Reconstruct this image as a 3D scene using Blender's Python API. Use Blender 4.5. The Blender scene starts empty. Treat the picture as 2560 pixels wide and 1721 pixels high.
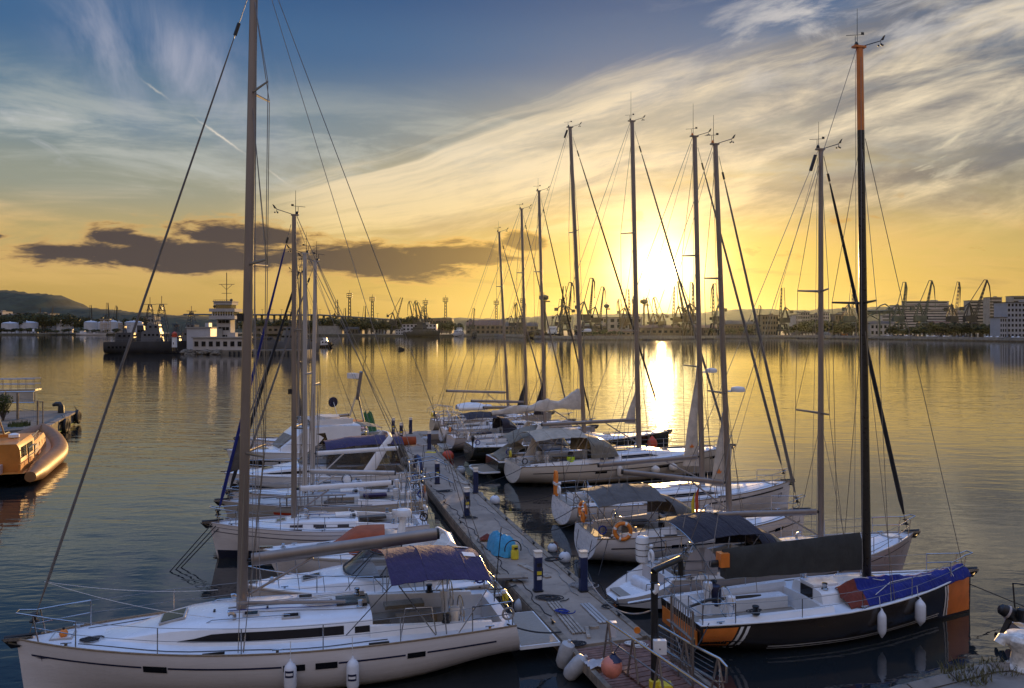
import bpy, math, random
from mathutils import Vector, Matrix
sc = bpy.context.scene
COL = sc.collection
R = math.radians
rnd = random.Random(7)

# ------------------------------------------------------------------ camera, sky, sun, exposure
F, H, CX, YH = 1991.0, 9.0, 1280.0, 822.0      # focal length in photo pixels, eye height, horizon row
cam_d = bpy.data.cameras.new('camera'); cam = bpy.data.objects.new('camera', cam_d); COL.objects.link(cam)
cam.location = (0, 0, H); cam.rotation_euler = (R(90), 0, 0)
cam_d.sensor_width = 36; cam_d.lens = 36 * F / 2560
cam_d.shift_y = -(860.5 - YH) / 2560
cam_d.clip_start = 0.2; cam_d.clip_end = 30000
sc.camera = cam
sc.view_settings.view_transform = 'Standard'; sc.view_settings.look = 'None'
sc.view_settings.exposure = 0; sc.view_settings.gamma = 1; sc.view_settings.use_curve_mapping = False
sc.cycles.use_denoising = True
sc.cycles.max_bounces = 8; sc.cycles.glossy_bounces = 4; sc.cycles.diffuse_bounces = 3
sc.cycles.sample_clamp_indirect = 4

SUN_AZ, SUN_EL = 10.6, 4.0                       # degrees, azimuth to the right of the view axis
sd = Vector((math.sin(R(SUN_AZ)) * math.cos(R(SUN_EL)), math.cos(R(SUN_AZ)) * math.cos(R(SUN_EL)), math.sin(R(SUN_EL))))
sun_d = bpy.data.lights.new('sun', 'SUN'); sun = bpy.data.objects.new('sun', sun_d); COL.objects.link(sun)
sun_d.energy = 5.0; sun_d.angle = R(0.53); sun_d.color = (1, 0.60, 0.22)
sun.rotation_euler = sd.to_track_quat('Z', 'Y').to_euler(); sun.location = (40, 200, 60)

def lin(c):
    def g(u):
        u /= 255.0
        return u / 12.92 if u <= 0.04045 else ((u + 0.055) / 1.055) ** 2.4
    return (g(c[0]), g(c[1]), g(c[2]), 1.0)

class Val:
    """A node socket (or a number) that can be added, multiplied ... in a node tree."""
    nt = None
    def __init__(s, k): s.k = k
    @staticmethod
    def op(name, *a):
        n = Val.nt.nodes.new('ShaderNodeMath'); n.operation = name
        for i, x in enumerate(a):
            x = x.k if isinstance(x, Val) else x
            if isinstance(x, (int, float)): n.inputs[i].default_value = x
            else: Val.nt.links.new(x, n.inputs[i])
        return Val(n.outputs[0])
    def __add__(s, o): return Val.op('ADD', s, o)
    __radd__ = __add__
    def __sub__(s, o): return Val.op('SUBTRACT', s, o)
    def __rsub__(s, o): return Val.op('SUBTRACT', o, s)
    def __mul__(s, o): return Val.op('MULTIPLY', s, o)
    __rmul__ = __mul__
    def __truediv__(s, o): return Val.op('DIVIDE', s, o)
    def __neg__(s): return Val.op('MULTIPLY', s, -1)
def vmax(a, b): return Val.op('MAXIMUM', a, b)
def vmin(a, b): return Val.op('MINIMUM', a, b)
def sstep(x, a, b, lo=0.0, hi=1.0):
    n = Val.nt.nodes.new('ShaderNodeMapRange'); n.interpolation_type = 'SMOOTHSTEP'; n.clamp = True
    Val.nt.links.new(x.k, n.inputs[0])
    if a > b: a, b, lo, hi = b, a, hi, lo
    for i, v in enumerate((a, b, lo, hi)): n.inputs[1 + i].default_value = v
    return Val(n.outputs[0])
def gauss(x, w): return Val.op('EXPONENT', -(x * x) * (1.0 / (w * w)))
def vec(x, y, z=0.0):
    n = Val.nt.nodes.new('ShaderNodeCombineXYZ')
    for i, q in enumerate((x, y, z)):
        q = q.k if isinstance(q, Val) else q
        if isinstance(q, (int, float)): n.inputs[i].default_value = q
        else: Val.nt.links.new(q, n.inputs[i])
    return n.outputs[0]
def noise(v, scale=1.0, detail=4.0, rough=0.55, dist=0.0):
    n = Val.nt.nodes.new('ShaderNodeTexNoise'); Val.nt.links.new(v, n.inputs['Vector'])
    n.inputs['Scale'].default_value = scale; n.inputs['Detail'].default_value = detail
    n.inputs['Roughness'].default_value = rough; n.inputs['Distortion'].default_value = dist
    return Val(n.outputs[0])
def mixc(f, a, b):
    n = Val.nt.nodes.new('ShaderNodeMix'); n.data_type = 'RGBA'
    for sock, x in ((n.inputs[0], f), (n.inputs[6], a), (n.inputs[7], b)):
        x = x.k if isinstance(x, Val) else x
        if isinstance(x, (int, float)): sock.default_value = x
        elif isinstance(x, tuple): sock.default_value = x
        else: Val.nt.links.new(x, sock)
    return n.outputs[2]
def addc(a, b, f=1.0):
    n = Val.nt.nodes.new('ShaderNodeMix'); n.data_type = 'RGBA'; n.blend_type = 'ADD'; n.clamp_result = False
    for sock, x in ((n.inputs[0], f), (n.inputs[6], a), (n.inputs[7], b)):
        x = x.k if isinstance(x, Val) else x
        if isinstance(x, (int, float)): sock.default_value = x
        elif isinstance(x, tuple): sock.default_value = x
        else: Val.nt.links.new(x, sock)
    return n.outputs[2]
def ramp(x, stops, interp='EASE'):
    n = Val.nt.nodes.new('ShaderNodeValToRGB'); Val.nt.links.new(x.k, n.inputs[0])
    n.color_ramp.interpolation = interp
    e = n.color_ramp.elements
    while len(e) < len(stops): e.new(0.5)
    for i, (p, c) in enumerate(stops):
        e[i].position = p; e[i].color = lin(c)
    return n.outputs[0]

def build_world():
    w = bpy.data.worlds.new('World'); sc.world = w; w.use_nodes = True
    nt = w.node_tree; nt.nodes.clear(); Val.nt = nt
    tc = nt.nodes.new('ShaderNodeTexCoord')
    sep = nt.nodes.new('ShaderNodeSeparateXYZ'); nt.links.new(tc.outputs['Generated'], sep.inputs[0])
    x, y, z = (Val(sep.outputs[i]) for i in range(3))
    yy = vmax(y, 0.06)
    u = x / yy; v = z / yy
    front = sstep(y, 0.10, 0.35)
    el = Val.op('ARCSINE', vmin(vmax(z, -1.0), 1.0)) * (2 / math.pi)     # 0..1 = horizon..zenith
    cosd = x * sd.x + y * sd.y + z * sd.z
    ang = Val.op('ARCCOSINE', vmin(vmax(cosd, -1.0), 1.0)) * (180 / math.pi)
    # clear sky, west: gold at the horizon to deep blue
    west = ramp(el, [(0.0, (188, 148, 80)), (0.028, (202, 166, 94)), (0.065, (190, 168, 112)), (0.105, (154, 158, 144)),
                     (0.15, (112, 138, 156)), (0.21, (66, 106, 150)), (0.27, (40, 82, 134)), (0.45, (104, 142, 208)), (1.0, (130, 166, 232))])
    east = ramp(el, [(0.0, (122, 108, 102)), (0.10, (162, 143, 138)), (0.25, (168, 156, 160)), (0.5, (162, 172, 204)), (1.0, (130, 166, 232))])
    sky = mixc(sstep(y, -0.45, 0.30), east, west)
    # physical sky as a tint under the graded one
    ns = nt.nodes.new('ShaderNodeTexSky'); ns.sky_type = 'NISHITA'; ns.sun_disc = False
    ns.sun_elevation = R(SUN_EL); ns.sun_rotation = R(SUN_AZ); ns.altitude = 20; ns.dust_density = 1.6; ns.ozone_density = 2.0
    nis = mixc(1.0, (0, 0, 0, 1), ns.outputs[0])
    m = nt.nodes.new('ShaderNodeMix'); m.data_type = 'RGBA'; m.blend_type = 'MULTIPLY'; m.inputs[0].default_value = 1
    nt.links.new(nis, m.inputs[6]); m.inputs[7].default_value = (0.06, 0.06, 0.06, 1)
    sky = mixc(0.15, sky, m.outputs[2])
    # golden veil round the sun
    sky = mixc(gauss(ang, 22.0) * sstep(el, 0.22, 0.05) * 0.75, sky, lin((236, 194, 84)))
    # --- soft hazy streaks, left and low
    st = noise(vec(u * 3.0, v * 15.0 + u * 1.2), 1.0, 7, 0.62, 0.4)
    f = sstep(st, 0.44, 0.66) * sstep(el, 0.20, 0.13) * sstep(el, 0.01, 0.05) * 0.75
    sky = mixc(f, sky, mixc(sstep(el, 0.06, 0.12), lin((226, 184, 112)), lin((190, 192, 184))))
    st2 = noise(vec(u * 5.0 + 3.1, v * 40.0), 1.0, 4, 0.6, 0.4)
    f = sstep(st2, 0.54, 0.74) * sstep(el, 0.075, 0.035) * 0.42
    sky = mixc(f, sky, lin((150, 116, 74)))
    # --- wisps high on the left
    wu = u + v * 0.42
    w1 = noise(vec(wu * 7.0, v * 3.2 - u * 2.0), 1.0, 7, 0.60, 0.9)
    blob = vmax(gauss((u + 0.405 + (v - 0.33) * 0.9) * 1.0, 0.075) * gauss(v - 0.325, 0.085),
                gauss(u + 0.52 + (v - 0.38) * 0.45, 0.055) * gauss(v - 0.36, 0.085) * 0.7)
    blob = vmax(blob, gauss(u + 0.325, 0.045) * gauss(v - 0.295, 0.03))
    f = blob * sstep(w1, 0.34, 0.66) * 0.80
    sky = mixc(f, sky, lin((176, 178, 194)))
    w2 = noise(vec(u * 9.0 + 1.0, v * 26.0 + u * 6), 1.0, 5, 0.6, 0.6)
    f = sstep(w2, 0.55, 0.76) * gauss(u + 0.50, 0.16) * gauss(v - 0.245, 0.035) * 0.9
    sky = mixc(f, sky, lin((204, 204, 206)))
    # contrail, broken in pieces along one line
    cl = v - 0.310 + (u + 0.462) * 0.712
    along = u * 1.0
    br = gauss(u + 0.448, 0.012) * 0.45 + gauss(u + 0.365, 0.022) + gauss(u + 0.295, 0.011) * 0.45
    wob = noise(vec(u * 90.0, v * 90.0), 1.0, 3, 0.6)
    f = gauss(cl + (wob - 0.5) * 0.005, 0.0015) * br * 0.8
    sky = mixc(f, sky, lin((236, 224, 206)))
    # --- fan of cirrus radiating from low on the left
    du = u + 0.65; dv = v - 0.065
    phi = Val.op('ARCTAN2', dv, du); rr = Val.op('SQRT', du * du + dv * dv)
    warp = noise(vec(u * 3.0, v * 5.0, 2.0), 1.0, 4, 0.6)
    warp2 = noise(vec(u * 2.0 + 5.0, v * 4.0, 7.0), 1.0, 3, 0.5)
    ph = phi + (warp - 0.5) * 0.06 + (warp2 - 0.5) * 0.05
    n1 = noise(vec(ph * 20.0, rr * 1.6), 1.0, 7, 0.58, 0.25)
    n2 = noise(vec(ph * 30.0 + 4.0, rr * 2.6), 1.0, 8, 0.62, 0.3)
    n3 = noise(vec(u * 4.2, v * 17.0 - u * 4.6, 4.0), 1.0, 8, 0.60, 0.35)
    edge = sstep(ph + (n2 - 0.5) * 0.16, 0.330, 0.262)
    dens = edge * sstep(phi, 0.02, 0.10) * sstep(rr, 0.28, 0.46)
    right = sstep(u, 0.15, 0.5)
    body = sstep(n1 * 0.55 + n2 * 0.25 + n3 * 0.20, 0.36, 0.56)
    f = dens * (0.30 + 0.70 * body) * 0.96 * front
    warm = sstep(v, 0.24, 0.06)
    bright = mixc(warm, lin((232, 216, 188)), lin((250, 214, 134)))
    shade = mixc(warm, mixc(right, lin((150, 154, 160)), lin((112, 114, 122))), mixc(right, lin((200, 160, 90)), lin((156, 134, 82))))
    tone = sstep(n2 * 0.32 + n3 * 0.68 - right * 0.05 + sstep(u, 0.12, -0.2) * 0.10, 0.37, 0.58)
    sky = mixc(f, sky, mixc(tone, shade, bright))
    # wispy upper fringe, right
    n4 = noise(vec((u - v * 0.5) * 6.0, v * 17.0 - u * 3.0), 1.0, 7, 0.62, 0.5)
    f = sstep(n4, 0.46, 0.66) * sstep(ph, 0.43, 0.31) * sstep(phi, 0.20, 0.28) * sstep(u, 0.05, 0.4) * 0.85 * front
    sky = mixc(f, sky, lin((206, 202, 200)))
    # bright tufts on the right
    n5 = noise(vec(u * 10.0, v * 34.0 - u * 12.0), 1.0, 6, 0.6, 0.5)
    f = sstep(n5, 0.56, 0.72) * gauss(v - 0.22 - (u - 0.5) * 0.25, 0.05) * sstep(u, 0.3, 0.5) * 0.8
    sky = mixc(f, sky, lin((226, 214, 186)))
    # --- dark bank of cumulus, left
    k1 = noise(vec(u * 11.0, v * 44.0), 1.0, 10, 0.64, 0.3)
    k2 = noise(vec(u * 5.0, v * 9.0, 5.0), 1.0, 3, 0.5)
    def ell(cu, cv, a, b, tilt=0.0):
        p = (u - cu) * (1 / a); q = (v - cv - (u - cu) * tilt) * (1 / b)
        return 1.0 - Val.op('SQRT', p * p + q * q)
    s = ell(-0.385, 0.090, 0.275, 0.026, -0.02)
    s = vmax(s, ell(-0.335, 0.118, 0.115, 0.022, -0.08))
    s = vmax(s, ell(-0.19, 0.086, 0.185, 0.030, -0.05))
    s = vmax(s, ell(-0.485, 0.113, 0.070, 0.016, -0.18))
    s = vmax(s, ell(-0.08, 0.092, 0.120, 0.022, 0.02))
    s = vmax(s, ell(0.015, 0.110, 0.040, 0.018, -0.2))
    s = vmax(s, ell(-0.66, 0.115, 0.030, 0.006))
    d = s * 0.92 + (k1 - 0.5) * 1.9 + (k2 - 0.5) * 0.5
    cm = sstep(d, -0.06, 0.26) * front
    core = sstep(d, 0.08, 0.42)
    rim = mixc(sstep(u, -0.45, 0.0), lin((206, 166, 104)), lin((232, 182, 96)))
    dark = mixc(sstep(u, -0.35, 0.02), lin((82, 72, 70)), lin((128, 102, 66)))
    sky = mixc(cm, sky, mixc(core, rim, dark))
    # small golden puffs, right and low
    k3 = noise(vec(u * 18.0 + 9, v * 46.0), 1.0, 5, 0.6, 0.3)
    f = sstep(k3, 0.62, 0.72) * sstep(v, 0.20, 0.12) * sstep(v, 0.075, 0.10) * sstep(u, 0.0, 0.1) * 0.55
    sky = mixc(f, sky, lin((196, 140, 66)))
    # --- the sun's blaze in the air
    lat = u - math.tan(R(SUN_AZ)); ver = v - math.tan(R(SUN_EL + 0.3))
    brk = noise(vec(u * 9.0, v * 30.0, 8.0), 1.0, 3, 0.5)
    e2 = (lat * lat) * (1 / 0.056 ** 2) + (ver * ver) * (1 / 0.050 ** 2)
    glow = Val.op('EXPONENT', -e2 * (0.75 + brk * 0.5)) * front
    sky = addc(sky, (2.6, 2.15, 1.2, 1), glow)
    wide = Val.op('EXPONENT', -ang * (1 / 7.0)) * front * sstep(ang, 34.0, 10.0)
    sky = addc(sky, (0.74, 0.43, 0.085, 1), wide)
    disc = sstep(ang, 1.4, 0.5)
    sky = addc(sky, (22, 17, 9, 1), disc)
    # the dome overhead, out of the picture, is the main light on the decks
    lift = nt.nodes.new('ShaderNodeMix'); lift.data_type = 'RGBA'; lift.blend_type = 'MULTIPLY'; lift.inputs[0].default_value = 1.0
    nt.links.new(sky, lift.inputs[6]); g_ = 1.0 + sstep(el, 0.27, 0.5) * 0.75; nt.links.new(vec(g_, g_, g_), lift.inputs[7]); sky = lift.outputs[2]
    # below the horizon: dim ground light
    sky = mixc(sstep(z, -0.005, -0.03), sky, (0.03, 0.03, 0.03, 1))
    bg = nt.nodes.new('ShaderNodeBackground'); nt.links.new(sky, bg.inputs[0]); bg.inputs[1].default_value = 1.0
    out = nt.nodes.new('ShaderNodeOutputWorld'); nt.links.new(bg.outputs[0], out.inputs[0])
    w.cycles.sampling_method = 'MANUAL'; w.cycles.sample_map_resolution = 1024
build_world()

# ------------------------------------------------------------------ where a photo pixel lies in the place
def gp(px, py, z=0.0):
    Y = F * (H - z) / (py - YH)
    return Vector(((px - CX) / F * Y, Y, z))
def dp(px, py, Y):
    return Vector(((px - CX) / F * Y, Y, H - (py - YH) / F * Y))

# ------------------------------------------------------------------ materials
def new_mat(name):
    m = bpy.data.materials.new(name); m.use_nodes = True
    Val.nt = m.node_tree
    return m, m.node_tree.nodes['Principled BSDF'], m.node_tree
def pos(nt, kind='Object'):
    return nt.nodes.new('ShaderNodeTexCoord').outputs[kind]
def mat(name, c, rough=0.5, metal=0.0, var=0.12, scale=3.0, bump=0.0, bscale=20.0, spec=None, coat=0.0, rvar=0.1, stretch=(1, 1, 1), sheen=0.0, grime=0.0):
    m, b, nt = new_mat(name)
    mp = nt.nodes.new('ShaderNodeMapping'); nt.links.new(pos(nt), mp.inputs[0]); mp.inputs['Scale'].default_value = stretch
    p = mp.outputs[0]
    n = noise(p, scale, 6, 0.6)
    lo = tuple(max(0, k * (1 - var)) for k in c) + (1,); hi = tuple(min(1, k * (1 + var)) for k in c) + (1,)
    base = mixc(sstep(n, 0.3, 0.7), lo, hi)
    if grime:                                   # scum line and drips above the water
        sp = nt.nodes.new('ShaderNodeSeparateXYZ'); nt.links.new(pos(nt), sp.inputs[0]); X_, Y_, Z_ = (Val(sp.outputs[i]) for i in range(3))
        g1 = noise(vec(X_ * 1.4, Y_ * 0.4, Z_ * 0.8), 1.0, 6, 0.7); g2 = noise(vec(X_ * 9.0, Y_ * 2.0, Z_ * 0.5), 1.0, 4, 0.6)
        base = mixc(sstep(Z_ + (g1 - 0.5) * 0.30, 0.24, 0.02) * grime, base, (0.16, 0.13, 0.08, 1))
        base = mixc(sstep(g2, 0.60, 0.78) * 0.12 * grime, base, (0.30, 0.26, 0.20, 1))
    nt.links.new(base, b.inputs['Base Color'])
    n2 = noise(p, scale * 3.1, 4, 0.6)
    nt.links.new((n2 * (2 * rvar) + (rough - rvar)).k, b.inputs['Roughness'])
    b.inputs['Metallic'].default_value = metal
    if spec is not None: b.inputs['Specular IOR Level'].default_value = spec
    if coat: b.inputs['Coat Weight'].default_value = coat; b.inputs['Coat Roughness'].default_value = 0.08
    if sheen: b.inputs['Sheen Weight'].default_value = sheen
    if bump:
        bn = nt.nodes.new('ShaderNodeBump'); bn.inputs['Strength'].default_value = bump; bn.inputs['Distance'].default_value = 0.02
        nt.links.new(noise(p, bscale, 6, 0.65).k, bn.inputs['Height']); nt.links.new(bn.outputs[0], b.inputs['Normal'])
    return m
def glass(name, tint=(0.02, 0.025, 0.03), rough=0.05, alpha=1.0, spec=0.6):
    m, b, nt = new_mat(name)
    n = noise(pos(nt), 1.5, 3)
    nt.links.new(mixc(n, tuple(k * 0.7 for k in tint) + (1,), tuple(k * 1.3 for k in tint) + (1,)), b.inputs['Base Color'])
    b.inputs['Roughness'].default_value = rough; b.inputs['IOR'].default_value = 1.5
    b.inputs['Specular IOR Level'].default_value = spec; b.inputs['Alpha'].default_value = alpha
    return m
M = {}
M['gelcoat'] = mat('gelcoat', (0.78, 0.78, 0.78), 0.26, var=0.05, scale=1.3, coat=0.35, rvar=0.06)
M['hull_white'] = mat('hull_white', (0.72, 0.68, 0.66), 0.28, var=0.07, scale=0.8, coat=0.4, stretch=(0.4, 1, 3), grime=0.8)
M['hull_cream'] = mat('hull_cream', (0.62, 0.56, 0.48), 0.3, var=0.08, scale=0.8, coat=0.3, stretch=(0.4, 1, 3), grime=0.8)
M['hull_grey'] = mat('hull_grey', (0.46, 0.41, 0.39), 0.3, var=0.08, scale=0.9, coat=0.3)
M['hull_beige'] = mat('hull_beige', (0.42, 0.38, 0.32), 0.36, var=0.12, scale=1.2, coat=0.2, grime=1.0)
M['hull_black'] = mat('hull_black', (0.028, 0.021, 0.016), 0.22, var=0.2, scale=1.0, coat=0.5)
M['hull_green'] = mat('hull_green', (0.022, 0.024, 0.018), 0.24, var=0.2, scale=1.0, coat=0.5)
M['hull_navy'] = mat('hull_navy', (0.010, 0.012, 0.028), 0.22, var=0.2, coat=0.5)
M['hull_orange'] = mat('hull_orange', (0.72, 0.20, 0.03), 0.32, var=0.12, scale=2.0, coat=0.3)
M['antifoul'] = mat('antifoul', (0.02, 0.02, 0.03), 0.6, var=0.3)
M['deck'] = mat('deck_white', (0.74, 0.75, 0.76), 0.45, var=0.05, scale=2.0, bump=0.15, bscale=160)
M['deck_grey'] = mat('deck_grey', (0.50, 0.50, 0.48), 0.55, var=0.08, scale=2.0, bump=0.15, bscale=160)
M['teak'] = mat('teak', (0.24, 0.17, 0.10), 0.6, var=0.3, scale=6.0, stretch=(1, 14, 1), bump=0.1)
M['teak_grey'] = mat('teak_grey', (0.30, 0.26, 0.21), 0.6, var=0.22, scale=6.0, stretch=(1, 14, 1), bump=0.1)
M['alu'] = mat('aluminium', (0.27, 0.235, 0.21), 0.36, 0.6, var=0.10, scale=2.0, stretch=(1, 1, 0.2))
M['alu_dull'] = mat('dull_aluminium', (0.50, 0.47, 0.44), 0.45, 0.35, var=0.12, scale=2.0, stretch=(1, 1, 0.2))
M['mast_black'] = mat('black_carbon', (0.018, 0.017, 0.016), 0.3, var=0.2)
M['steel'] = mat('stainless_steel', (0.46, 0.45, 0.44), 0.22, 1.0, var=0.06)
M['wire'] = mat('wire', (0.22, 0.21, 0.20), 0.4, 0.8, var=0.1)
M['rope'] = mat('rope', (0.28, 0.26, 0.24), 0.9, var=0.3, scale=40)
M['rope_dark'] = mat('dark_rope', (0.03, 0.03, 0.032), 0.9, var=0.3, scale=40)
M['rope_white'] = mat('white_rope', (0.62, 0.60, 0.56), 0.9, var=0.2, scale=40)
M['rope_blue'] = mat('blue_rope', (0.02, 0.04, 0.22), 0.9, var=0.2, scale=40)
M['black'] = mat('black_plastic', (0.015, 0.015, 0.016), 0.45, var=0.2)
M['rubber'] = mat('rubber', (0.02, 0.02, 0.02), 0.8, var=0.3, bump=0.2)
M['window'] = glass('dark_window', (0.008, 0.009, 0.012), 0.08, 1.0, 0.22)
M['win_clear'] = glass('clear_vinyl', (0.30, 0.24, 0.15), 0.12, 0.55)
M['win_smoke'] = glass('smoked_glass', (0.05, 0.045, 0.035), 0.06, 0.7)
def cloth(name, c, wr=0.8, trans=0.0, wscale=5.0):
    m, b, nt = new_mat(name)
    p = pos(nt)
    n = noise(p, 2.5, 5, 0.6)
    nt.links.new(mixc(sstep(n, 0.3, 0.7), tuple(k * 0.82 for k in c) + (1,), tuple(k * 1.15 for k in c) + (1,)), b.inputs['Base Color'])
    b.inputs['Roughness'].default_value = 0.82; b.inputs['Specular IOR Level'].default_value = 0.25
    b.inputs['Sheen Weight'].default_value = 0.12
    mp = nt.nodes.new('ShaderNodeMapping'); nt.links.new(p, mp.inputs[0]); mp.inputs['Scale'].default_value = (1.6, 0.5, 1.0)
    h = noise(mp.outputs[0], wscale, 4, 0.5, 0.6) + noise(p, 320, 2, 0.5) * 0.04
    bn = nt.nodes.new('ShaderNodeBump'); bn.inputs['Strength'].default_value = wr; bn.inputs['Distance'].default_value = 0.06
    nt.links.new(h.k, bn.inputs['Height']); nt.links.new(bn.outputs[0], b.inputs['Normal'])
    if trans: b.inputs['Transmission Weight'].default_value = 0.0; b.inputs['Subsurface Weight'].default_value = trans
    return m
M['cloth_navy'] = cloth('navy_canvas', (0.040, 0.027, 0.080))
M['cloth_black'] = cloth('black_canvas', (0.026, 0.022, 0.030))
M['cloth_grey'] = cloth('grey_canvas', (0.105, 0.092, 0.080))
M['cloth_beige'] = cloth('beige_canvas', (0.42, 0.35, 0.26), 0.5)
M['cloth_tan'] = cloth('tan_canvas', (0.20, 0.175, 0.13))
M['cloth_white'] = cloth('white_canvas', (0.58, 0.52, 0.44), 0.25)
M['cloth_dark'] = cloth('dark_grey_green_canvas', (0.040, 0.040, 0.036), 0.3)
M['cloth_blue'] = cloth('bright_blue_canvas', (0.010, 0.018, 0.17), 0.9)
M['cloth_red'] = cloth('dull_red_canvas', (0.17, 0.035, 0.02))
M['cloth_rust'] = cloth('rust_red_canvas', (0.34, 0.075, 0.025), 0.2)
M['tarp'] = cloth('turquoise_tarpaulin', (0.06, 0.30, 0.46), 0.9, wscale=7)
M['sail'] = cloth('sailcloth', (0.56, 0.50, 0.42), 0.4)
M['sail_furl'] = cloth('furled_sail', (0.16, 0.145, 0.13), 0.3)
M['furl_black'] = cloth('furled_black', (0.02, 0.02, 0.022), 0.3)
M['furl_blue'] = cloth('furled_blue', (0.012, 0.02, 0.15), 0.3)
M['red'] = mat('red_paint', (0.50, 0.06, 0.02), 0.5, var=0.15)
M['orange'] = mat('orange_paint', (0.80, 0.24, 0.03), 0.45, var=0.15)
M['yellow'] = mat('yellow_paint', (0.72, 0.56, 0.03), 0.45, var=0.12)
M['lime'] = mat('lime_plastic', (0.55, 0.75, 0.02), 0.45, var=0.1)
M['white'] = mat('white_paint', (0.78, 0.77, 0.75), 0.4, var=0.06)
M['fender'] = mat('white_fender_vinyl', (0.68, 0.69, 0.72), 0.35, var=0.10, scale=4)
M['fender_grey'] = mat('grey_fender_vinyl', (0.40, 0.40, 0.40), 0.45, var=0.15, scale=5)
M['buoy_pink'] = mat('faded_red_buoy', (0.62, 0.20, 0.13), 0.45, var=0.15, scale=5)
M['navy_paint'] = mat('navy_paint', (0.012, 0.014, 0.05), 0.35, var=0.15)
M['pedestal_blue'] = mat('blue_steel', (0.016, 0.026, 0.085), 0.4, var=0.2)
M['green_net'] = cloth('green_net', (0.03, 0.12, 0.025), 1.0, wscale=20)
M['logo'] = mat('logo_ink', (0.02, 0.02, 0.05), 0.4)
# ------------------------------------------------------------------ mesh helper
class MB:
    def __init__(s): s.v = []; s.f = []
    def add(s, vs, fs):
        o = len(s.v); s.v += [tuple(q) for q in vs]; s.f += [tuple(i + o for i in q) for q in fs]; return s
    def poly(s, pts): return s.add(pts, [tuple(range(len(pts)))])
    def box(s, c, size, rz=0.0, ry=0.0, rx=0.0):
        mt = Matrix.Rotation(rz, 3, 'Z') @ Matrix.Rotation(ry, 3, 'Y') @ Matrix.Rotation(rx, 3, 'X')
        vs = [Vector(c) + mt @ Vector((sx * size[0] / 2, sy * size[1] / 2, sz * size[2] / 2)) for sx in (-1, 1) for sy in (-1, 1) for sz in (-1, 1)]
        return s.add(vs, [(0, 1, 3, 2), (4, 6, 7, 5), (0, 4, 5, 1), (2, 3, 7, 6), (0, 2, 6, 4), (1, 5, 7, 3)])
    def grid(s, rows, close=False, flip=False):
        n = len(rows[0]); vs = [p for r in rows for p in r]; fs = []
        for i in range(len(rows) - 1):
            for j in range(n if close else n - 1):
                a, b = i * n + j, i * n + (j + 1) % n
                q = (a, b, b + n, a + n)
                fs.append(q[::-1] if flip else q)
        return s.add(vs, fs)
    def tube(s, pts, r, n=6, caps=True, closed=False, ry=None):
        pts = [Vector(p) for p in pts]; m = len(pts)
        rows = []; up = None
        for i, p in enumerate(pts):
            if closed: d = pts[(i + 1) % m] - pts[i - 1]
            else: d = pts[min(i + 1, m - 1)] - pts[max(i - 1, 0)]
            d = d.normalized() if d.length > 1e-9 else Vector((0, 0, 1))
            if up is None:
                up = Vector((0, 0, 1)) if abs(d.z) < 0.9 else Vector((1, 0, 0))
            a = up - d * up.dot(d)
            if a.length < 1e-6: a = d.orthogonal()
            a.normalize(); b = d.cross(a); up = a
            rr = r[i] if isinstance(r, (list, tuple)) else r
            rb = rr if ry is None else (ry[i] if isinstance(ry, (list, tuple)) else ry)
            rows.append([p + a * (rr * math.cos(2 * math.pi * k / n)) + b * (rb * math.sin(2 * math.pi * k / n)) for k in range(n)])
        if closed: rows.append(rows[0])
        s.grid(rows, True)
        if caps and not closed: s.poly(rows[0][::-1]); s.poly(rows[-1])
        return s
    def bar(s, p, q, r=0.02, n=6): return s.tube([p, q], r, n)
    def beam(s, p, q, w, h=None):
        return s.tube([p, q], w * 0.707, 4, ry=(h or w) * 0.707)
    def lathe(s, prof, c=(0, 0, 0), n=12, axis='Z'):
        c = Vector(c); rows = []
        for (r, z) in prof:
            row = []
            for k in range(n):
                a = 2 * math.pi * k / n; x, y = r * math.cos(a), r * math.sin(a)
                row.append(c + (Vector((x, y, z)) if axis == 'Z' else Vector((z, x, y)) if axis == 'X' else Vector((y, z, x))))
            rows.append(row)
        s.grid(rows, True); s.poly(rows[0][::-1]); s.poly(rows[-1]); return s
    def ball(s, c, r, n=12, sz=1.0):
        m = max(6, n // 2 + 2)
        return s.lathe([(max(1e-3, r * math.sin(math.pi * i / m)), -r * sz * math.cos(math.pi * i / m)) for i in range(m + 1)], c, n)
    def torus(s, c, R0, r, axis='Z', n=20, k=6, a0=0.0, a1=2 * math.pi):
        full = abs(a1 - a0 - 2 * math.pi) < 1e-6
        pts = []
        for i in range(n if full else n + 1):
            a = a0 + (a1 - a0) * i / n; x, y = R0 * math.cos(a), R0 * math.sin(a)
            pts.append(Vector(c) + (Vector((x, y, 0)) if axis == 'Z' else Vector((0, x, y)) if axis == 'X' else Vector((x, 0, y))))
        return s.tube(pts, r, k, closed=full)
    def prism(s, poly, z0, z1):
        n = len(poly); vs = [(p[0], p[1], z0) for p in poly] + [(p[0], p[1], z1) for p in poly]
        return s.add(vs, [tuple(range(n))[::-1], tuple(range(n, 2 * n))] + [(i, (i + 1) % n, (i + 1) % n + n, i + n) for i in range(n)])
    def slab(s, rows, th):
        """a cloth or plate of real thickness from a grid of points"""
        s.grid(rows); low = [[Vector(p) - Vector((0, 0, th)) for p in r] for r in rows]
        s.grid(low, flip=True)
        n = len(rows[0]); m = len(rows)
        loop = [(0, j) for j in range(n)] + [(i, n - 1) for i in range(1, m)] + [(m - 1, j) for j in range(n - 2, -1, -1)] + [(i, 0) for i in range(m - 2, 0, -1)]
        a = [rows[i][j] for i, j in loop]; b = [low[i][j] for i, j in loop]
        s.grid([a + [a[0]], b + [b[0]]]); return s
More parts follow.
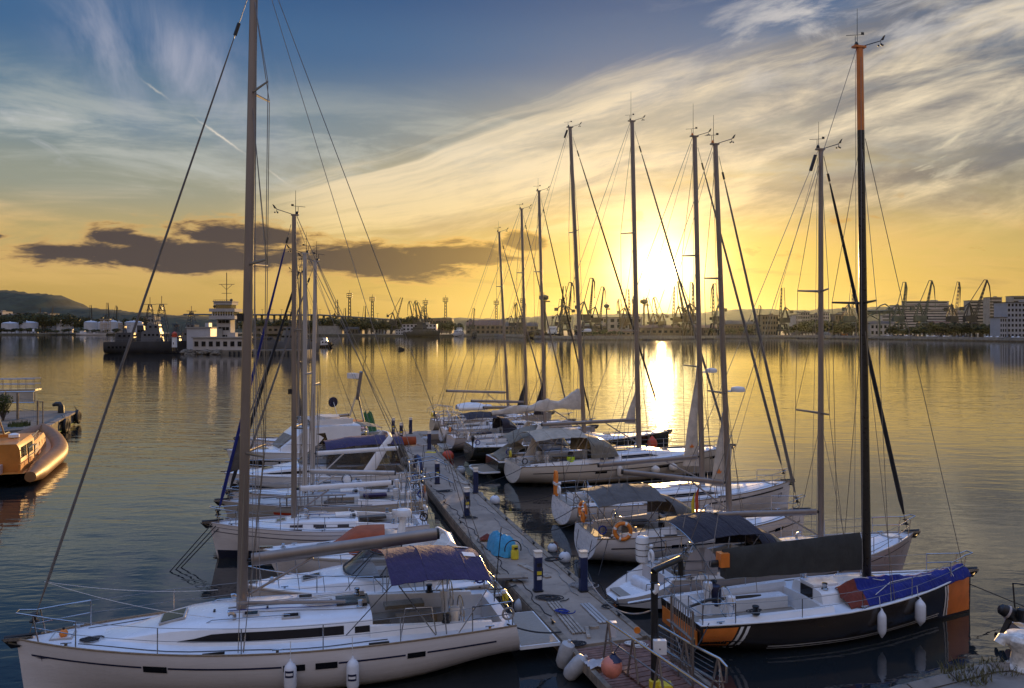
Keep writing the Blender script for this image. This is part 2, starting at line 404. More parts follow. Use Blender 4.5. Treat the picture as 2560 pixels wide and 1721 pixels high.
    def jitter(s, amt, rn):
        s.v = [(p[0] + rn.uniform(-amt, amt), p[1] + rn.uniform(-amt, amt), p[2] + rn.uniform(-amt, amt)) for p in s.v]; return s
    def build(s, name, m, parent=None, smooth=True, angle=40):
        me = bpy.data.meshes.new(name); me.from_pydata(s.v, [], s.f); me.update()
        ms = m if isinstance(m, (list, tuple)) else [m]
        for q in ms: me.materials.append(M[q] if isinstance(q, str) else q)
        if smooth:
            me.polygons.foreach_set('use_smooth', [True] * len(me.polygons))
            me.set_sharp_from_angle(angle=R(angle))
        o = bpy.data.objects.new(name, me); COL.objects.link(o)
        if parent is not None: o.parent = parent
        return o

def tag(o, label=None, cat=None, group=None, kind=None):
    if label: o['label'] = label
    if cat: o['category'] = cat
    if group: o['group'] = group
    if kind: o['kind'] = kind
    return o
def thing(name, label, cat, loc=(0, 0, 0), rz=0.0, group=None, kind=None):
    o = bpy.data.objects.new(name, None); COL.objects.link(o)
    o.location = loc; o.rotation_euler = (0, 0, rz); o.empty_display_size = 0.5
    return tag(o, label, cat, group, kind)
def dup(root, loc=None, rz=None, label=None, group=None, scale=None):
    r = root.copy(); COL.objects.link(r)
    if loc is not None: r.location = loc
    if rz is not None: r.rotation_euler = (0, 0, rz)
    if scale is not None: r.scale = scale
    if label: r['label'] = label
    if group: r['group'] = group
    for ch in list(root.children):
        c = ch.copy(); COL.objects.link(c); c.parent = r
        for g in list(ch.children):
            d = g.copy(); COL.objects.link(d); d.parent = c
    return r
def text(name, body, size, m, loc, rot, parent=None, extrude=0.003, mtx=None):
    cu = bpy.data.curves.new(name, 'FONT'); cu.body = body; cu.size = size; cu.extrude = extrude; cu.align_x = 'CENTER'; cu.align_y = 'CENTER'
    cu.materials.append(M[m]); o = bpy.data.objects.new(name, cu); COL.objects.link(o)
    if mtx is not None: o.matrix_local = mtx
    else: o.location = loc; o.rotation_euler = rot
    dg = bpy.context.evaluated_depsgraph_get(); me = bpy.data.meshes.new_from_object(o.evaluated_get(dg)); q = bpy.data.objects.new(name, me); COL.objects.link(q); q.matrix_local = o.matrix_local.copy()
    bpy.data.objects.remove(o); q.name = name
    if parent is not None: q.parent = parent
    return q
def sag(p, q, d, n=10):
    p, q = Vector(p), Vector(q)
    return [p.lerp(q, i / n) - Vector((0, 0, d * 4 * (i / n) * (1 - i / n))) for i in range(n + 1)]
def coil(c, r, turns, rn, r0=0.012, flat=0.02):
    pts = []
    for i in range(turns * 14 + 1):
        if not i: p0, p1 = rn.random() * 6, rn.random() * 6
        a = 2 * math.pi * i / 14; k = r * (0.66 + 0.30 * math.sin(i * .31 + p0) * math.sin(i * .083 + p1) + .05 * rn.random()) * (1.6 if i > turns * 14 - 5 else 1)
        pts.append((c[0] + k * math.cos(a) * 1.25 + .25 * r * math.sin(i * .071 + p1), c[1] + k * math.sin(a) * .9 + .2 * r * math.sin(i * .057 + p0), c[2] + r0 + flat * (.6 + .6 * math.sin(i * .47 + p1))))
    return MB().tube(pts, r0, 5)
def lerp(a, b, t): return a + (b - a) * t
def ss(t): t = max(0, min(1, t)); return t * t * (3 - 2 * t)

# ------------------------------------------------------------------ water
def water():
    m, b, nt = new_mat('harbour_water')
    b.inputs['Base Color'].default_value = (0.012, 0.016, 0.018, 1)
    b.inputs['IOR'].default_value = 1.5; b.inputs['Specular IOR Level'].default_value = 0.5
    geo = nt.nodes.new('ShaderNodeNewGeometry'); sp = nt.nodes.new('ShaderNodeSeparateXYZ'); nt.links.new(geo.outputs['Position'], sp.inputs[0])
    X, Y = Val(sp.outputs[0]), Val(sp.outputs[1])
    big = noise(vec(X * 0.02, Y * 0.035), 1.0, 3, 0.5)
    # sheltered water between the moored boats is calmer than the open basin
    open_ = sstep(Y, 24.0, 110.0)
    west = sstep(X + Y * 0.27, 0.0, -7.0)
    h1 = noise(vec(X * 0.33, Y * 0.80 + X * 0.10), 1.0, 2, 0.45, 0.3)
    h2 = noise(vec(X * 1.1 + 3.0, Y * 2.4 - X * 0.3), 1.0, 3, 0.5, 0.4)
    h3 = noise(vec(X * 0.09, Y * 0.18), 1.0, 2, 0.5)
    amp = (0.25 + open_ * 1.05 + west * 0.35) * sstep(Y, 28.0, 230.0, 1.45, 0.30)
    h = (h1 * 0.30 + h2 * 0.115 + h3 * 0.35) * amp * (0.55 + big * 0.9)
    bn = nt.nodes.new('ShaderNodeBump'); bn.inputs['Strength'].default_value = 1.0; bn.inputs['Distance'].default_value = 0.115
    nt.links.new(h.k, bn.inputs['Height']); nt.links.new(bn.outputs[0], b.inputs['Normal'])
    nt.links.new((0.015 + sstep(Y, 60.0, 500.0) * 0.02).k, b.inputs['Roughness'])
    mb = MB(); mb.poly([(-6000, -300, 0), (6000, -300, 0), (6000, 9000, 0), (-6000, 9000, 0)])
    o = mb.build('water', m, smooth=False); tag(o, kind='structure')
water()
# ------------------------------------------------------------------ sailing yachts
class Hull:
    def __init__(s, L, B, fs, fb, tw=0.78, over=0.35, rt=0.2, deep=0.45, tm=0.42, full=2.0, pw=3.0):
        s.L, s.B, s.fs, s.fb, s.tw, s.over, s.rt, s.deep, s.tm, s.full, s.pw = L, B, fs, fb, tw, over, rt, deep, tm, full, pw
    def half(s, t):
        if t < s.tm: k = s.tw + (1 - s.tw) * math.sin(math.pi / 2 * max(t, 0) / s.tm)
        else: q = min(1, (t - s.tm) / (1 - s.tm)); k = (1 - q ** s.full) ** 0.92 if q < 1 else 0
        return max(0.03, k * s.B / 2)
    def zs(s, t): return s.fs + (s.fb - s.fs) * t ** 1.5 - 0.05 * math.sin(math.pi * t)
    def zb(s, t): return lerp(0.06, -s.deep, ss(t / 0.3))
    def pt(s, t, v, side=1):
        zs, zb = s.zs(t), s.zb(t)
        p = lerp(s.pw, 1.35, ss((t - 0.35) / 0.65))
        w = s.half(t) * max(0, 1 - v ** p) ** lerp(0.62, 0.9, t)
        x = -s.L / 2 + t * s.L - s.over * v * ss((t - 0.6) / 0.4) - s.rt * v * max(0, 1 - t / 0.12)
        return Vector((x, side * w, lerp(zs, zb, v)))
    def atz(s, t, z, side=1, off=0.0):
        v = (s.zs(t) - z) / (s.zs(t) - s.zb(t)); p = s.pt(t, max(0, min(0.97, v)), side)
        n = (s.half(min(1, t + .02)) - s.half(t - .02)) / (0.04 * s.L)
        d = Vector((-n, 1, 0)).normalized()
        return p + Vector((d.x, side * d.y, 0)) * off
    def X(s, t): return -s.L / 2 + t * s.L
    def T(s, x): return (x + s.L / 2) / s.L
    def dz(s, t, y):
        h = s.half(t); u = min(1, abs(y) / h); return s.zs(t) - 0.03 + 0.05 * (1 - u * u)
    def mesh(s, ts):
        vs = [0, .08, .2, .34, .48, .6, .72, .82, .9, .96, 1]
        rows = [[s.pt(t, v, 1) for v in vs] + [s.pt(t, v, -1) for v in vs[-2::-1]] for t in ts]
        mb = MB(); mb.grid(rows); mb.poly(rows[0]); mb.poly(rows[-1][::-1]); return mb
    def strip(s, t0, t1, d, h, side, off=0.006, n=24, dz=0.0):
        """a band on the topsides: d below the sheer at its upper edge, h high"""
        a, b = [], []
        for i in range(n + 1):
            t = lerp(t0, t1, i / n); z = s.zs(t) - d - dz * i / n
            a.append(s.atz(t, z, side, off)); b.append(s.atz(t, z - h, side, off))
        return [a, b]
TS = [0, .03, .06, .1, .15, .2, .26, .32, .38, .44, .5, .56, .62, .68, .74, .79, .84, .88, .915, .945, .97, .985, 1.0]

def deck_mesh(hl, ck=None):
    """deck with a cockpit well ck = (x0, x1, half width, depth)"""
    ts = list(TS); mb = MB()
    if ck:
        t0, t1 = hl.T(ck[0]), hl.T(ck[1])
        ts = sorted(set([t for t in ts if abs(t - t0) > .008 and abs(t - t1) > .008] + [t0 - .0012, t0 + .0012, t1 - .0012, t1 + .0012]))
        if t0 <= 0: ts = [t for t in ts if t >= 0]
    rows = []
    for t in ts:
        h = hl.half(t) - 0.02
        yc = min(ck[2], h * 0.72) if ck else h * 0.5
        ys = [h, (h + yc) / 2, yc + .012, yc - .004, yc * .5, 0]; ys = ys + [-y for y in ys[-2::-1]]
        row = []
        for y in ys:
            z = hl.dz(t, y)
            if ck and t0 - 1e-6 < t < t1 + 1e-6 and abs(y) < yc: z = hl.zs(t) * 0 + hl.fs + (hl.zs(t) - hl.fs) * .3 - ck[3]
            row.append(Vector((hl.X(t), y, z)))
        rows.append(row)
    mb.grid(rows, flip=True); return mb

class Coach:
    def __init__(s, hl, x0, x1, wf, h, front=0.55, wmin=0.25):
        s.hl, s.x0, s.x1, s.wf, s.h, s.front, s.wmin = hl, x0, x1, wf, h, front, wmin
    def w(s, x): 
        q = (x - s.x0) / (s.x1 - s.x0)
        return max(s.wmin, min(s.hl.half(s.hl.T(x)) * s.wf, 9)) * (1 - 0.35 * ss((q - 0.6) / 0.4))
    def ht(s, x):
        q = (x - s.x0) / (s.x1 - s.x0)
        return s.h * (1 - 0.10 * q) * (1 - ss((q - s.front) / (1 - s.front)) ** 1.3 * 0.985)
    def pt(s, x, k, side=1, off=0.0):
        """k = 0 at the deck .. 1 at the shoulder"""
        w, h = s.w(x), s.ht(x); z0 = s.hl.dz(s.hl.T(x), w) - 0.03
        return Vector((x, side * (w * (1 - 0.12 * k) + off), z0 + (h + .03) * 0.86 * k))
    def top(s, x, y=0):
        w, h = s.w(x), s.ht(x); return s.hl.dz(s.hl.T(x), w) + h * (0.86 + 0.16 * (1 - min(1, abs(y) / (w * .88)) ** 2))
    def mesh(s, n=16):
        rows = []
        for i in range(n + 1):
            x = lerp(s.x0, s.x1, i / n); w = s.w(x)
            half = [s.pt(x, 0), s.pt(x, .5), s.pt(x, .9), Vector((x, w * .80, s.top(x, w * .80))), Vector((x, w * .5, s.top(x, w * .5))), Vector((x, 0, s.top(x)))]
            rows.append(half + [Vector((p.x, -p.y, p.z)) for p in half[-2::-1]])
        mb = MB(); mb.grid(rows, flip=True); mb.poly(rows[0][::-1]); mb.poly(rows[-1]); return mb
    def window(s, xa, xb, k0, k1, side, cut=0.0, n=10, th=0.012):
        a, b = [], []
        for i in range(n + 1):
            x = lerp(xa, xb, i / n); c = (cut * ss((i / n - .75) / .25)) * (k1 - k0)
            a.append(s.pt(x, k1 - c, side, th)); b.append(s.pt(x, k0, side, th))
        return MB().grid([a, b] if side < 0 else [b, a])

def canopy(x0, x1, w, z0, z1, drop=0.32, rise=0.10, nx=14, ny=12, th=0.015, bow=1.6):
    rows = []
    for i in range(nx + 1):
        q = i / nx; row = []
        for j in range(ny + 1):
            u = -1 + 2 * j / ny
            z = lerp(z0, z1, q) + rise * math.sin(math.pi * q) - drop * abs(u) ** bow * 1.0
            z -= 0.03 * (math.sin(math.pi * 3 * q) ** 2) * (1 - u * u) - 0.010 * math.sin(j * 2.7 + 5 * q) * math.sin(i * 1.9) - .008 * math.sin(i * 2.3 + j)
            row.append(Vector((lerp(x0, x1, q), w * u * (1 - 0.04 * abs(u)), z)))
        rows.append(row)
    return MB().slab(rows, th), rows
def hood(x0, x1, w, zb, h, s0=0.0, s1=1.0, a0=0.0, a1=math.pi, off=0.0, n=9, m=16):
    rows = []
    for i in range(n + 1):
        q = lerp(s0, s1, i / n); hs = max(0.0, 1 - q ** 2.2) ** 0.5; row = []
        for j in range(m + 1):
            a = lerp(a0, a1, j / m); c, sn = math.cos(a), max(0, math.sin(a))
            row.append(Vector((lerp(x0, x1, q) + off * q, (w + off) * math.copysign(abs(c) ** .6, c) * (1 - .18 * q * q), zb + (h * hs + off) * sn ** .55)))
        rows.append(row)
    return MB().grid(rows)

def rig(root, hl, o):
    mx, mtop, mr = o['mast_x'], o['mast_top'], o.get('mast_r', 0.13)
    rake = o.get('rake', 0.4); lean = o.get('lean', 0.0); zc = o['mast_foot']
    def mp(q, fwd=0.0): return Vector((mx - rake * q + fwd, lean * q, lerp(zc, mtop, q)))
    mm = o.get('mast_mat', 'alu'); n = 14
    qs = [i / 10 for i in range(11)]
    top_m = o.get('mast_tip')
    k = o.get('tip_from', 1.0)
    qa = [q for q in qs if q < k] + [k]
    mast = MB().tube([mp(q) for q in qa], [mr * (1 - .28 * q) for q in qa], n, ry=[mr * .62 * (1 - .28 * q) for q in qa]).build('mast', mm, root)
    if top_m:
        qb = [k] + [q for q in qs if q > k]
        MB().tube([mp(q) for q in qb], [mr * 1.01 * (1 - .28 * q) for q in qb], n, ry=[mr * .63 * (1 - .28 * q) for q in qb]).build('mast_top', top_m, mast)
    wr = o.get('wire', 0.011); tm = hl.T(mx); hb = hl.half(tm)
    cx = mx - 0.12; cz = hl.zs(tm)
    sp = o.get('spreaders', (0.36, 0.66)); sl = o.get('spreader_len', hb * 0.62); sw = o.get('sweep', 0.42); tips = {1: [], -1: []}
    for q in sp:
        for sd_ in (1, -1):
            a = mp(q); l = sl * (1 - 0.25 * q); b = a + Vector((-l * sw, sd_ * l, 0.05))
            MB().tube([a, b], [0.045, 0.028], 6, ry=[0.02, 0.014]).build('spreader', mm, mast); tips[sd_].append(b)
    fr = o.get('frac', 0.97)
    for sd_ in (1, -1):
        cp = Vector((cx, sd_ * hb * o.get('chain', 0.9), cz))
        MB().tube([cp] + tips[sd_] + [mp(fr)], wr, 4).build('shroud', 'wire', root)
        MB().bar(cp + Vector((0.12, 0, 0)), mp(sp[0] - .02), wr, 4).build('shroud', 'wire', root)
        for i in range(len(sp) - 1): MB().bar(tips[sd_][i], mp(sp[i + 1] - .01), wr * .8, 4).build('shroud', 'wire', root)
        MB().tube([cp, cp + (tips[sd_][0] - cp).normalized() * 0.4], 0.018, 6).build('turnbuckle', 'steel', root)
    # forestay with the furled headsail
    bx = o.get('stay_x', hl.L / 2 - 0.25); bow = Vector((bx, 0, hl.zs(.97) + .05)); hd = mp(fr, mr)
    if o.get('furl'):
        d = hd - bow; fr_ = o.get('furl_r', 0.055)
        MB().bar(bow, hd, wr, 5).build('forestay', 'wire', root)
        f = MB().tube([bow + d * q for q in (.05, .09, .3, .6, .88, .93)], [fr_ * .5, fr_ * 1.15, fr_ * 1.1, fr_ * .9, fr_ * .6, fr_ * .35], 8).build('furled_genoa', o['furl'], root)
        MB().lathe([(.03, -.05), (.11, -.05), (.11, -.02), (.05, 0), (.05, .1), (.11, .12), (.11, .15), (.03, .15)], bow + d * .025, 10).build('furler_drum', 'black', root)
        MB().tube([bow + d * .935, bow + d * .955], .045, 6).build('swivel', 'black', root)
        if o.get('furl_clew'):
            c0, c1, ln, cm = o['furl_clew']; a, b = bow + d * c0, bow + d * c1
            c = a.lerp(b, 0.12) + Vector((-ln, 0.02, 0))
            MB().slab([[a, a.lerp(c, .5), c], [a.lerp(b, .5), b.lerp(c, .5) * .5 + a.lerp(b, .5) * .5 + Vector((0, .04, 0)), a.lerp(b, .5).lerp(c, .8)], [b, b.lerp(c, .2), b.lerp(c, .4)]], .01).build('sail_clew', cm, f)
    else:
        MB().bar(bow, hd, wr, 5).build('forestay', 'wire', root)
    if o.get('backstay', True):
        sp0 = mp(1.0, -.1); zq = hl.zs(0.02); j = Vector((-hl.L / 2 + .6 + .1 * hl.L, 0, zq + 0.28 * mtop))
        MB().bar(sp0, j, wr, 4).build('backstay', 'wire', root)
        for sd_ in (1, -1): MB().bar(j, Vector((-hl.L / 2 + .12, sd_ * hl.half(0.02) * .8, zq)), wr, 4).build('backstay', 'wire', root)
    for i in range(o.get('halyards', 2)):
        y = (-1) ** i * mr * .8
        MB().tube([mp(0.02, -.25 - .1 * i) + Vector((0, y * 2, 0)), mp(.5, -.16) + Vector((0, y, 0)), mp(.98, -.06) + Vector((0, y, 0))], .009, 4).build('halyard', 'rope', root)
    # masthead gear
    t = mp(1.0)
    MB().box(t + Vector((-.03, 0, .02)), (mr * 2.6, mr * 1.1, .06)).build('mast_cap', mm if not top_m else top_m, mast)
    if o.get('aerial', True): MB().tube([t + Vector((-.06, .04, 0)), t + Vector((-.06, .04, o.get('aerial_h', 1.0)))], [.014, .007], 4).build('aerial', 'black', mast)
    wv = t + Vector((.05, 0, .04)); e = wv + Vector((.62, -.1, .2))
    mb = MB().tube([wv, e], .014, 4); mb.bar(e, e + Vector((0, 0, -.12)), .010, 4)
    for a in range(3): mb.ball(e + Vector((.07 * math.cos(a * 2.1), .07 * math.sin(a * 2.1), -.13)), .032, 6)
    mb.poly([e + Vector((-.02, 0, .0)), e + Vector((.1, 0, .03)), e + Vector((.17, 0, .2)), e + Vector((.1, 0, .16))])
    mb.build('wind_sensor', 'black', mast)
    v0 = t + Vector((-.16, 0, .05))
    mb = MB().bar(v0, v0 + Vector((0, 0, .3)), .010, 4); mb.tube([v0 + Vector((-.28, .05, .3)), v0 + Vector((.24, -.05, .34))], .009, 4)
    mb.box(v0 + Vector((.22, -.05, .37)), (.10, .01, .08)); mb.build('wind_vane', 'black', mast)
    MB().lathe([(.05, 0), (.06, .03), (.05, .09), (.02, .12)], t + Vector((-.12, 0, .05)), 8).build('masthead_light', 'orange' if o.get('top_light') else 'black', mast)
    if o.get('radar'):
        q, side = o['radar']; a = mp(q, mr); 
        MB().beam(a, a + Vector((.3, 0, 0)), .05).build('radar_bracket', 'steel', mast)
        MB().lathe([(.10, -.1), (.27, -.08), (.29, .02), (.25, .10), (.08, .13)], a + Vector((.45, 0, .06)), 14).build('radar_dome', 'white', mast)
    if o.get('deck_light'):
        MB().box(mp(o['deck_light'], mr + .05), (.14, .12, .2)).build('deck_light', 'black', mast)
    if o.get('reflector'):
        a = mp(1.0, -.15); MB().tube([a + Vector((-.28, 0, -.75)), a + Vector((-.08, 0, -.2))], .06, 8).build('radar_reflector', 'black', mast)
    if o.get('clew'):
        z0, z1, ln, cm = o['clew']; q0, q1 = (z0 - zc) / (mtop - zc), (z1 - zc) / (mtop - zc)
        a, b = mp(q0, -mr), mp(q1, -mr); c = a + Vector((-ln, .05, .05))
        rows = []
        for i in range(7):
            q = i / 6; l, r_ = a.lerp(b, q), c.lerp(b, q); rows.append([l.lerp(r_, j / 4) + Vector((0, .05 * math.sin(j * 1.3 + i), 0)) for j in range(5)])
        cl = MB().slab(rows, .008).build('sail_clew', cm, mast)
        if o.get('crown'):
            p = a.lerp(c, .55).lerp(b, .20); s_ = .16
            for sd_ in (1, -1):
                mb = MB(); y = p.y + sd_ * .075
                mb.add([(p.x + dx * s_, y, p.z + dz_ * s_) for dx, dz_ in ((-.5, -.5), (.5, -.5), (.85, .25), (.4, -.05), (0, .7), (-.4, -.05), (-.85, .25))], [(0, 1, 3, 5), (1, 2, 3), (3, 4, 5), (5, 6, 0)])
                mb.build('sailmaker_mark', 'hull_orange', cl, smooth=False)
    # boom
    if o.get('boom'):
        z0, z1, ln, ang = o['boom'][:4]; br = o.get('boom_r', .11); q0 = (z0 - zc) / (mtop - zc)
        a = mp(q0, -mr - .08); e = a + Vector((-ln * math.cos(R(ang)), ln * math.sin(R(ang)), z1 - z0))
        b = MB().tube([a, e], br * .7, 10, ry=br * .7); bm = MB().tube([a, e], br, 10, ry=br * .62).build('boom', o.get('boom_mat', mm), root)
        MB().tube([mp(q0), a], .05, 6).build('gooseneck', 'black', bm)
        MB().tube([e, e + (e - a).normalized() * .07], br * .9, 10, ry=br * .55).build('boom_end', 'black', bm)
        if o.get('vang', True):
            MB().tube([mp(0.02, -mr), a.lerp(e, .32) - Vector((0, 0, br))], .035, 8).build('boom_vang', mm, bm)
        MB().tube([a.lerp(e, .72) - Vector((0, 0, br)), Vector((a.lerp(e, .72).x, 0, hl.zs(.3) + .3))], .012, 4).build('mainsheet', 'rope', root)
        if o.get('topping', True):
            MB().bar(e, mp(.98, -mr), .008, 4).build('topping_lift', 'rope', root)
        if o.get('pile'):                                             # mainsail dropped loose on the boom
            pm, hgt, wid = o['pile']; rows = []
            rr_ = random.Random(3)
            for i in range(25):
                q = i / 24; c = a.lerp(e, q) + Vector((0, 0, br)); hh = hgt * (.55 + .45 * math.sin(q * 9 + 1) ** 2) * lerp(1.9, .5, q ** .5) ; ww = wid * (.7 + .3 * math.sin(q * 13)) * lerp(1.2, .6, q)
                rows.append([c + Vector((0, ww * math.cos(k_) * (1 + .15 * rr_.uniform(-1, 1)), -.05 + hh * max(-.35, math.sin(k_)) * (1 + .12 * rr_.uniform(-1, 1)))) for k_ in [2 * math.pi * j / 12 for j in range(12)]])
            mb = MB().grid(rows, True); mb.poly(rows[0][::-1]); mb.poly(rows[-1])
            mb.build('dropped_mainsail', pm, bm)
        if o.get('boom_cover'):                                      # flat-sided cover hanging over boom and sail
            cm, zt0, zt1, drop = o['boom_cover']; rows = []
            for i in range(25):
                q = i / 24; p = a.lerp(e, lerp(0.0, .93, q)); zt = lerp(zt0, zt1, q); row = []
                for (yy_, f) in ((.13, 0), (.15, .3), (.13, .65), (.06, .92), (0, 1), (-.06, .92), (-.13, .65), (-.15, .3), (-.13, 0)):
                    row.append(Vector((p.x, p.y + yy_ * (1 + .22 * math.sin(i * 1.1 + f * 5)), lerp(p.z - drop, zt, f))))
                rows.append(row)
            mb = MB().grid(rows); mb.poly(rows[0]); mb.poly(rows[-1][::-1]); mb.build('boom_cover', cm, bm)
    return mp

def rails(root, hl, n=5, h=0.58, t0=0.10, t1=0.88, pulpit=True, pushpit=True, r=0.014, mid=True):
    st = {}
    for sd_ in (1, -1):
        tops = []
        for i in range(n):
            t = lerp(t0, t1, i / (n - 1)); p = Vector((hl.X(t), sd_ * (hl.half(t) - .06), hl.zs(t)))
            MB().tube([p - Vector((0, 0, .03)), p + Vector((0, 0, h))], r, 6).build('stanchion', 'steel', root); tops.append(p)
        st[sd_] = tops
        for k in ((1.0, .5) if mid else (1.0,)):
            pts = [p + Vector((0, 0, h * k)) for p in tops]; full = []
            for i in range(len(pts) - 1): full += sag(pts[i], pts[i + 1], .012, 4)[:-1]
            MB().tube(full + [pts[-1]], .008, 4).build('lifeline', 'wire', root)
    if pulpit:
        rail = []
        for sd_ in (1, -1):
            q = [Vector((hl.X(t), sd_ * max(.10, hl.half(t) - .05), hl.zs(t) + h)) for t in (t1, .93, .97)]
            rail.append(q)
        nose = Vector((hl.L / 2 - .02, 0, hl.zs(1) + h + .04))
        mb = MB().tube(rail[0] + [nose + Vector((0, .12, 0)), nose - Vector((0, .12, 0))] + rail[1][::-1], r * 1.3, 6)
        for sd_ in (1, -1):
            for t in (t1, .955):
                p = Vector((hl.X(t), sd_ * max(.08, hl.half(t) - .06), hl.zs(t))); mb.tube([p, p + Vector((.12 if t > .9 else 0, 0, h))], r * 1.2, 6)
            a = Vector((hl.X(t1), sd_ * (hl.half(t1) - .05), hl.zs(t1) + h * .5)); b = Vector((hl.X(.97), sd_ * .14, hl.zs(.97) + h * .5)); mb.bar(a, b, r, 6)
        mb.build('pulpit', 'steel', root)
    if pushpit:
        for sd_ in (1, -1):
            y = lambda t: sd_ * (hl.half(t) - .07)
            a, b, c = [Vector((hl.X(t), y(t), hl.zs(t))) for t in (t0, .05, .008)]
            d = Vector((hl.X(.004), sd_ * hl.half(0) * .35, hl.zs(0)))
            up = Vector((0, 0, h + .02)); mb = MB().tube([a + up, b + up, c + up, d + up], r * 1.3, 6)
            for p in (a, c, d): mb.bar(p, p + up, r * 1.2, 6)
            mb.tube([q + up * .5 for q in (a, b, c, d)], r, 6); mb.build('pushpit', 'steel', root)

def winch(root, p, s=1.0):
    MB().lathe([(.085 * s, 0), (.09 * s, .03 * s), (.06 * s, .05 * s), (.055 * s, .12 * s), (.07 * s, .14 * s), (.07 * s, .17 * s), (.03 * s, .18 * s)], p, 12).build('winch', 'steel' if s < 1.2 else 'black', root)
def wheel(root, p, r):
    w = MB().torus(p, r, .016, 'X', 24, 6)
    for i in range(6):
        a = i * math.pi / 3; w.bar(p, Vector(p) + Vector((0, r * math.cos(a), r * math.sin(a))), .010, 4)
    w.build('steering_wheel', 'steel', root)
def hatch(root, c, sx, sy, tilt=0.0, name='deck_hatch', glass_='window'):
    h = MB().box(c, (sx, sy, .05), ry=tilt).build(name, 'alu_dull', root)
    MB().box(Vector(c) + Vector((math.sin(tilt) * .02, 0, .012)), (sx - .09, sy - .09, .045), ry=tilt).build('hatch_pane', glass_, h)

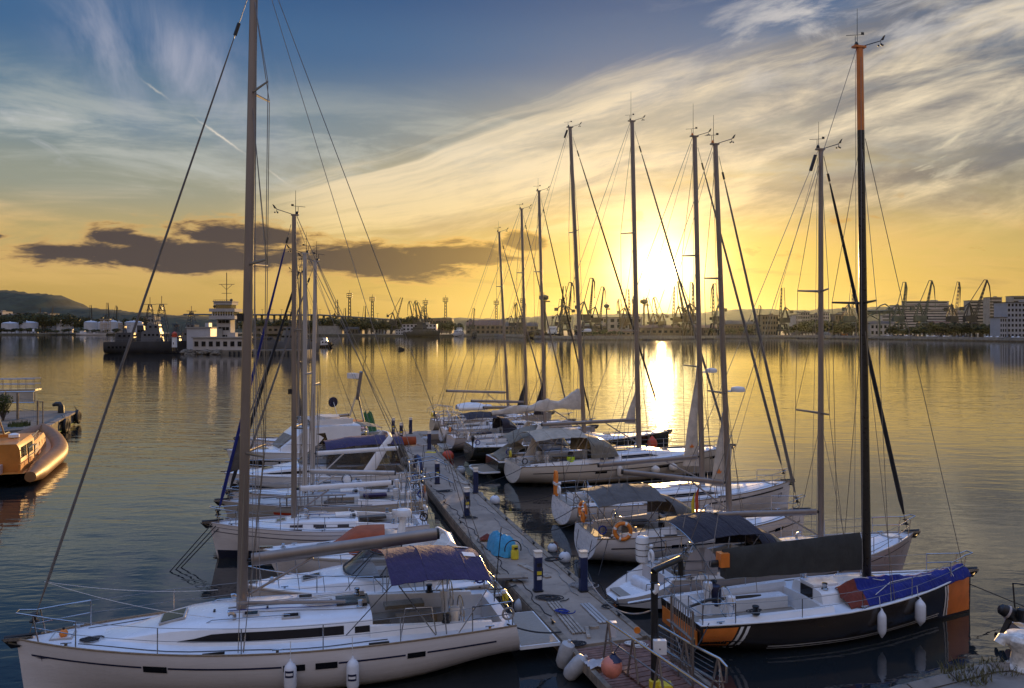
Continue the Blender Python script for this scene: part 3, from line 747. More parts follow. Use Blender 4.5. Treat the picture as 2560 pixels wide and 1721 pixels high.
def yacht(name, label, bow, stern, o, cat='sailing yacht', group='sailing yachts moored along the pontoon'):
    bow, stern = Vector(bow), Vector(stern); d = bow - stern; d.z = 0; L = d.length; mid = (bow + stern) / 2
    root = thing(name, label, cat, (mid.x, mid.y, 0), math.atan2(d.y, d.x), group)
    B = o['B']; hl = Hull(L, B, o.get('fs', 1.1), o.get('fb', 1.4), o.get('tw', .78), o.get('over', .3), o.get('rt', .2), full=o.get('full', 2.0))
    hm = o.get('hull', 'hull_white')
    hull = hl.mesh(TS).build('hull', hm, root, angle=50)
    for sd_ in (1, -1):
        for (t0, t1, dd, h, m_) in o.get('stripes', ()):
            MB().grid(hl.strip(t0, t1, dd, h, sd_)).build('hull_stripe', m_, hull)
        for (t0, t1, dd, h) in o.get('ports', ()):
            MB().grid(hl.strip(t0, t1, dd, h, sd_, .010, 4)).build('hull_window', 'window', hull)
        if o.get('boot'):
            bm_, bz = o['boot']; a, b = [], []
            for i in range(31):
                t = lerp(0.02, .992, i / 30); a.append(hl.atz(t, bz, sd_, .008)); b.append(hl.atz(t, -.06, sd_, .008))
            MB().grid([a, b]).build('boot_stripe', bm_, hull)
        MB().tube([hl.pt(t, 0.0, sd_) + Vector((0, -sd_ * .01, .012)) for t in TS], .026, 6).build('toe_rail', o.get('rail_mat', 'teak'), root)
    hp = lambda s_: hl.atz(.955, hl.zs(.955) - .32, s_, .012)
    ck = o.get('cockpit', (-L / 2 + .35, -L / 2 + .33 * L, B * .30, .5))
    deck_mesh(hl, ck).build('deck', o.get('deck', 'deck'), root, angle=30)
    x0c = ck[1] + .02 if not o.get('coach_x0') else o['coach_x0']
    co = Coach(hl, x0c, o.get('coach_x1', .27 * L), o.get('coach_w', .62), o.get('coach_h', .42), o.get('front', .45))
    cm = co.mesh().build('coachroof', o.get('coach_mat', 'gelcoat'), root, angle=35)
    lx = lambda q: lerp(co.x0, co.x1, q)
    for (q0, q1, k0, k1, cut) in o.get('coach_windows', ((.08, .22, .35, .75, 0), (.30, .62, .3, .75, .8))):
        for sd_ in (1, -1): co.window(lx(q0), lx(q1), k0, k1, sd_, cut).build('cabin_window', o.get('win_mat', 'window'), cm)
    for (q, y, sx, sy) in o.get('hatches', ((.78, 0, .5, .5), (.42, .0, .45, .4))):
        x = lx(q); e = .1; tl = -math.atan2(co.top(x + e) - co.top(x - e), 2 * e); hatch(root, (x, y, co.top(x, y) + .015), sx, sy, tl)
    # companionway and sliding hatch
    zt = co.top(co.x0 + .3)
    MB().box((co.x0 - .012, 0, zt - .32), (.03, .56, .55)).build('companionway_door', o.get('door', 'window'), root)
    MB().box((co.x0 + .42, 0, zt + .03), (.85, .66, .06)).build('sliding_hatch', 'win_smoke' if o.get('smoke') else 'gelcoat', root)
    for sd_ in (1, -1):
        w = co.w(lx(.5)) * .62
        MB().tube([Vector((lx(q), sd_ * w, co.top(lx(q), w) + (.0 if q in (.3, .62) else .06))) for q in (.3, .32, .46, .6, .62)], .014, 6).build('handrail', 'steel' if o.get('steel_hand', True) else 'teak', root)
    # cockpit: sole, benches, coamings
    zf = hl.fs + .3 * (hl.zs(hl.T((ck[0] + ck[1]) / 2)) - hl.fs) - ck[3]
    MB().box(((ck[0] + ck[1]) / 2, 0, zf + .012), ((ck[1] - ck[0]) - .1, ck[2] * 1.1, .02)).build('cockpit_sole', 'teak_grey', root)
    for sd_ in (1, -1):
        MB().box((lerp(ck[0], ck[1], .60), sd_ * ck[2] * .74, zf + .2), ((ck[1] - ck[0]) * .72, ck[2] * .42, .34)).build('cockpit_bench', o.get('bench', 'teak_grey'), root)
        rows = []
        for i in range(9):
            q = i / 8; x = lerp(ck[0] + .3, ck[1] + .1, q); hgt = .10 + o.get('coam', .16) * q; y0 = min(ck[2] + .01, hl.half(hl.T(x)) * .72); y1 = y0 + .26; z = hl.dz(hl.T(x), y1)
            rows.append([Vector((x, sd_ * y0, z - .05)), Vector((x, sd_ * (y0 + .02), z + hgt)), Vector((x, sd_ * (y0 + .17), z + hgt)), Vector((x, sd_ * y1, z - .03))])
        mb = MB().grid(rows, flip=sd_ > 0); mb.poly(rows[0]); mb.poly(rows[-1][::-1]); mb.build('coaming', 'gelcoat', root, angle=30)
        xw = lerp(ck[0], ck[1], .45); winch(root, Vector((xw, sd_ * (ck[2] + .10), hl.dz(hl.T(xw), ck[2]) + .16)), o.get('winch_s', 1.0))
        xw = co.x0 + .25; winch(root, Vector((xw, sd_ * .5, co.top(xw, .5))), o.get('winch_s', 1.0) * .85)
    for y in ([0] if o.get('wheels', 1) == 1 else [-ck[2] * .62, ck[2] * .62]):
        xw = ck[0] + .30 * (ck[1] - ck[0])
        MB().lathe([(.16, 0), (.13, .1), (.10, .7), (.15, .8), (.13, .95), (.04, .97)], (xw + .16, y, zf + .02), 10).build('steering_pedestal', 'gelcoat', root)
        wheel(root, (xw, y, zf + .82), o.get('wheel_r', .42))
    if o.get('table'): MB().box((lerp(ck[0], ck[1], .62), 0, zf + .32), (1.1, .32, .62)).build('cockpit_table', 'teak', root)
    # bow gear
    MB().box((L / 2 - .05, 0, hl.zs(1) + .02), (.62, .16, .09)).build('bow_roller', 'steel', root)
    ax = L / 2 + .22; az = hl.zs(1)
    mb = MB().beam((ax - .75, 0, az + .09), (ax + .05, 0, az + .07), .045); mb.grid([[(ax + .12, 0, az + .02), (ax - .1, .0, az - .22)], [(ax - .12, .17, az - .05), (ax - .42, .10, az - .16)]]); mb.grid([[(ax + .12, 0, az + .02), (ax - .1, .0, az - .22)], [(ax - .12, -.17, az - .05), (ax - .42, -.10, az - .16)]])
    mb.build('anchor', 'black', root)
    xh = L / 2 - 1.0; hatch(root, (xh, 0, hl.dz(hl.T(xh), 0) + .0), .5, min(.5, hl.half(hl.T(xh))), 0, 'anchor_locker', 'gelcoat')
    for sd_ in (1, -1):
        for t in (.06, .5, .9):
            p = Vector((hl.X(t), sd_ * (hl.half(t) - .10), hl.zs(t) + .02)); MB().tube([p + Vector((-.12, 0, .05)), p + Vector((.12, 0, .05))], .018, 6).box(p + Vector((0, 0, .02)), (.07, .03, .06)).build('cleat', 'steel', root)
    MB().tube([Vector((lx(q), B * .30, hl.dz(hl.T(lx(q)), B * .3) + .03)) for q in (.05, .45)], .018, 6).build('genoa_track', 'black', root)
    if o.get('rails', True): rails(root, hl, o.get('stanchions', 5), o.get('rail_h', .58))
    mp = None
    o.setdefault('mast_x', lerp(co.x0, co.x1, .62)); o.setdefault('mast_foot', co.top(o['mast_x']) - .05)
    if o.get('mast_top'): mp = rig(root, hl, o)
    if o.get('sprayhood'):
        cm_, xa, xb, w, hh, wn = o['sprayhood']; zb_ = co.top(xb, w * .8) - .12
        s_ = hood(xa, xb, w, zb_, hh).build('sprayhood', cm_, root)
        for a0, a1 in ((.12, .34), (.38, .62), (.66, .88)):
            hood(xa, xb, w, zb_, hh, .45, .93, a0 * math.pi, a1 * math.pi, .012, 5, 5).build('hood_window', wn, s_)
        hood(xa, xb, w, zb_, hh, .0, .03, 0, math.pi, .008, 1, 20).build('hood_trim', cm_, s_)
    if o.get('bimini'):
        cm_, xa, xb, w, z0, z1 = o['bimini'][:6]; dr = o.get('bimini_drop', .32)
        mb, rows = canopy(xa, xb, w, z0, z1, dr); bi = mb.build('bimini', cm_, root)
        for q in (.02, .5, .98):
            i = int(q * (len(rows) - 1)); arc = [p - Vector((0, 0, .03)) for p in rows[i]]
            xm = lerp(xa, xb, .45); f = Vector((lerp(xm, arc[0].x, .25), 0, hl.zs(hl.T(xm)) + .02)); y = min(w * .98, hl.half(hl.T(xm)) - .12)
            MB().tube([Vector((f.x, -y, f.z))] + arc + [Vector((f.x, y, f.z))], .016, 6).build('bimini_frame', 'steel', bi)
        for q in o.get('seams', (.34, .68)):
            i = int(q * (len(rows) - 1)); MB().tube([p + Vector((0, 0, .004)) for p in rows[i]], .012, 4).build('bimini_seam', cm_, bi)
        for (qx, uy, sx, sy) in o.get('bimini_panes', ()):
            x = lerp(xa, xb, qx); a = [[None] * 4 for _ in range(4)]
            for i in range(4):
                for j in range(4):
                    q = qx + (i / 3 - .5) * sx / (xb - xa); u = uy + (j / 3 - .5) * sy / w
                    a[i][j] = Vector((lerp(xa, xb, q), w * u * (1 - .04 * abs(u)), lerp(z0, z1, q) + .1 * math.sin(math.pi * q) - dr * abs(u) ** 1.6 + .012))
            MB().grid(a).build('bimini_window', 'white', bi)
        for sd_ in (1, -1):
            MB().bar(rows[0][-1 if sd_ > 0 else 0], Vector((-L / 2 + .1, sd_ * hl.half(0) * .8, hl.zs(0) + .5)), .009, 4).build('bimini_strap', 'black', bi)
            MB().bar(rows[-1][-1 if sd_ > 0 else 0], Vector((xb + 1.1, sd_ * hl.half(hl.T(xb + 1)) * .7, hl.zs(.4) + .1)), .012, 4).build('bimini_strap', 'black', bi)
    if o.get('platform'):
        ln, w, z, m_ = o['platform']
        pf = MB().box((-L / 2 - hl.rt * .8 - ln / 2, 0, z), (ln, w, .09)).build('swim_platform', 'gelcoat', root)
        MB().box((-L / 2 - hl.rt * .8 - ln / 2, 0, z + .05), (ln - .1, w - .12, .02)).build('platform_planking', m_, pf)
    if o.get('transom_seat'):
        MB().box((-L / 2 + .18, 0, hl.zs(0) + .02), (.34, hl.half(0) * 1.5, .03)).build('stern_seat', 'teak_grey', root)
    if o.get('transom_door'):
        w_ = hl.half(0) * .62; zt_ = hl.zs(0) - .16; pts = []
        rim = [(-w_, zt_), (-w_ * .95, .42), (-w_ * .8, .30), (w_ * .8, .30), (w_ * .95, .42), (w_, zt_)]
        for y, z in rim:
            v = (hl.zs(0) - z) / (hl.zs(0) - hl.zb(0)); pts.append(Vector((-L / 2 - hl.rt * v - .012, y, z)))
        MB().tube(pts, .010, 4).build('transom_door_seam', 'black', hull)
    return root, hl, co, mp

def world_of(root, p):
    return Matrix.Translation(root.location) @ Matrix.Rotation(root.rotation_euler[2], 4, 'Z') @ Vector(p)

def fender(label, root, hl, t, side, ln=.62, r=.14, drop=0.35, m='fender', mark=None, group='fenders hung on the yachts'):
    a = world_of(root, hl.atz(t, hl.zs(t), side, .0)); z1 = hl.zs(t) - drop
    w = max((world_of(root, hl.atz(t, z, side, 0)) for z in (z1, z1 - ln)), key=lambda q: abs((q - Vector(root.location)).length))
    out = (a - world_of(root, Vector((hl.X(t), 0, 0)))); out.z = 0; out.normalize()
    c = world_of(root, hl.atz(t, z1 - ln / 2, side, r + .01)); c.z = 0
    th = thing('fender', label, 'fender', (c.x, c.y, z1 - ln), math.atan2(out.y, out.x), group)
    k = r * .45
    MB().lathe([(.02, 0), (.035, .03), (k, .06), (r * .85, .14), (r, .22), (r, ln - .18), (r * .85, ln - .11), (k, ln - .04), (.03, ln), (.02, ln + .04)], (0, 0, 0), 14).build('fender_body', m, th)
    a.z -= 0; loc = Matrix.Rotation(-th.rotation_euler[2], 4, 'Z') @ (Vector((a.x, a.y, hl.zs(t) + .3)) - Vector(th.location))
    MB().tube([(0, 0, ln + .03), Vector((loc.x + .04, loc.y, hl.zs(t) - th.location.z + .02)), Vector((loc.x, loc.y, loc.z))], .010, 5).build('fender_rope', 'rope_white', th)
    if mark:
        mb = MB(); rows = []
        for dz_ in (0, .03, .11, .14):
            pass
        def patch(z0_, z1_, a0, a1, m_):
            rows = [[Vector(((r + .004) * math.cos(lerp(a0, a1, i / 6)), (r + .004) * math.sin(lerp(a0, a1, i / 6)), z)) for i in range(7)] for z in (z0_, z1_)]
            MB().grid(rows).build('fender_badge', m_, th)
        zc_ = ln * mark
        patch(zc_, zc_ + .16, -.9, .5, 'navy_paint'); 
        rows = [[Vector(((r + .007) * math.cos(lerp(-.75, .35, i / 6)), (r + .007) * math.sin(lerp(-.75, .35, i / 6)), z)) for i in range(7)] for z in (zc_ + .05, zc_ + .11)]
        MB().grid(rows).build('fender_badge', 'white', th)
    return th
# ------------------------------------------------------------------ pontoon
def pontoon():
    red = [gp(*q, .45) for q in ((1590, 1568), (1581, 1559), (1416, 1427), (1180, 1218), (1037, 1070))]
    near, far = red[1], red[-1]
    pts = []
    dirs = []
    e = [Vector((4.6, 19.4, .45))] + red[1:]
    # right edge, resampled; the left edge lies 2.45 m to the west
    path = []
    for i in range(len(e) - 1):
        for k in range(8): path.append(e[i].lerp(e[i + 1], k / 8))
    path.append(e[-1])
    sm = []
    for i in range(len(path)):
        j = [path[max(0, min(len(path) - 1, i + k))] for k in range(-4, 5)]; sm.append(sum(j, Vector()) / 9)
    return sm
PR = pontoon()                                                     # right edge, near to far
def pedge(s):
    """point on the right edge s metres from its near end, and the unit vectors along and to the right"""
    d = 0
    for i in range(len(PR) - 1):
        l = (PR[i + 1] - PR[i]).length
        if d + l >= s or i == len(PR) - 2:
            a = (PR[i + 1] - PR[i]).normalized(); return PR[i] + a * (s - d), a, Vector((a.y, -a.x, 0))
        d += l
PLEN = sum((PR[i + 1] - PR[i]).length for i in range(len(PR) - 1))
PW = 2.4
def onpier(s, off, z=0.0):
    """off metres left of the right edge"""
    p, a, r = pedge(s); q = p - r * off; q.z = .45 + z; return q
def pang(s): p, a, r = pedge(s); return math.atan2(a.y, a.x)
def near_s(px, py, z=.45):
    q = gp(px, py, z); best = min(((onpier(i * .1, 0) - q).length, i * .1) for i in range(0, int(PLEN * 10)))
    s = best[1]
    for _ in range(3):
        p, a, r = pedge(s); s += (q - p).dot(a); s = max(0, min(PLEN - .01, s))
    p, a, r = pedge(s); return s, -(q - p).dot(r)

def concrete(name, c):
    m, b, nt = new_mat(name); p = pos(nt)
    n = noise(p, .5, 6, .65); n2 = noise(p, 9, 5, .7); n3 = noise(p, 2.2, 5, .6, .8)
    base = mixc(sstep(n, .35, .65), tuple(k * .72 for k in c) + (1,), tuple(k * 1.15 for k in c) + (1,))
    base = mixc(sstep(n3, .58, .70) * .55, base, tuple(k * .42 for k in c) + (1,))
    base = mixc(sstep(n2, .55, .75) * .25, base, tuple(k * .5 for k in c) + (1,))
    n4 = noise(p, 26, 2, .5); n5 = noise(p, 1.1, 2, .5)
    base = mixc(sstep(n4, .735, .76) * sstep(n5, .5, .62) * .8, base, (.62, .60, .55, 1))       # gull droppings
    nt.links.new(base, b.inputs['Base Color']); b.inputs['Roughness'].default_value = .85
    bn = nt.nodes.new('ShaderNodeBump'); bn.inputs['Strength'].default_value = .35; bn.inputs['Distance'].default_value = .02
    nt.links.new((n2 + n3 * .6).k, bn.inputs['Height']); nt.links.new(bn.outputs[0], b.inputs['Normal'])
    return m
M['concrete'] = concrete('concrete', (0.34, 0.265, 0.20))
M['concrete_dark'] = concrete('stained_concrete', (0.16, 0.145, 0.12))
M['stone'] = concrete('quay_stone', (0.24, 0.20, 0.16))
M['timber'] = mat('weathered_timber', (0.22, 0.17, 0.12), .75, var=.35, scale=4, stretch=(1, 1, 1), bump=.3)
M['timber_red'] = mat('reddish_boards', (0.20, 0.10, 0.07), .7, var=.3, scale=5, bump=.3)
M['plank'] = mat('grey_plank', (0.34, 0.28, 0.22), .75, var=.3, scale=5, bump=.2)

pontoon_t = thing('pontoon', 'long grey concrete pontoon with timber edges running out between the moored boats', 'pontoon', PR[0])
PO = Vector(pontoon_t.location)
S0 = 2.3                                                            # concrete from here on, boards nearer
def sec(s0, s1, n, off0, off1, z0, z1):
    rows = []
    for i in range(n + 1):
        s = lerp(s0, s1, i / n); rows.append([onpier(s, o, z) - PO for o, z in ((off0, z0), (off0, z1), (off1, z1), (off1, z0))])
    mb = MB(); mb.grid(rows, True); mb.poly(rows[0]); mb.poly(rows[-1][::-1]); return mb
k = S0; 
while k < PLEN - 1:
    e = min(k + 11.8, PLEN - .2); sec(k, e - .03, 12, .02, PW - .02, -.62, 0).build('deck_section', 'concrete', pontoon_t); k += 11.8
for off in (0.0, PW - .16):
    sec(S0, PLEN - .4, 40, off - .03, off + .17, -.26, .035).build('edge_timber', 'timber', pontoon_t)
    sec(S0, PLEN - .4, 40, off - .05 if off < 1 else off + .17, off - .03 if off < 1 else off + .19, -.30, -.02).build('rubbing_strip', 'timber', pontoon_t)
s = S0 + 1.6
while s < PLEN - 3:
    for off in (.16, PW - .16):
        p = onpier(s, off, .04) - PO; a = pang(s)
        MB().box(p + Vector((0, 0, .03)), (.08, .05, .07), a).tube([p + Vector((math.cos(a) * q, math.sin(a) * q, .08)) for q in (-.17, 0, .17)], .02, 6).build('mooring_cleat', 'black', pontoon_t)
    s += 4.1
# cross pontoon at the far end
c = onpier(PLEN - .6, PW / 2); a = pang(PLEN - 1); 
MB().box(c - PO + Vector((math.sin(a), -math.cos(a), 0)) * -.5 + Vector((math.cos(a) * 1.0, math.sin(a) * 1.0, -.32)), (2.2, 15.5, .62), a).build('cross_section', 'concrete', pontoon_t)

# boarded landing nearer the quay
land = thing('landing_stage', 'reddish brown boarded landing stage in front of the concrete pontoon', 'landing stage', onpier(S0 - .2, PW / 2))
lo = Vector(land.location); a = pang(0.5); d = Vector((math.cos(a), math.sin(a), 0)); rr_ = Vector((d.y, -d.x, 0))
MB().box(d * -3.6 + Vector((0, 0, -.10)), (7.4, PW + .1, .12), a).build('landing_frame', 'timber', land)
mb = MB()
for i in range(52):
    c = d * (-.08 - i * .14) + rr_ * rnd.uniform(-.02, .02); mb.box(c + Vector((0, 0, -.02 + rnd.uniform(-.004, .004))), (.115, PW - .05, .04), a)
mb.build('boards', 'timber_red', land, smooth=False)
for sg in (-1, 1): MB().box(d * -3.6 + rr_ * sg * (PW / 2 - .02) + Vector((0, 0, .02)), (7.4, .14, .12), a).build('kerb_timber', 'timber', land)

# ------------------------------------------------------------------ the yachts
RIGHT = 'sailing yachts moored on the right of the pontoon'; LEFT = 'sailing yachts moored on the left of the pontoon'
Y = {}
# front left, the largest in the picture
b, s_ = gp(42, 1600, 1.5), gp(1252, 1512, 1.2)
Y['L1'] = yacht('sailing_yacht', 'large white sailing yacht nearest the camera, with navy bimini and folded-down swim platform', b, s_, dict(
    B=4.0, fs=1.17, fb=1.52, tw=.80, over=.25, rt=.25, hull='hull_white', mast_x=.90, mast_top=18.9, mast_foot=1.75, mast_r=.136, rake=.32,
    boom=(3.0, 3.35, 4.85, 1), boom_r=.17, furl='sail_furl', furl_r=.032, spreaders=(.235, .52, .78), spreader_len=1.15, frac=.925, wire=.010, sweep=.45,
    coach_w=.66, coach_h=.50, coach_x1=4.15, front=.60, coach_windows=((.005, .07, .30, .62, 0), (.112, .72, .28, .72, .9)), hatches=((.75, 0, .62, .72), (.31, .75, .45, .3), (.25, -.62, .42, .3), (.46, .45, .4, .3)),
    stripes=((.05, .20, .30, .045, 'navy_paint'), (.246, .382, .30, .045, 'navy_paint'), (.492, .705, .30, .045, 'navy_paint'), (.755, .972, .30, .045, 'navy_paint')), ports=((.204, .242, .28, .14), (.384, .427, .28, .16), (.447, .489, .28, .16), (.707, .752, .28, .16)),
    boot=('black', .06), cockpit=(-5.75, -2.35, 1.15, .62), wheels=2, table=True, bimini=('cloth_navy', -5.35, -2.75, 1.72, 2.75, 2.86), seams=(.28, .66),
    bimini_panes=((.12, -.35, .34, .30), (.12, .18, .34, .30)), platform=(1.15, 2.5, .42, 'teak_grey'), smoke=True, deck_light=.44, halyards=3, winch_s=1.3, rail_h=.62, stanchions=6, full=2.1), group=LEFT)
# row on the left, front to back
def LB(bow, stern): return gp(*bow), gp(*stern)
b, s_ = LB((523, 1308, 1.4), (1062, 1292, 1.1))
Y['L4'] = yacht('sailing_yacht', 'white sailing yacht with navy waterline and a blue furled headsail on the left row', b, s_, dict(
    B=3.0, fs=1.0, fb=1.42, tw=.72, over=.4, mast_x=1.05, mast_top=13.55, rake=.0, mast_r=.115, boom=(2.55, 2.6, 3.7, 0), boom_mat='white', furl='furl_blue', furl_r=.06, furl_clew=(.16, .30, .55, 'cloth_grey'),
    coach_h=.34, coach_w=.62, stripes=((.0, .99, .30, .03, 'navy_paint'), (.12, .97, .13, .018, 'navy_paint')), boot=('hull_navy', .34), coach_windows=((.10, .22, .25, .62, 0), (.34, .47, .25, .62, 0), (.58, .71, .25, .62, 0)),
    win_mat='hull_navy', wheels=1, wheel_r=.5, spreaders=(.30, .62), wire=.013, hatches=((.80, 0, .42, .42),), rail_mat='hull_grey', radar=None, deck_light=.42), group=LEFT)
b, s_ = LB((552, 1252, 1.25), (1058, 1243, .95))
Y['L5'] = yacht('sailing_yacht', 'older grey-beige sailing yacht with dark cabin windows and a ladder lashed along its rail', b, s_, dict(
    B=3.0, fs=.95, fb=1.25, tw=.62, over=.7, hull='hull_beige', coach_mat='deck_grey', deck='deck_grey', mast_x=.9, mast_top=12.45, rake=.0, mast_r=.12, mast_mat='alu_dull', boom=(2.4, 2.15, 3.9, 0), boom_mat='alu_dull',
    furl='furl_black', furl_r=.07, coach_h=.46, coach_w=.66, coach_windows=((.06, .40, .2, .85, .5),), win_mat='win_smoke', stripes=((.2, .75, .28, .12, 'red'),), spreaders=(.5,), wire=.013, rail_mat='hull_grey', sprayhood=None), group=LEFT)
m_ = gp(779, 1193, 1.7); b = m_ + Vector((-3.6, -1.05, 0)); s_ = m_ + Vector((5.3, 1.5, 0))
Y['L6'] = yacht('sailing_yacht', 'low white sailing yacht on the left row between the beige yacht and the arch-topped cruiser', b, s_, dict(
    B=2.9, fs=.9, fb=1.2, tw=.7, over=.5, mast_x=.85, mast_top=12.3, rake=.15, mast_r=.115, mast_mat='alu_dull', boom=(2.85, 2.95, 4.0, 0), boom_mat='white', coach_h=.40, coach_windows=((.1, .5, .3, .75, .7),),
    boot=('hull_navy', .12), spreaders=(.45,), wire=.013, stripes=((.02, .97, .18, .05, 'hull_navy'),), furl='sail_furl', furl_r=.05), group=LEFT)
m_ = gp(744, 1080, 1.6); b = m_ + Vector((-3.9, -1.15, 0)); s_ = m_ + Vector((4.6, 1.35, 0))
Y['L9'] = yacht('sailing_yacht', 'farthest white sailing yacht of the left row, its slim mast standing behind the motor yacht', b, s_, dict(
    B=2.8, fs=.9, fb=1.3, tw=.7, over=.5, mast_x=.4, mast_top=13.0, rake=.25, mast_r=.10, boom=(2.5, 2.7, 3.4, 0), coach_h=.38, spreaders=(.45,), wire=.014, furl='sail_furl', furl_r=.05,
    clew=(1.9, 4.2, .75, 'cloth_black')), group=LEFT)
# right side, front to back
b, s_ = gp(2425, 1424, 1.35), gp(1700, 1528, .95)
Y['R1'] = yacht('racing_yacht', 'black racing yacht with orange bow and stern panels and a dark boom cover', b, s_, dict(
    B=3.1, fs=.95, fb=1.32, tw=.80, over=.02, rt=-.05, hull='hull_black', rail_mat='white', mast_x=1.2, mast_top=17.55, mast_foot=1.35, mast_r=.155, rake=.25, mast_mat='mast_black', mast_tip='hull_orange', tip_from=.845,
    boom=(2.12, 2.16, 4.9, 2), boom_mat='mast_black', boom_cover=('cloth_dark', 2.80, 2.58, .42), vang=False, topping=False, spreaders=(.52,), spreader_len=1.15, frac=.83, sweep=.35, wire=.011, backstay=True, halyards=2,
    coach_w=.50, coach_h=.36, coach_x0=-.9, coach_x1=3.2, front=.30, coach_windows=(), hatches=((.55, 0, .45, .45),), cockpit=(-5.25, -1.0, 1.05, .45), bench='gelcoat', wheels=0, winch_s=1.35, stanchions=5, rail_h=.55, coam=.05, full=1.7, aerial_h=1.2), 'racing yacht', RIGHT)
b, s_ = gp(2283, 1331, 1.5), gp(1640, 1440, .9)
Y['R2'] = yacht('sailing_yacht', 'pale grey sailing yacht with a plum black bimini and white scoop-shaped stern', b, s_, dict(
    B=3.5, fs=1.05, fb=1.5, tw=.62, over=.75, rt=.3, hull='hull_grey', rail_mat='hull_beige', mast_x=1.2, mast_top=15.3, rake=-.0, mast_r=.125, boom=(2.55, 2.72, 4.0, 0), furl='furl_black', furl_r=.07, furl_clew=None,
    coach_h=.36, coach_w=.64, coach_windows=((.05, .18, .3, .7, 0),), stripes=((.1, .97, .20, .03, 'black'),), bimini=('cloth_black', -4.75, -2.2, 1.55, 2.62, 2.70), sprayhood=('cloth_black', -2.15, -.75, 1.45, 1.0, 'win_clear'),
    wheels=1, wheel_r=.5, spreaders=(.33, .64), wire=.012, reflector=True, deck='deck', hatches=((.70, 0, .62, .62), (.88, 0, .5, .5)), stanchions=6, frac=.985, clew=None), group=RIGHT)
b, s_ = gp(2011, 1276, 1.45), gp(1465, 1325, 1.15)
Y['R3'] = yacht('sailing_yacht', 'white sailing yacht with a grey bimini and orange lifebuoys on its stern rail', b, s_, dict(
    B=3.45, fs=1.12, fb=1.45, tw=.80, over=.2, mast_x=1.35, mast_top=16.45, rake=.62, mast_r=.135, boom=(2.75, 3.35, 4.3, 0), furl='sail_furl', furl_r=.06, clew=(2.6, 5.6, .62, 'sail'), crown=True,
    coach_h=.36, coach_w=.64, coach_windows=((.04, .14, .35, .7, 0), (.2, .6, .35, .72, .9)), stripes=((.06, .97, .34, .05, 'black'),), ports=((.30, .36, .30, .13), (.8, .85, .3, .14)), bimini=('cloth_grey', -4.75, -2.05, 1.62, 2.68, 2.78),
    sprayhood=('cloth_grey', -1.6, -.45, 1.5, .95, 'win_clear'), wheels=1, transom_door=True, transom_seat=True, boot=('black', .08), wire=.012, top_light=True, radar=(.335, 1), aerial_h=1.2, spreaders=(.33, .64), stanchions=5), group=RIGHT)
b, s_ = gp(1975, 1203, 1.45), gp(1405, 1252, 1.1)
Y['R4'] = yacht('sailing_yacht', 'white sailing yacht with a long dark cabin window and the number 17 on its bow', b, s_, dict(
    B=3.7, fs=1.08, fb=1.45, tw=.80, over=.2, mast_x=1.15, mast_top=18.2, rake=.4, mast_r=.15, boom=(2.85, 2.65, 5.0, 0), furl='sail_furl', furl_r=.065, clew=(2.4, 7.2, .85, 'sail'), crown=True,
    coach_h=.38, coach_w=.64, coach_windows=((.12, .70, .3, .72, .9),), stripes=((.55, .95, .16, .075, 'black'),), wheels=2, transom_door=False, transom_seat=True, wire=.012, top_light=True, radar=(.325, 1), spreaders=(.34, .66), aerial_h=1.6), group=RIGHT)
b, s_ = gp(1830, 1119, 1.5), gp(1282, 1159, 1.15)
Y['R5'] = yacht('sailing_yacht', 'cream white sailing yacht with a beige bimini and a lime float in its cockpit', b, s_, dict(
    B=4.3, fs=1.2, fb=1.62, tw=.82, over=.2, hull='hull_cream', mast_x=.8, mast_top=21.6, rake=.45, mast_r=.17, boom=(3.45, 3.35, 5.9, 0), furl='sail_furl', furl_r=.07, clew=(3.2, 5.2, .75, 'sail'),
    coach_h=.44, coach_w=.66, coach_windows=((.0, .06, .35, .7, 0), (.10, .17, .35, .7, 0), (.24, .62, .3, .72, .9)), stripes=((.05, .95, .36, .05, 'black'),), ports=((.30, .35, .42, .12), (.57, .63, .42, .12), (.86, .90, .4, .13)),
    bimini=('cloth_beige', -6.3, -3.2, 1.85, 2.95, 3.05), sprayhood=('cloth_tan', -3.0, -1.1, 1.75, 1.15, 'win_clear'), wheels=2, transom_seat=True, boot=('black', .1), wire=.013, aerial_h=1.8, spreaders=(.36, .66), stanchions=6), group=RIGHT)
b, s_ = gp(1672, 1078, 1.5), gp(1174, 1112, 1.1)
Y['R7'] = yacht('sailing_yacht', 'black hulled sailing yacht with a loose cream mainsail heaped on its boom', b, s_, dict(
    B=4.0, fs=1.1, fb=1.5, tw=.74, over=.1, hull='hull_green', rail_mat='hull_beige', mast_x=.85, mast_top=23.2, rake=1.05, mast_r=.17, boom=(3.6, 3.1, 6.4, 0), pile=('sail', .62, .34), furl='furl_black', furl_r=.07,
    coach_h=.40, coach_w=.6, coach_windows=((.1, .5, .3, .75, .6),), wheels=1, wire=.014, reflector=True, spreaders=(.34, .66), aerial=False, radar=(.335, 1), sweep=.1, clew=None), group=RIGHT)
ax = Vector((.957, .29, 0))
def RB(stern, L): p = gp(*stern); return p + ax * L, p
b, s_ = RB((1128, 1096, .9), 11.5)
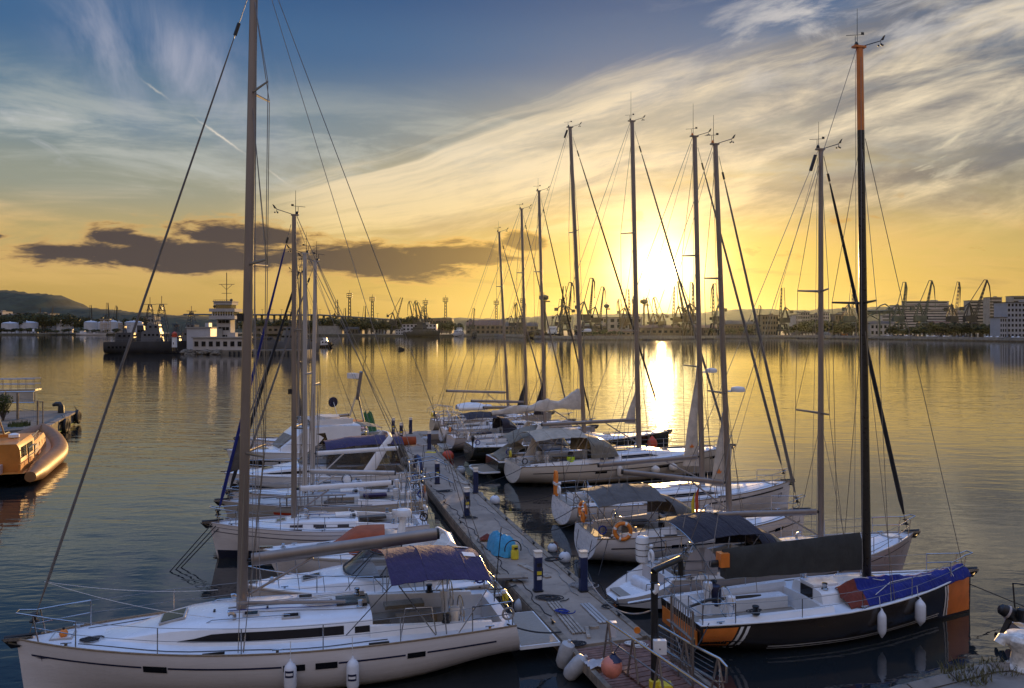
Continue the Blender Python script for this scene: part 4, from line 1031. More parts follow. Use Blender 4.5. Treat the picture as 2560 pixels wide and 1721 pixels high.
Y['R8'] = yacht('sailing_yacht', 'white sailing yacht with a navy black bimini and sprayhood behind the black hulled yacht', b, s_, dict(
    B=3.5, fs=1.05, fb=1.4, tw=.78, over=.25, hull='hull_grey', mast_x=1.6, mast_top=19.5, rake=.5, mast_r=.14, boom=(3.0, 3.1, 4.6, 0), furl='furl_black', furl_r=.06, clew=(2.4, 4.9, .8, 'cloth_black'),
    bimini=('cloth_black', -4.9, -2.6, 1.5, 2.7, 2.75), sprayhood=('cloth_black', -2.2, -.9, 1.45, 1.05, 'win_clear'), wire=.014, boot=('black', .12), platform=(.7, 2.0, .35, 'teak_grey'), spreaders=(.36, .66)), group=RIGHT)
b, s_ = RB((1107, 1076, .95), 11.0)
Y['R9'] = yacht('sailing_yacht', 'white sailing yacht with a bulging white stern, second from the end of the right row', b, s_, dict(
    B=3.4, fs=1.1, fb=1.4, tw=.74, over=.25, mast_x=1.5, mast_top=18.75, rake=.45, mast_r=.13, boom=(3.0, 3.2, 4.4, 0), furl='sail_furl', furl_r=.06, clew=(2.6, 4.6, .7, 'cloth_dark'), wire=.015, boot=('black', .14), reflector=False, spreaders=(.4, .7), aerial=False), group=RIGHT)
b, s_ = RB((1082, 1052, 1.0), 11.0)
Y['R10'] = yacht('sailing_yacht', 'last sailing yacht of the right row, carrying its boom out over the stern', b, s_, dict(
    B=3.3, fs=1.05, fb=1.4, tw=.70, over=.35, hull='hull_beige', mast_x=1.35, mast_top=17.6, rake=.85, mast_r=.125, boom=(3.3, 3.55, 5.3, 0), furl='sail_furl', furl_r=.06, wire=.015, boot=('black', .14), spreaders=(.42, .7)), group=RIGHT)
# ------------------------------------------------------------------ extras of the yachts
def panel(hl, t0, t1, d0, d1, side, off, slant0=0.0, slant1=0.0, n=8, rows_=4, hull=None, name='hull_panel', m='hull_orange'):
    rows = []
    for j in range(rows_ + 1):
        q = j / rows_; row = []
        for i in range(n + 1):
            t = lerp(t0 + slant0 * q, t1 + slant1 * q, i / n); zs = hl.zs(t); z0 = zs - d0; z1 = d1 if d1 < .5 else zs - d1
            row.append(hl.atz(t, lerp(z0, z1, q), side, off))
        rows.append(row)
    return MB().grid(rows).build(name, m, hull)
root, hl, co, mp = Y['R1']; hull = [c for c in root.children if c.name.startswith('hull')][0]
for sd_ in (1, -1):
    panel(hl, .855, .995, .05, .10, sd_, .008, .03, .0, hull=hull)
    for k in (0, .013): panel(hl, .838 + k, .845 + k, .05, .10, sd_, .008, .03, .03, 1, hull=hull, name='hull_stripe', m='white')
    panel(hl, .006, .105, .07, .16, sd_, .008, .0, -.03, hull=hull)
    for k in (0, .018): panel(hl, .112 + k, .121 + k, .06, .16, sd_, .008, -.03, -.03, 1, hull=hull, name='hull_stripe', m='white')
    for zz, w in ((.24, .035), (.155, .025)):
        MB().grid([[hl.atz(lerp(.2, .84, i / 20), zz + .06 * max(0, i / 20 - .5), sd_, .009) for i in range(21)], [hl.atz(lerp(.2, .84, i / 20), zz - w + .06 * max(0, i / 20 - .5), sd_, .009) for i in range(21)]]).build('hull_stripe', 'white', hull)
    for zz in (.30, .48): panel(hl, .012, .085, hl.zs(.05) - zz, hl.zs(.05) - zz + .016, sd_, .012, n=3, rows_=1, hull=hull, name='hull_stripe', m='hull_orange')
bm_ = [c for c in root.children if c.name.startswith('boom')][0]
MB().box((-3.62, .13, 2.28), (.28, .30, .40)).build('boom_end_panel', 'hull_orange', bm_)
# orange transom and tiller, bags, ropes
MB().box((-hl.L / 2 - .03, 0, .52), (.03, hl.half(0) * 1.7, .46)).build('transom_panel', 'hull_orange', hull)
MB().tube([(-hl.L / 2 + .25, .1, .98), (-hl.L / 2 + .9, .06, 1.16), (-hl.L / 2 + 2.2, -.12, 1.22), (-hl.L / 2 + 2.5, -.16, 1.24)], [.035, .05, .045, .025], 8).build('tiller', 'mast_black', root)
rows = []
bx0, bx1 = -.35, 4.7
for i in range(27):
    q = i / 26; x = lerp(bx0, bx1, q); yc = lerp(-.92, -.10, q ** 1.2); w = lerp(.46, .30, q) * (1 if q > .04 else .8); row = []
    for j in range(13):
        u_ = -1 + 2 * j / 12; y = yc + w * u_; t_ = hl.T(x); z = hl.dz(t_, y)
        if co.x0 < x < co.x1 and abs(y) < co.w(x) * 1.1: z = max(z, lerp(co.top(x, y), z, ss((abs(y) / co.w(x) - .85) / .25)))
        z += .04 + .30 * lerp(1, .75, q) * max(0, 1 - abs(u_) ** 2.4) * min(1, .45 + q * 8) + .025 * math.sin(i * .9 + j * 1.3) * (1 - abs(u_)) + .02 * math.sin(i * 2.3)
        row.append(Vector((x, y, z)))
    rows.append(row)
sb = thing('sail_bag', 'bright blue sail bag spread over the foredeck of the black racing yacht', 'sail bag', world_of(root, Vector((3.2, 0, 1.3))), root.rotation_euler[2], None)
mb = MB().slab(rows[3:], .03); mb.v = [(p[0] - 3.2, p[1], p[2] - 1.3) for p in mb.v]; bag = mb.build('bag_cloth', 'cloth_blue', sb)
mb = MB().slab([[Vector(p) - Vector((3.2, 0, 1.3)) for p in r] for k, r in enumerate(rows[:4])], .03); mb.build('bag_end', 'cloth_red', sb)
for pts in ([rows[5][2], rows[9][5], rows[13][6], rows[18][5]], [rows[4][9], rows[8][7], rows[13][9], rows[20][8]], [rows[22][j] for j in range(1, 12, 2)]):
    MB().tube([p + Vector((-3.2, 0, -1.27)) for p in pts], .012, 5).build('lashing', 'rope_white', sb)
cy = thing('canister', 'navy blue plastic drum standing in the racing yacht cockpit', 'drum', world_of(root, Vector((-3.55, .72, .75))), 0)
MB().lathe([(.17, 0), (.20, .04), (.20, .5), (.17, .58), (.10, .60)], (0, 0, 0), 14).build('drum_body', 'navy_paint', cy)
MB().torus((0, 0, .62), .13, .012, 'X', 12, 5, 0, math.pi).build('drum_handle', 'black', cy)
for k, (x, y) in enumerate(((-3.4, -.2), (-2.6, .1), (-1.9, -.55))):
    p = world_of(root, Vector((x, y, .66 + .02))); o = coil(p, .17, 4, rnd, .014).build('rope_coil', 'rope_dark', None); tag(o, ['dark rope coil beside the tiller on the racing yacht cockpit floor', 'dark rope coil in the middle of the racing yacht cockpit', 'dark rope coil near the cabin step of the racing yacht'][k], 'rope', 'rope coils in the racing yacht')
for t, k in ((.545, 0), (.70, 1)):
    fender(['slim white fender hung at mid hull of the black racing yacht', 'ribbed white fender hung nearer the bow of the black racing yacht'][k], root, hl, t, -1, .78, .12 + .03 * k, .06)
# name and number marks
root, hl, co, mp = Y['R4']; hull = [c for c in root.children if c.name.startswith('hull')][0]
def on_hull(hull, hl, body, t, d, side, size, m='logo'):
    p = hl.atz(t, hl.zs(t) - d, side, .012); a = hl.atz(t - .015, hl.zs(t) - d, side, .012); b = hl.atz(t + .015, hl.zs(t) - d, side, .012); up = hl.atz(t, hl.zs(t) - d + .1, side, .012) - p
    x = (b - a).normalized() * (1 if side < 0 else -1); up = (up - x * up.dot(x)).normalized(); n = x.cross(up)
    mt = Matrix((x, up, n)).transposed().to_4x4(); mt.translation = p
    return text('hull_lettering', body, size, m, None, None, hull, .002, mt)
on_hull(hull, hl, '17', .935, .55, -1, .34)
# first yacht: small star emblem by the bow, anchor light line, fenders, ropes
root, hl, co, mp = Y['L1']; hull = [c for c in root.children if c.name.startswith('hull')][0]
p = hl.atz(.955, hl.zs(.955) - .36, 1, .012)
mb = MB()
for dx, dz_ in ((.20, .014), (.012, .10)):
    q = [hl.atz(hl.T(p.x + sx * dx * .8), p.z + sz * dz_, 1, .012) for sx, sz in ((-1, 0), (0, -1), (1, 0), (0, 1))]; mb.poly(q)
mb.build('bow_emblem', 'logo', hull, smooth=False)
fender('white fender with a navy badge on its upper half, hung amidships on the nearest yacht', root, hl, .475, 1, .80, .15, .14, mark=.58)
fender('white fender with a low navy badge, hung farther aft on the nearest yacht', root, hl, .355, 1, .86, .155, .20, mark=.42)
for (x, y, z, r, m_, lb) in ((-1.05, .0, co.top(-1.0) + .02, .34, 'rope_white', 'white rope coil lying round the companionway hatch of the nearest yacht'),):
    o = coil(world_of(root, Vector((x, y, z))), r, 6, rnd, .016).build('rope_coil', m_, None); tag(o, lb, 'rope')
o = coil(world_of(root, Vector((4.35, .35, hl.zs(.86) + .02))), .20, 5, rnd, .018).build('rope_coil', 'rope_dark', None); tag(o, 'grey rope coil lying on the foredeck of the nearest yacht', 'rope')
bu = thing('marker_buoy', 'small orange anchor float lying in the pulpit of the nearest yacht', 'float', world_of(root, Vector((5.0, .12, hl.zs(.93) + .02))), 0)
MB().ball((0, 0, .1), .10, 12).build('float_ball', 'orange', bu); MB().lathe([(.03, .19), (.03, .24), (.015, .25)], (0, 0, 0), 8).build('float_eye', 'black', bu)
MB().tube([(5.45, 0, 2.85)] + sag((5.45, 0, 2.85), (1.5, .5, 1.75), .12)[1:], .007, 5).build('lazy_line', 'rope_white', root)
MB().tube(sag((5.45, 0, 2.85), (1.5, -.3, 2.2), .12), .007, 5).build('lazy_line', 'rope_white', root)
for sd_ in (1, -1): MB().tube([(-3.9 + .3 * k, sd_ * (1.6 - .02 * k), hl.zs(.2) + .0 if k in (0, 3) else hl.zs(.2) + .72) for k in (0, .4, 2.6, 3)], .018, 6).build('boarding_rail', 'steel', root)
MB().tube([(1.0, .3, co.top(.9) + .25), (-1.7, .38, co.top(-1.7) + .12)], .05, 8).build('spinnaker_pole', 'alu', root)
for y in (-.55, -.7): MB().bar((1.0, y * .5, co.top(1)), (-2.0, y, co.top(-2, y) + .03), .010, 4).build('halyard_tail', 'rope', root)
# anchor chain lines of the second yacht on the left
root, hl, co, mp = Y['L4']
for k in (0, .22, .42):
    MB().tube([(hl.L / 2 - .1 - k, .1, hl.zs(1) - .05), (hl.L / 2 + 1.3 - k * .8, 1.4 - k, -.05)], .022, 5).build('mooring_line', 'rope_dark', root)
root, hl, co, mp = Y['R1']
MB().tube([(hl.L / 2 - .05, 0, .9), (hl.L / 2 + 2.1, -.8, -.02)], .016, 5).build('mooring_line', 'rope_dark', root)

def lifebuoy(label, root, p, rz, tilt=0.0, R0=.30, group='orange lifebuoys on the grey canopied yacht'):
    th = thing('lifebuoy', label, 'lifebuoy', world_of(root, Vector(p)) - Vector((0, 0, R0 + .07)), root.rotation_euler[2] + rz, group)
    MB().torus((0, 0, R0 + .07), R0, .07, 'X', 28, 10).build('ring', 'orange', th)
    for a in range(4):
        c = a * math.pi / 2 + .4; MB().torus((0, 0, R0 + .07), R0, .074, 'X', 4, 10, c - .13, c + .13).build('reflective_band', 'white', th)
    MB().torus((0, 0, R0 + .07), R0 + .09, .009, 'X', 24, 5).build('grab_line', 'rope_white', th)
    return th
root, hl, co, mp = Y['R3']
lifebuoy('orange lifebuoy hung outside the near stern rail, level with the hull edge', root, (-hl.L / 2 + .95, -hl.half(.1) - .02, hl.zs(.1) + .30), R(80))
lifebuoy('orange lifebuoy hung under the aft edge of the grey bimini', root, (-hl.L / 2 + .12, .75, hl.zs(0) + .62), R(10))
fl = thing('flag', 'small yellow and red flag beside the grey sprayhood', 'flag', world_of(root, Vector((-.55, -1.35, hl.zs(.5) + .1))), root.rotation_euler[2])
MB().bar((0, 0, 0), (-.1, 0, 1.7), .012, 5).build('flag_staff', 'steel', fl)
for k, m_ in ((0, 'red'), (1, 'yellow')):
    MB().slab([[Vector((-.09 - .16 * k - .16 * i / 3, .05 * math.sin(i + j), 1.62 - j * .26 - i * .14 - k * .2)) for j in range(4)] for i in range(4)], .006).build('flag_cloth', m_, fl)
MB().tube([(-hl.L / 2 + .4, -hl.half(.05), hl.zs(.05)), (-hl.L / 2 - .3, -2.4, .1), ], .014, 5).build('mooring_line', 'rope_dark', root)
root, hl, co, mp = Y['R5']
for t, k in ((.40, 0), (.555, 1), (.64, 2)):
    fender(['long cream fender hung amidships on the beige canopied yacht', 'round cream fender hung below the boom of the beige canopied yacht', 'round cream fender nearest the bow of the beige canopied yacht'][k], root, hl, t, -1, .75 if k == 0 else .55, .17 if k == 0 else .26, .12 if k == 0 else .30, 'hull_cream')
lb = thing('danbuoy_light', 'lime green round light float in the cockpit of the beige canopied yacht', 'float', world_of(root, Vector((-4.1, -1.35, hl.zs(.2) + .05))), 0)
MB().ball((0, 0, .24), .24, 12).build('float_ball', 'lime', lb); MB().lathe([(.20, .34), (.17, .62), (.05, .66)], (0, 0, 0), 10).build('float_cap', 'black', lb)
root, hl, co, mp = Y['R4']
hs = thing('horseshoe_buoy', 'red orange horseshoe buoy strapped upright on the stern rail of the yacht numbered 17', 'lifebuoy', world_of(root, Vector((-hl.L / 2 + .05, hl.half(0) * .75, hl.zs(0) + .05))), root.rotation_euler[2])
MB().tube([(0, -.14, 0), (0, -.15, .9), (0, -.08, 1.1), (0, .08, 1.1), (0, .15, .9), (0, .14, 0)], .075, 8).build('buoy_body', 'orange', hs); MB().box((0, 0, .55), (.17, .44, .12)).build('buoy_band', 'white', hs)
root, hl, co, mp = Y['R7']
rf = thing('fender', 'round red fender hung at the bow of the black hulled yacht', 'fender', world_of(root, Vector((hl.L / 2 - 1.9, -hl.half(.87) - .30, .45))), 0, 'fenders hung on the yachts')
MB().lathe([(.03, 0), (.28, .10), (.38, .35), (.30, .62), (.10, .84), (.04, .92)], (0, 0, 0), 14).build('fender_body', 'red', rf); MB().bar((0, 0, .9), (0, .28, 1.2), .012, 5).build('fender_rope', 'rope_dark', rf)
# R2: scoop stern with bathing platform, davit liferaft, outboard bracket
root, hl, co, mp = Y['R2']
x0 = -hl.L / 2; rows = []
for i in range(11):
    q = i / 10; x = x0 + .15 - 1.75 * q; w = hl.half(0) * (1 - .55 * q ** 2.2); z = lerp(hl.zs(0) + .05, .40, q ** .6)
    rows.append([Vector((x, -w, z + .05)), Vector((x, -w * .86, z + .10)), Vector((x, -w * .72, lerp(.75, .36, q))), Vector((x, w * .72, lerp(.75, .36, q))), Vector((x, w * .86, z + .10)), Vector((x, w, z + .05)), Vector((x + .1, w * .85, .12 + .1 * q)), Vector((x + .1, -w * .85, .12 + .1 * q))])
mb = MB().grid(rows, True); mb.poly(rows[0]); mb.poly(rows[-1][::-1]); sc_ = mb.build('stern_scoop', 'gelcoat', root, angle=30)
MB().box((x0 - 1.05, 0, .47), (.75, hl.half(0) * 1.0, .02)).build('platform_planking', 'teak_grey', sc_)
for sd_ in (1, -1): MB().tube([(x0 - .1, sd_ * .75, .9), (x0 - .7, sd_ * .7, .9), (x0 - .75, sd_ * .7, .45)], .018, 6).build('grab_rail', 'steel', root)
lr = thing('life_raft', 'white soft roll strapped upright on a pole at the scoop stern', 'life raft', world_of(root, Vector((x0 + .05, 1.05, 1.05))), root.rotation_euler[2])
MB().lathe([(.05, 0), (.2, .03), (.235, .12), (.235, .78), (.2, .87), (.05, .9)], (0, 0, 0), 14).build('raft_roll', 'white', lr)
for z in (.25, .45, .66): MB().torus((0, 0, z), .237, .012, 'Z', 16, 4).build('strap', 'rope_dark', lr)
MB().bar((0, .24, -.6), (0, .24, .95), .02, 6).build('raft_post', 'steel', lr)
dn = MB().lathe([(.03, 0), (.18, .04), (.19, .12), (.19, 1.0), (.18, 1.08), (.03, 1.12)], (0, 0, 0), 12).build('boat_fender', 'fender', None)
p = world_of(root, Vector((x0 - .55, .5, .68))); dn.location = p; dn.rotation_euler = (R(90), 0, root.rotation_euler[2] + R(10)); tag(dn, 'white cylinder fender lying across the scoop stern platform', 'fender', 'fenders hung on the yachts')
ps = MB().slab([[Vector((.0 - .32 * math.sin(a) * .2, .55 * r * math.cos(a), 1.0 + .72 * r * math.sin(a))) for a in [2 * math.pi * j / 18 for j in range(19)]] for r in (.05, .5, .9, 1.0)], .03).build('folded_table', 'hull_grey', None)
p = world_of(root, Vector((x0 + 1.0, -1.15, .35))); ps.location = p; ps.rotation_euler = (0, 0, root.rotation_euler[2] + R(80)); tag(ps, 'pale oval board standing on edge at the grey yacht rail', 'board')
# R8..R10: upturned dinghy on the stern of the last yacht
root, hl, co, mp = Y['R10']
dg = thing('dinghy', 'pale upturned inflatable dinghy lying across the last yachts of the right row', 'dinghy', world_of(root, Vector((-2.2, -1.4, 2.15))), root.rotation_euler[2])
rows = []
for i in range(13):
    q = i / 12; x = -1.5 + 3 * q; k = math.sin(math.pi * min(1, .12 + q * .95)) ** .5
    rows.append([Vector((x, .75 * k * math.cos(a), .5 * k * max(-.05, math.sin(a)) + .0)) for a in [math.pi * j / 10 for j in range(11)]])
MB().slab(rows, .03).build('dinghy_bottom', 'white', dg)
for sd_ in (1, -1): MB().tube([(-1.45, sd_ * .62, .02), (.6, sd_ * .66, .02), (1.2, sd_ * .45, .06), (1.5, 0, .1)], [.17, .2, .19, .16], 10).build('dinghy_tube', 'white', dg)

# ------------------------------------------------------------------ motor boats
def screen(x0, x1, w, z0, h, rake=.55, n=18):
    """wrap-round windscreen: x0 front centre, x1 aft ends"""
    lo, hi = [], []
    for i in range(n + 1):
        a = math.pi * (i / n) - math.pi / 2; c, s_ = math.cos(a), math.sin(a)
        y = w * math.copysign(abs(s_) ** .8, s_); x = lerp(x1, x0, abs(c) ** .6)
        lo.append(Vector((x, y, z0))); hi.append(Vector((x - rake * abs(c) ** .4, y * .86, z0 + h * (.75 + .25 * abs(c) ** .3))))
    return lo, hi
def motorboat(name, label, bow, stern, o, cat='motor boat', group='motor boats moored along the pontoon'):
    bow, stern = Vector(bow), Vector(stern); d = bow - stern; d.z = 0; L = d.length; mid = (bow + stern) / 2
    root = thing(name, label, cat, (mid.x, mid.y, 0), math.atan2(d.y, d.x), group)
    hl = Hull(L, o['B'], o.get('fs', .85), o.get('fb', 1.3), o.get('tw', .9), o.get('over', .7), o.get('rt', .1), tm=.35, full=2.4, pw=4.0)
    hull = hl.mesh(TS).build('hull', o.get('hull', 'hull_white'), root, angle=50)
    for sd_ in (1, -1):
        for (t0, t1, dd, h, m_) in o.get('stripes', ()): MB().grid(hl.strip(t0, t1, dd, h, sd_, .008)).build('hull_stripe', m_, hull)
        MB().tube([hl.pt(t, 0.0, sd_) + Vector((0, 0, -.03)) for t in TS], .04, 6).build('rubbing_strake', o.get('rail_mat', 'white'), root)
    ck = o.get('cockpit', (-L / 2 + .25, -.02 * L, o['B'] * .36, .55))
    deck_mesh(hl, ck).build('deck', o.get('deck', 'deck'), root, angle=30)
    xf = o.get('cab_x1', .34 * L)
    co = Coach(hl, ck[1] + .01, xf, .80, o.get('cab_h', .38), .12, .3)
    cm = co.mesh().build('foredeck_cabin', 'gelcoat', root, angle=35)
    for (q0, q1, k0, k1, c_) in o.get('cab_windows', ()):
        for sd_ in (1, -1): co.window(lerp(co.x0, co.x1, q0), lerp(co.x0, co.x1, q1), k0, k1, sd_, c_).build('cabin_window', 'window', cm)
    for x, sx, sy in o.get('hatches', ()):
        tl = -math.atan2(co.top(x + .1) - co.top(x - .1), .2); hatch(root, (x, 0, co.top(x) + .015), sx, sy, tl)
    zf = hl.fs - .25
    MB().box(((ck[0] + ck[1]) / 2, 0, zf + .1), ((ck[1] - ck[0]) * .5, ck[2] * .7, .55)).build('cockpit_seat', o.get('seat_mat', 'cloth_white'), root)
    if o.get('screen'):
        x0, x1, w, z0, h, m_, fm = o['screen']; lo, hi = screen(x0, x1, w, z0, h, o.get('screen_rake', .55))
        ws = MB().grid([lo, hi]).build('windscreen', m_, root)
        MB().tube(hi, .028, 6).build('windscreen_frame', fm, ws); MB().tube(lo, .03, 6).build('windscreen_frame', fm, ws)
        for i in range(0, len(lo), 4): MB().bar(lo[i], hi[i], .02, 5).build('windscreen_post', fm, ws)
    if o.get('arch'):
        x, w, z0, z1, lean, m_ = o['arch']
        pts = [Vector((x, -w, z0)), Vector((x - lean * .55, -w * .97, lerp(z0, z1, .6))), Vector((x - lean, -w * .78, z1)), Vector((x - lean * 1.05, 0, z1 + .08))]; pts += [Vector((p.x, -p.y, p.z)) for p in pts[-2::-1]]
        MB().tube(pts, [.30, .24, .16, .13, .16, .24, .30], 10, ry=.06).build('radar_arch', m_, root)
    if o.get('canopy'):
        m_, xa, xb, w, z0, z1 = o['canopy']; mb, rows = canopy(xa, xb, w, z0, z1, .30, .14, bow=2.4)
        cn = mb.build('canopy', m_, root)
        if o.get('canopy_sides'):
            for sd_ in (1, -1):
                top = [r[-1 if sd_ > 0 else 0] for r in rows]; low = [Vector((p.x, sd_ * min(w * 1.02, hl.half(hl.T(p.x)) * .95), hl.zs(hl.T(p.x)) + .05)) for p in top]
                MB().grid([top, [a.lerp(b, .5) for a, b in zip(top, low)], low]).build('canopy_side', o['canopy_sides'], cn)
            MB().grid([rows[0], [Vector((p.x - .5, p.y * .95, hl.zs(0) + .1)) for p in rows[0]]]).build('canopy_back', o['canopy_sides'], cn)
    if o.get('platform'):
        ln, w, z, m_ = o['platform']; n = 10; pl = [(-L / 2 + .1, -w / 2)] + [(-L / 2 - ln * (1 - .25 * (2 * i / n - 1) ** 4), lerp(-w / 2, w / 2, i / n)) for i in range(n + 1)] + [(-L / 2 + .1, w / 2)]
        pf = MB().prism(pl, z - .08, z).build('swim_platform', 'gelcoat', root); cx_ = -L / 2 - ln * .42
        MB().prism([(lerp(cx_, x, .86), y * .88) for x, y in pl], z, z + .02).build('platform_planking', m_, pf)
    if o.get('rail', True):
        for sd_ in (1, -1):
            ts = [.50, .6, .7, .8, .88, .95]; top = [Vector((hl.X(t), sd_ * max(.08, hl.half(t) - .08), hl.zs(t) + .5)) for t in ts]
            mb = MB().tube([Vector((hl.X(.44), sd_ * (hl.half(.44) - .08), hl.zs(.44)))] + top + [Vector((hl.X(.995), 0, hl.zs(1) + .52))], .016, 6)
            for p in top: mb.bar(p, p - Vector((.06, 0, .5)), .012, 5)
            mb.build('bow_rail', 'steel', root)
    MB().box((L / 2 - .08, 0, hl.zs(1) + .03), (.5, .16, .07)).build('bow_roller', 'steel', root)
    MB().lathe([(.09, 0), (.10, .04), (.05, .06), (.07, .16), (.02, .18)], (hl.X(.90), 0, hl.dz(.90, 0)), 10).build('anchor_winch', 'steel', root)
    for sd_ in (1, -1):
        for t in (.06, .85):
            p = Vector((hl.X(t), sd_ * (hl.half(t) - .12), hl.zs(t) + .02)); MB().tube([p + Vector((-.11, 0, .05)), p + Vector((.11, 0, .05))], .018, 6).box(p + Vector((0, 0, .02)), (.06, .03, .06)).build('cleat', 'steel', root)
    return root, hl, co
b, s_ = gp(617, 1467, 1.05), gp(1195, 1432, .8)
m2 = motorboat('motor_cruiser', 'white open motor cruiser with a black framed wraparound windscreen, behind the nearest yacht', b, s_, dict(
    B=2.9, fs=.85, fb=1.15, screen=(.75, -1.3, 1.22, 1.32, .62, 'win_smoke', 'black'), screen_rake=.75, hatches=((1.75, .6, .5),), cockpit=(-3.4, -.3, 1.05, .5), cab_h=.36, cab_x1=2.9, platform=(.7, 2.2, .4, 'teak_grey'), seat_mat='cloth_white',
    stripes=((.0, .99, .12, .03, 'hull_grey'),), arch=(-1.7, 1.25, 1.0, 2.1, .9, 'white')))
b, s_ = gp(659, 1374, .95), gp(1132, 1366, .75)
m3 = motorboat('motor_boat', 'small motor boat with a rust red windscreen cover and pale cockpit cover', b, s_, dict(
    B=2.5, fs=.75, fb=1.0, hatches=((1.35, .55, .55),), cockpit=(-3.2, -.2, .9, .4), cab_h=.26, cab_x1=2.5, rail=False, stripes=((.0, .99, .10, .04, 'hull_beige'),)))
root, hl, co = m3
MB().grid([[Vector(p) for p in r] for r in [[Vector((lerp(1.25, -.9, i / 12), 1.05 * math.sin(math.pi * (i / 12) * .5 + .35) * math.copysign(abs(math.cos(a)) ** .6, math.cos(a)), .85 + (.12 + .62 * ss(i / 7)) * max(0, math.sin(a)) ** .6)) for a in [math.pi * j / 14 for j in range(15)]] for i in range(13)]]).build('screen_cover', 'cloth_rust', root)
for sd_ in (1, -1): MB().grid([[(.2, sd_ * 1.03, 1.16), (-.75, sd_ * 1.07, 1.18)], [(-.1, sd_ * .96, 1.34), (-.75, sd_ * 1.0, 1.40)]]).build('cover_window', 'white', root)
rows = []
for i in range(15):
    q = i / 14; x = lerp(-.8, -3.45, q); h = .62 * (1 - .45 * q) + .05 * math.sin(q * 14)
    rows.append([Vector((x, 1.1 * math.copysign(abs(math.cos(a)) ** .5, math.cos(a)), .74 + h * max(0, math.sin(a)) ** .7)) for a in [math.pi * j / 14 for j in range(15)]])
mb = MB().slab(rows, .02); mb.build('cockpit_cover', 'cloth_white', root)
MB().tube([(-1.5, 0, 1.3), (-1.6, 0, 1.95)], [.16, .10], 10).build('radar_post', 'white', root)
MB().lathe([(.12, 0), (.29, .04), (.31, .16), (.26, .27), (.08, .31)], (-1.6, 0, 1.95), 16).build('radar_dome', 'white', root)
MB().tube([(-1.75, 0, 1.9), (-1.78, 0, 2.75)], .02, 6).lathe([(.06, 0), (.06, .12), (.02, .14)], (-1.78, 0, 2.75), 8).build('light_pole', 'white', root)
b, s_ = gp(560, 1182, 1.3), gp(1010, 1190, .6)
m7 = motorboat('sport_cruiser', 'white sport cruiser with grey canopies and a swept white radar arch', b, s_, dict(
    B=3.4, fs=1.05, fb=1.35, hull='gelcoat', stripes=((.0, .995, .62, .5, 'hull_black'),), screen=(1.0, -2.2, 1.45, 1.72, .72, 'win_smoke', 'black'), screen_rake=.9, cockpit=(-4.6, -1.0, 1.2, .5), cab_h=.62, cab_x1=4.2, cab_windows=((.35, .75, .3, .6, .6),),
    arch=(-2.6, 1.6, 1.15, 3.0, 1.3, 'gelcoat'), canopy=('cloth_navy', -4.6, -.4, 1.5, 2.9, 2.75), canopy_sides='win_smoke', platform=(.8, 2.8, .45, 'teak_grey'), hatches=((2.6, .6, .6),)))
root, hl, co = m7
MB().torus((-5.6, .2, .75), .95, .13, 'X', 14, 8, .3, math.pi - .2).build('davit_hoop', 'pedestal_blue', root)
b, s_ = gp(566, 1124, 1.6), gp(935, 1118, 1.0)
m8 = motorboat('motor_yacht', 'tall white motor yacht with a sloping cabin front and flybridge on the left row', b, s_, dict(
    B=3.7, fs=1.15, fb=1.6, hull='gelcoat', stripes=((.0, .995, .55, .45, 'hull_black'),), cockpit=(-4.4, -2.4, 1.3, .5), cab_h=.3, cab_x1=3.8, platform=(.7, 3.0, .5, 'teak_grey'), hatches=((2.6, .6, .6),)))
root, hl, co = m8; cz = 1.35
rows = []
for x, w, z in ((2.0, .9, cz), (.9, 1.45, cz + .95), (.2, 1.5, cz + 1.45), (-1.4, 1.5, cz + 1.5), (-3.3, 1.45, cz + 1.4)):
    rows.append([Vector((x, 1.62 if x < 1.5 else 1.2, cz - .2)), Vector((x, w + .08, lerp(cz, z, .5))), Vector((x, w, z - .06)), Vector((x, w * .8, z)), Vector((x, 0, z + .05))]); rows[-1] += [Vector((p.x, -p.y, p.z)) for p in rows[-1][-2::-1]]
mb = MB().grid(rows, flip=True); mb.poly(rows[0][::-1]); mb.poly(rows[-1]); sl = mb.build('saloon', 'gelcoat', root, angle=30)
for sd_ in (1, -1): MB().grid([[(.7, sd_ * 1.56, cz + .32), (-1.1, sd_ * 1.62, cz + .35)], [(.35, sd_ * 1.53, cz + .98), (-.9, sd_ * 1.56, cz + 1.05)]]).build('saloon_window', 'window', sl)
MB().grid([[(1.85, .8, cz + .22), (1.85, -.8, cz + .22)], [(1.0, 1.1, cz + .92), (1.0, -1.1, cz + .92)]]).build('front_window', 'cloth_tan', sl)
for sd_ in (1, -1): MB().box((-1.4, sd_ * 1.35, cz + 1.68), (2.8, .08, .35)).build('flybridge_side', 'gelcoat', root)
MB().box((0, 0, cz + 1.70), (.1, 2.6, .42), ry=.5).build('flybridge_screen', 'win_smoke', root)
MB().box((-1.6, 0, cz + 1.75), (1.0, 1.8, .42)).build('flybridge_seat', 'cloth_white', root)
mb, rws = canopy(-4.9, -3.1, 1.45, 2.55, 2.75, .15); mb.build('aft_canopy', 'cloth_tan', root)
for sd_ in (1, -1): MB().bar((-4.8, sd_ * 1.3, 1.1), (-4.8, sd_ * 1.3, 2.5), .02, 6).build('canopy_post', 'steel', root)
b, s_ = gp(790, 1052, 1.2), gp(925, 1085, .8)
m10 = motorboat('work_boat', 'cluttered work boat with a leaning radar mast and green nets by the pontoon end', b, s_, dict(B=2.8, fs=.9, fb=1.3, hull='hull_beige', deck='deck_grey', cockpit=(-2.6, -.2, 1.0, .4), cab_h=.8, cab_x1=2.4, cab_windows=((.1, .4, .4, .8, 0),), rail=True))
root, hl, co = m10
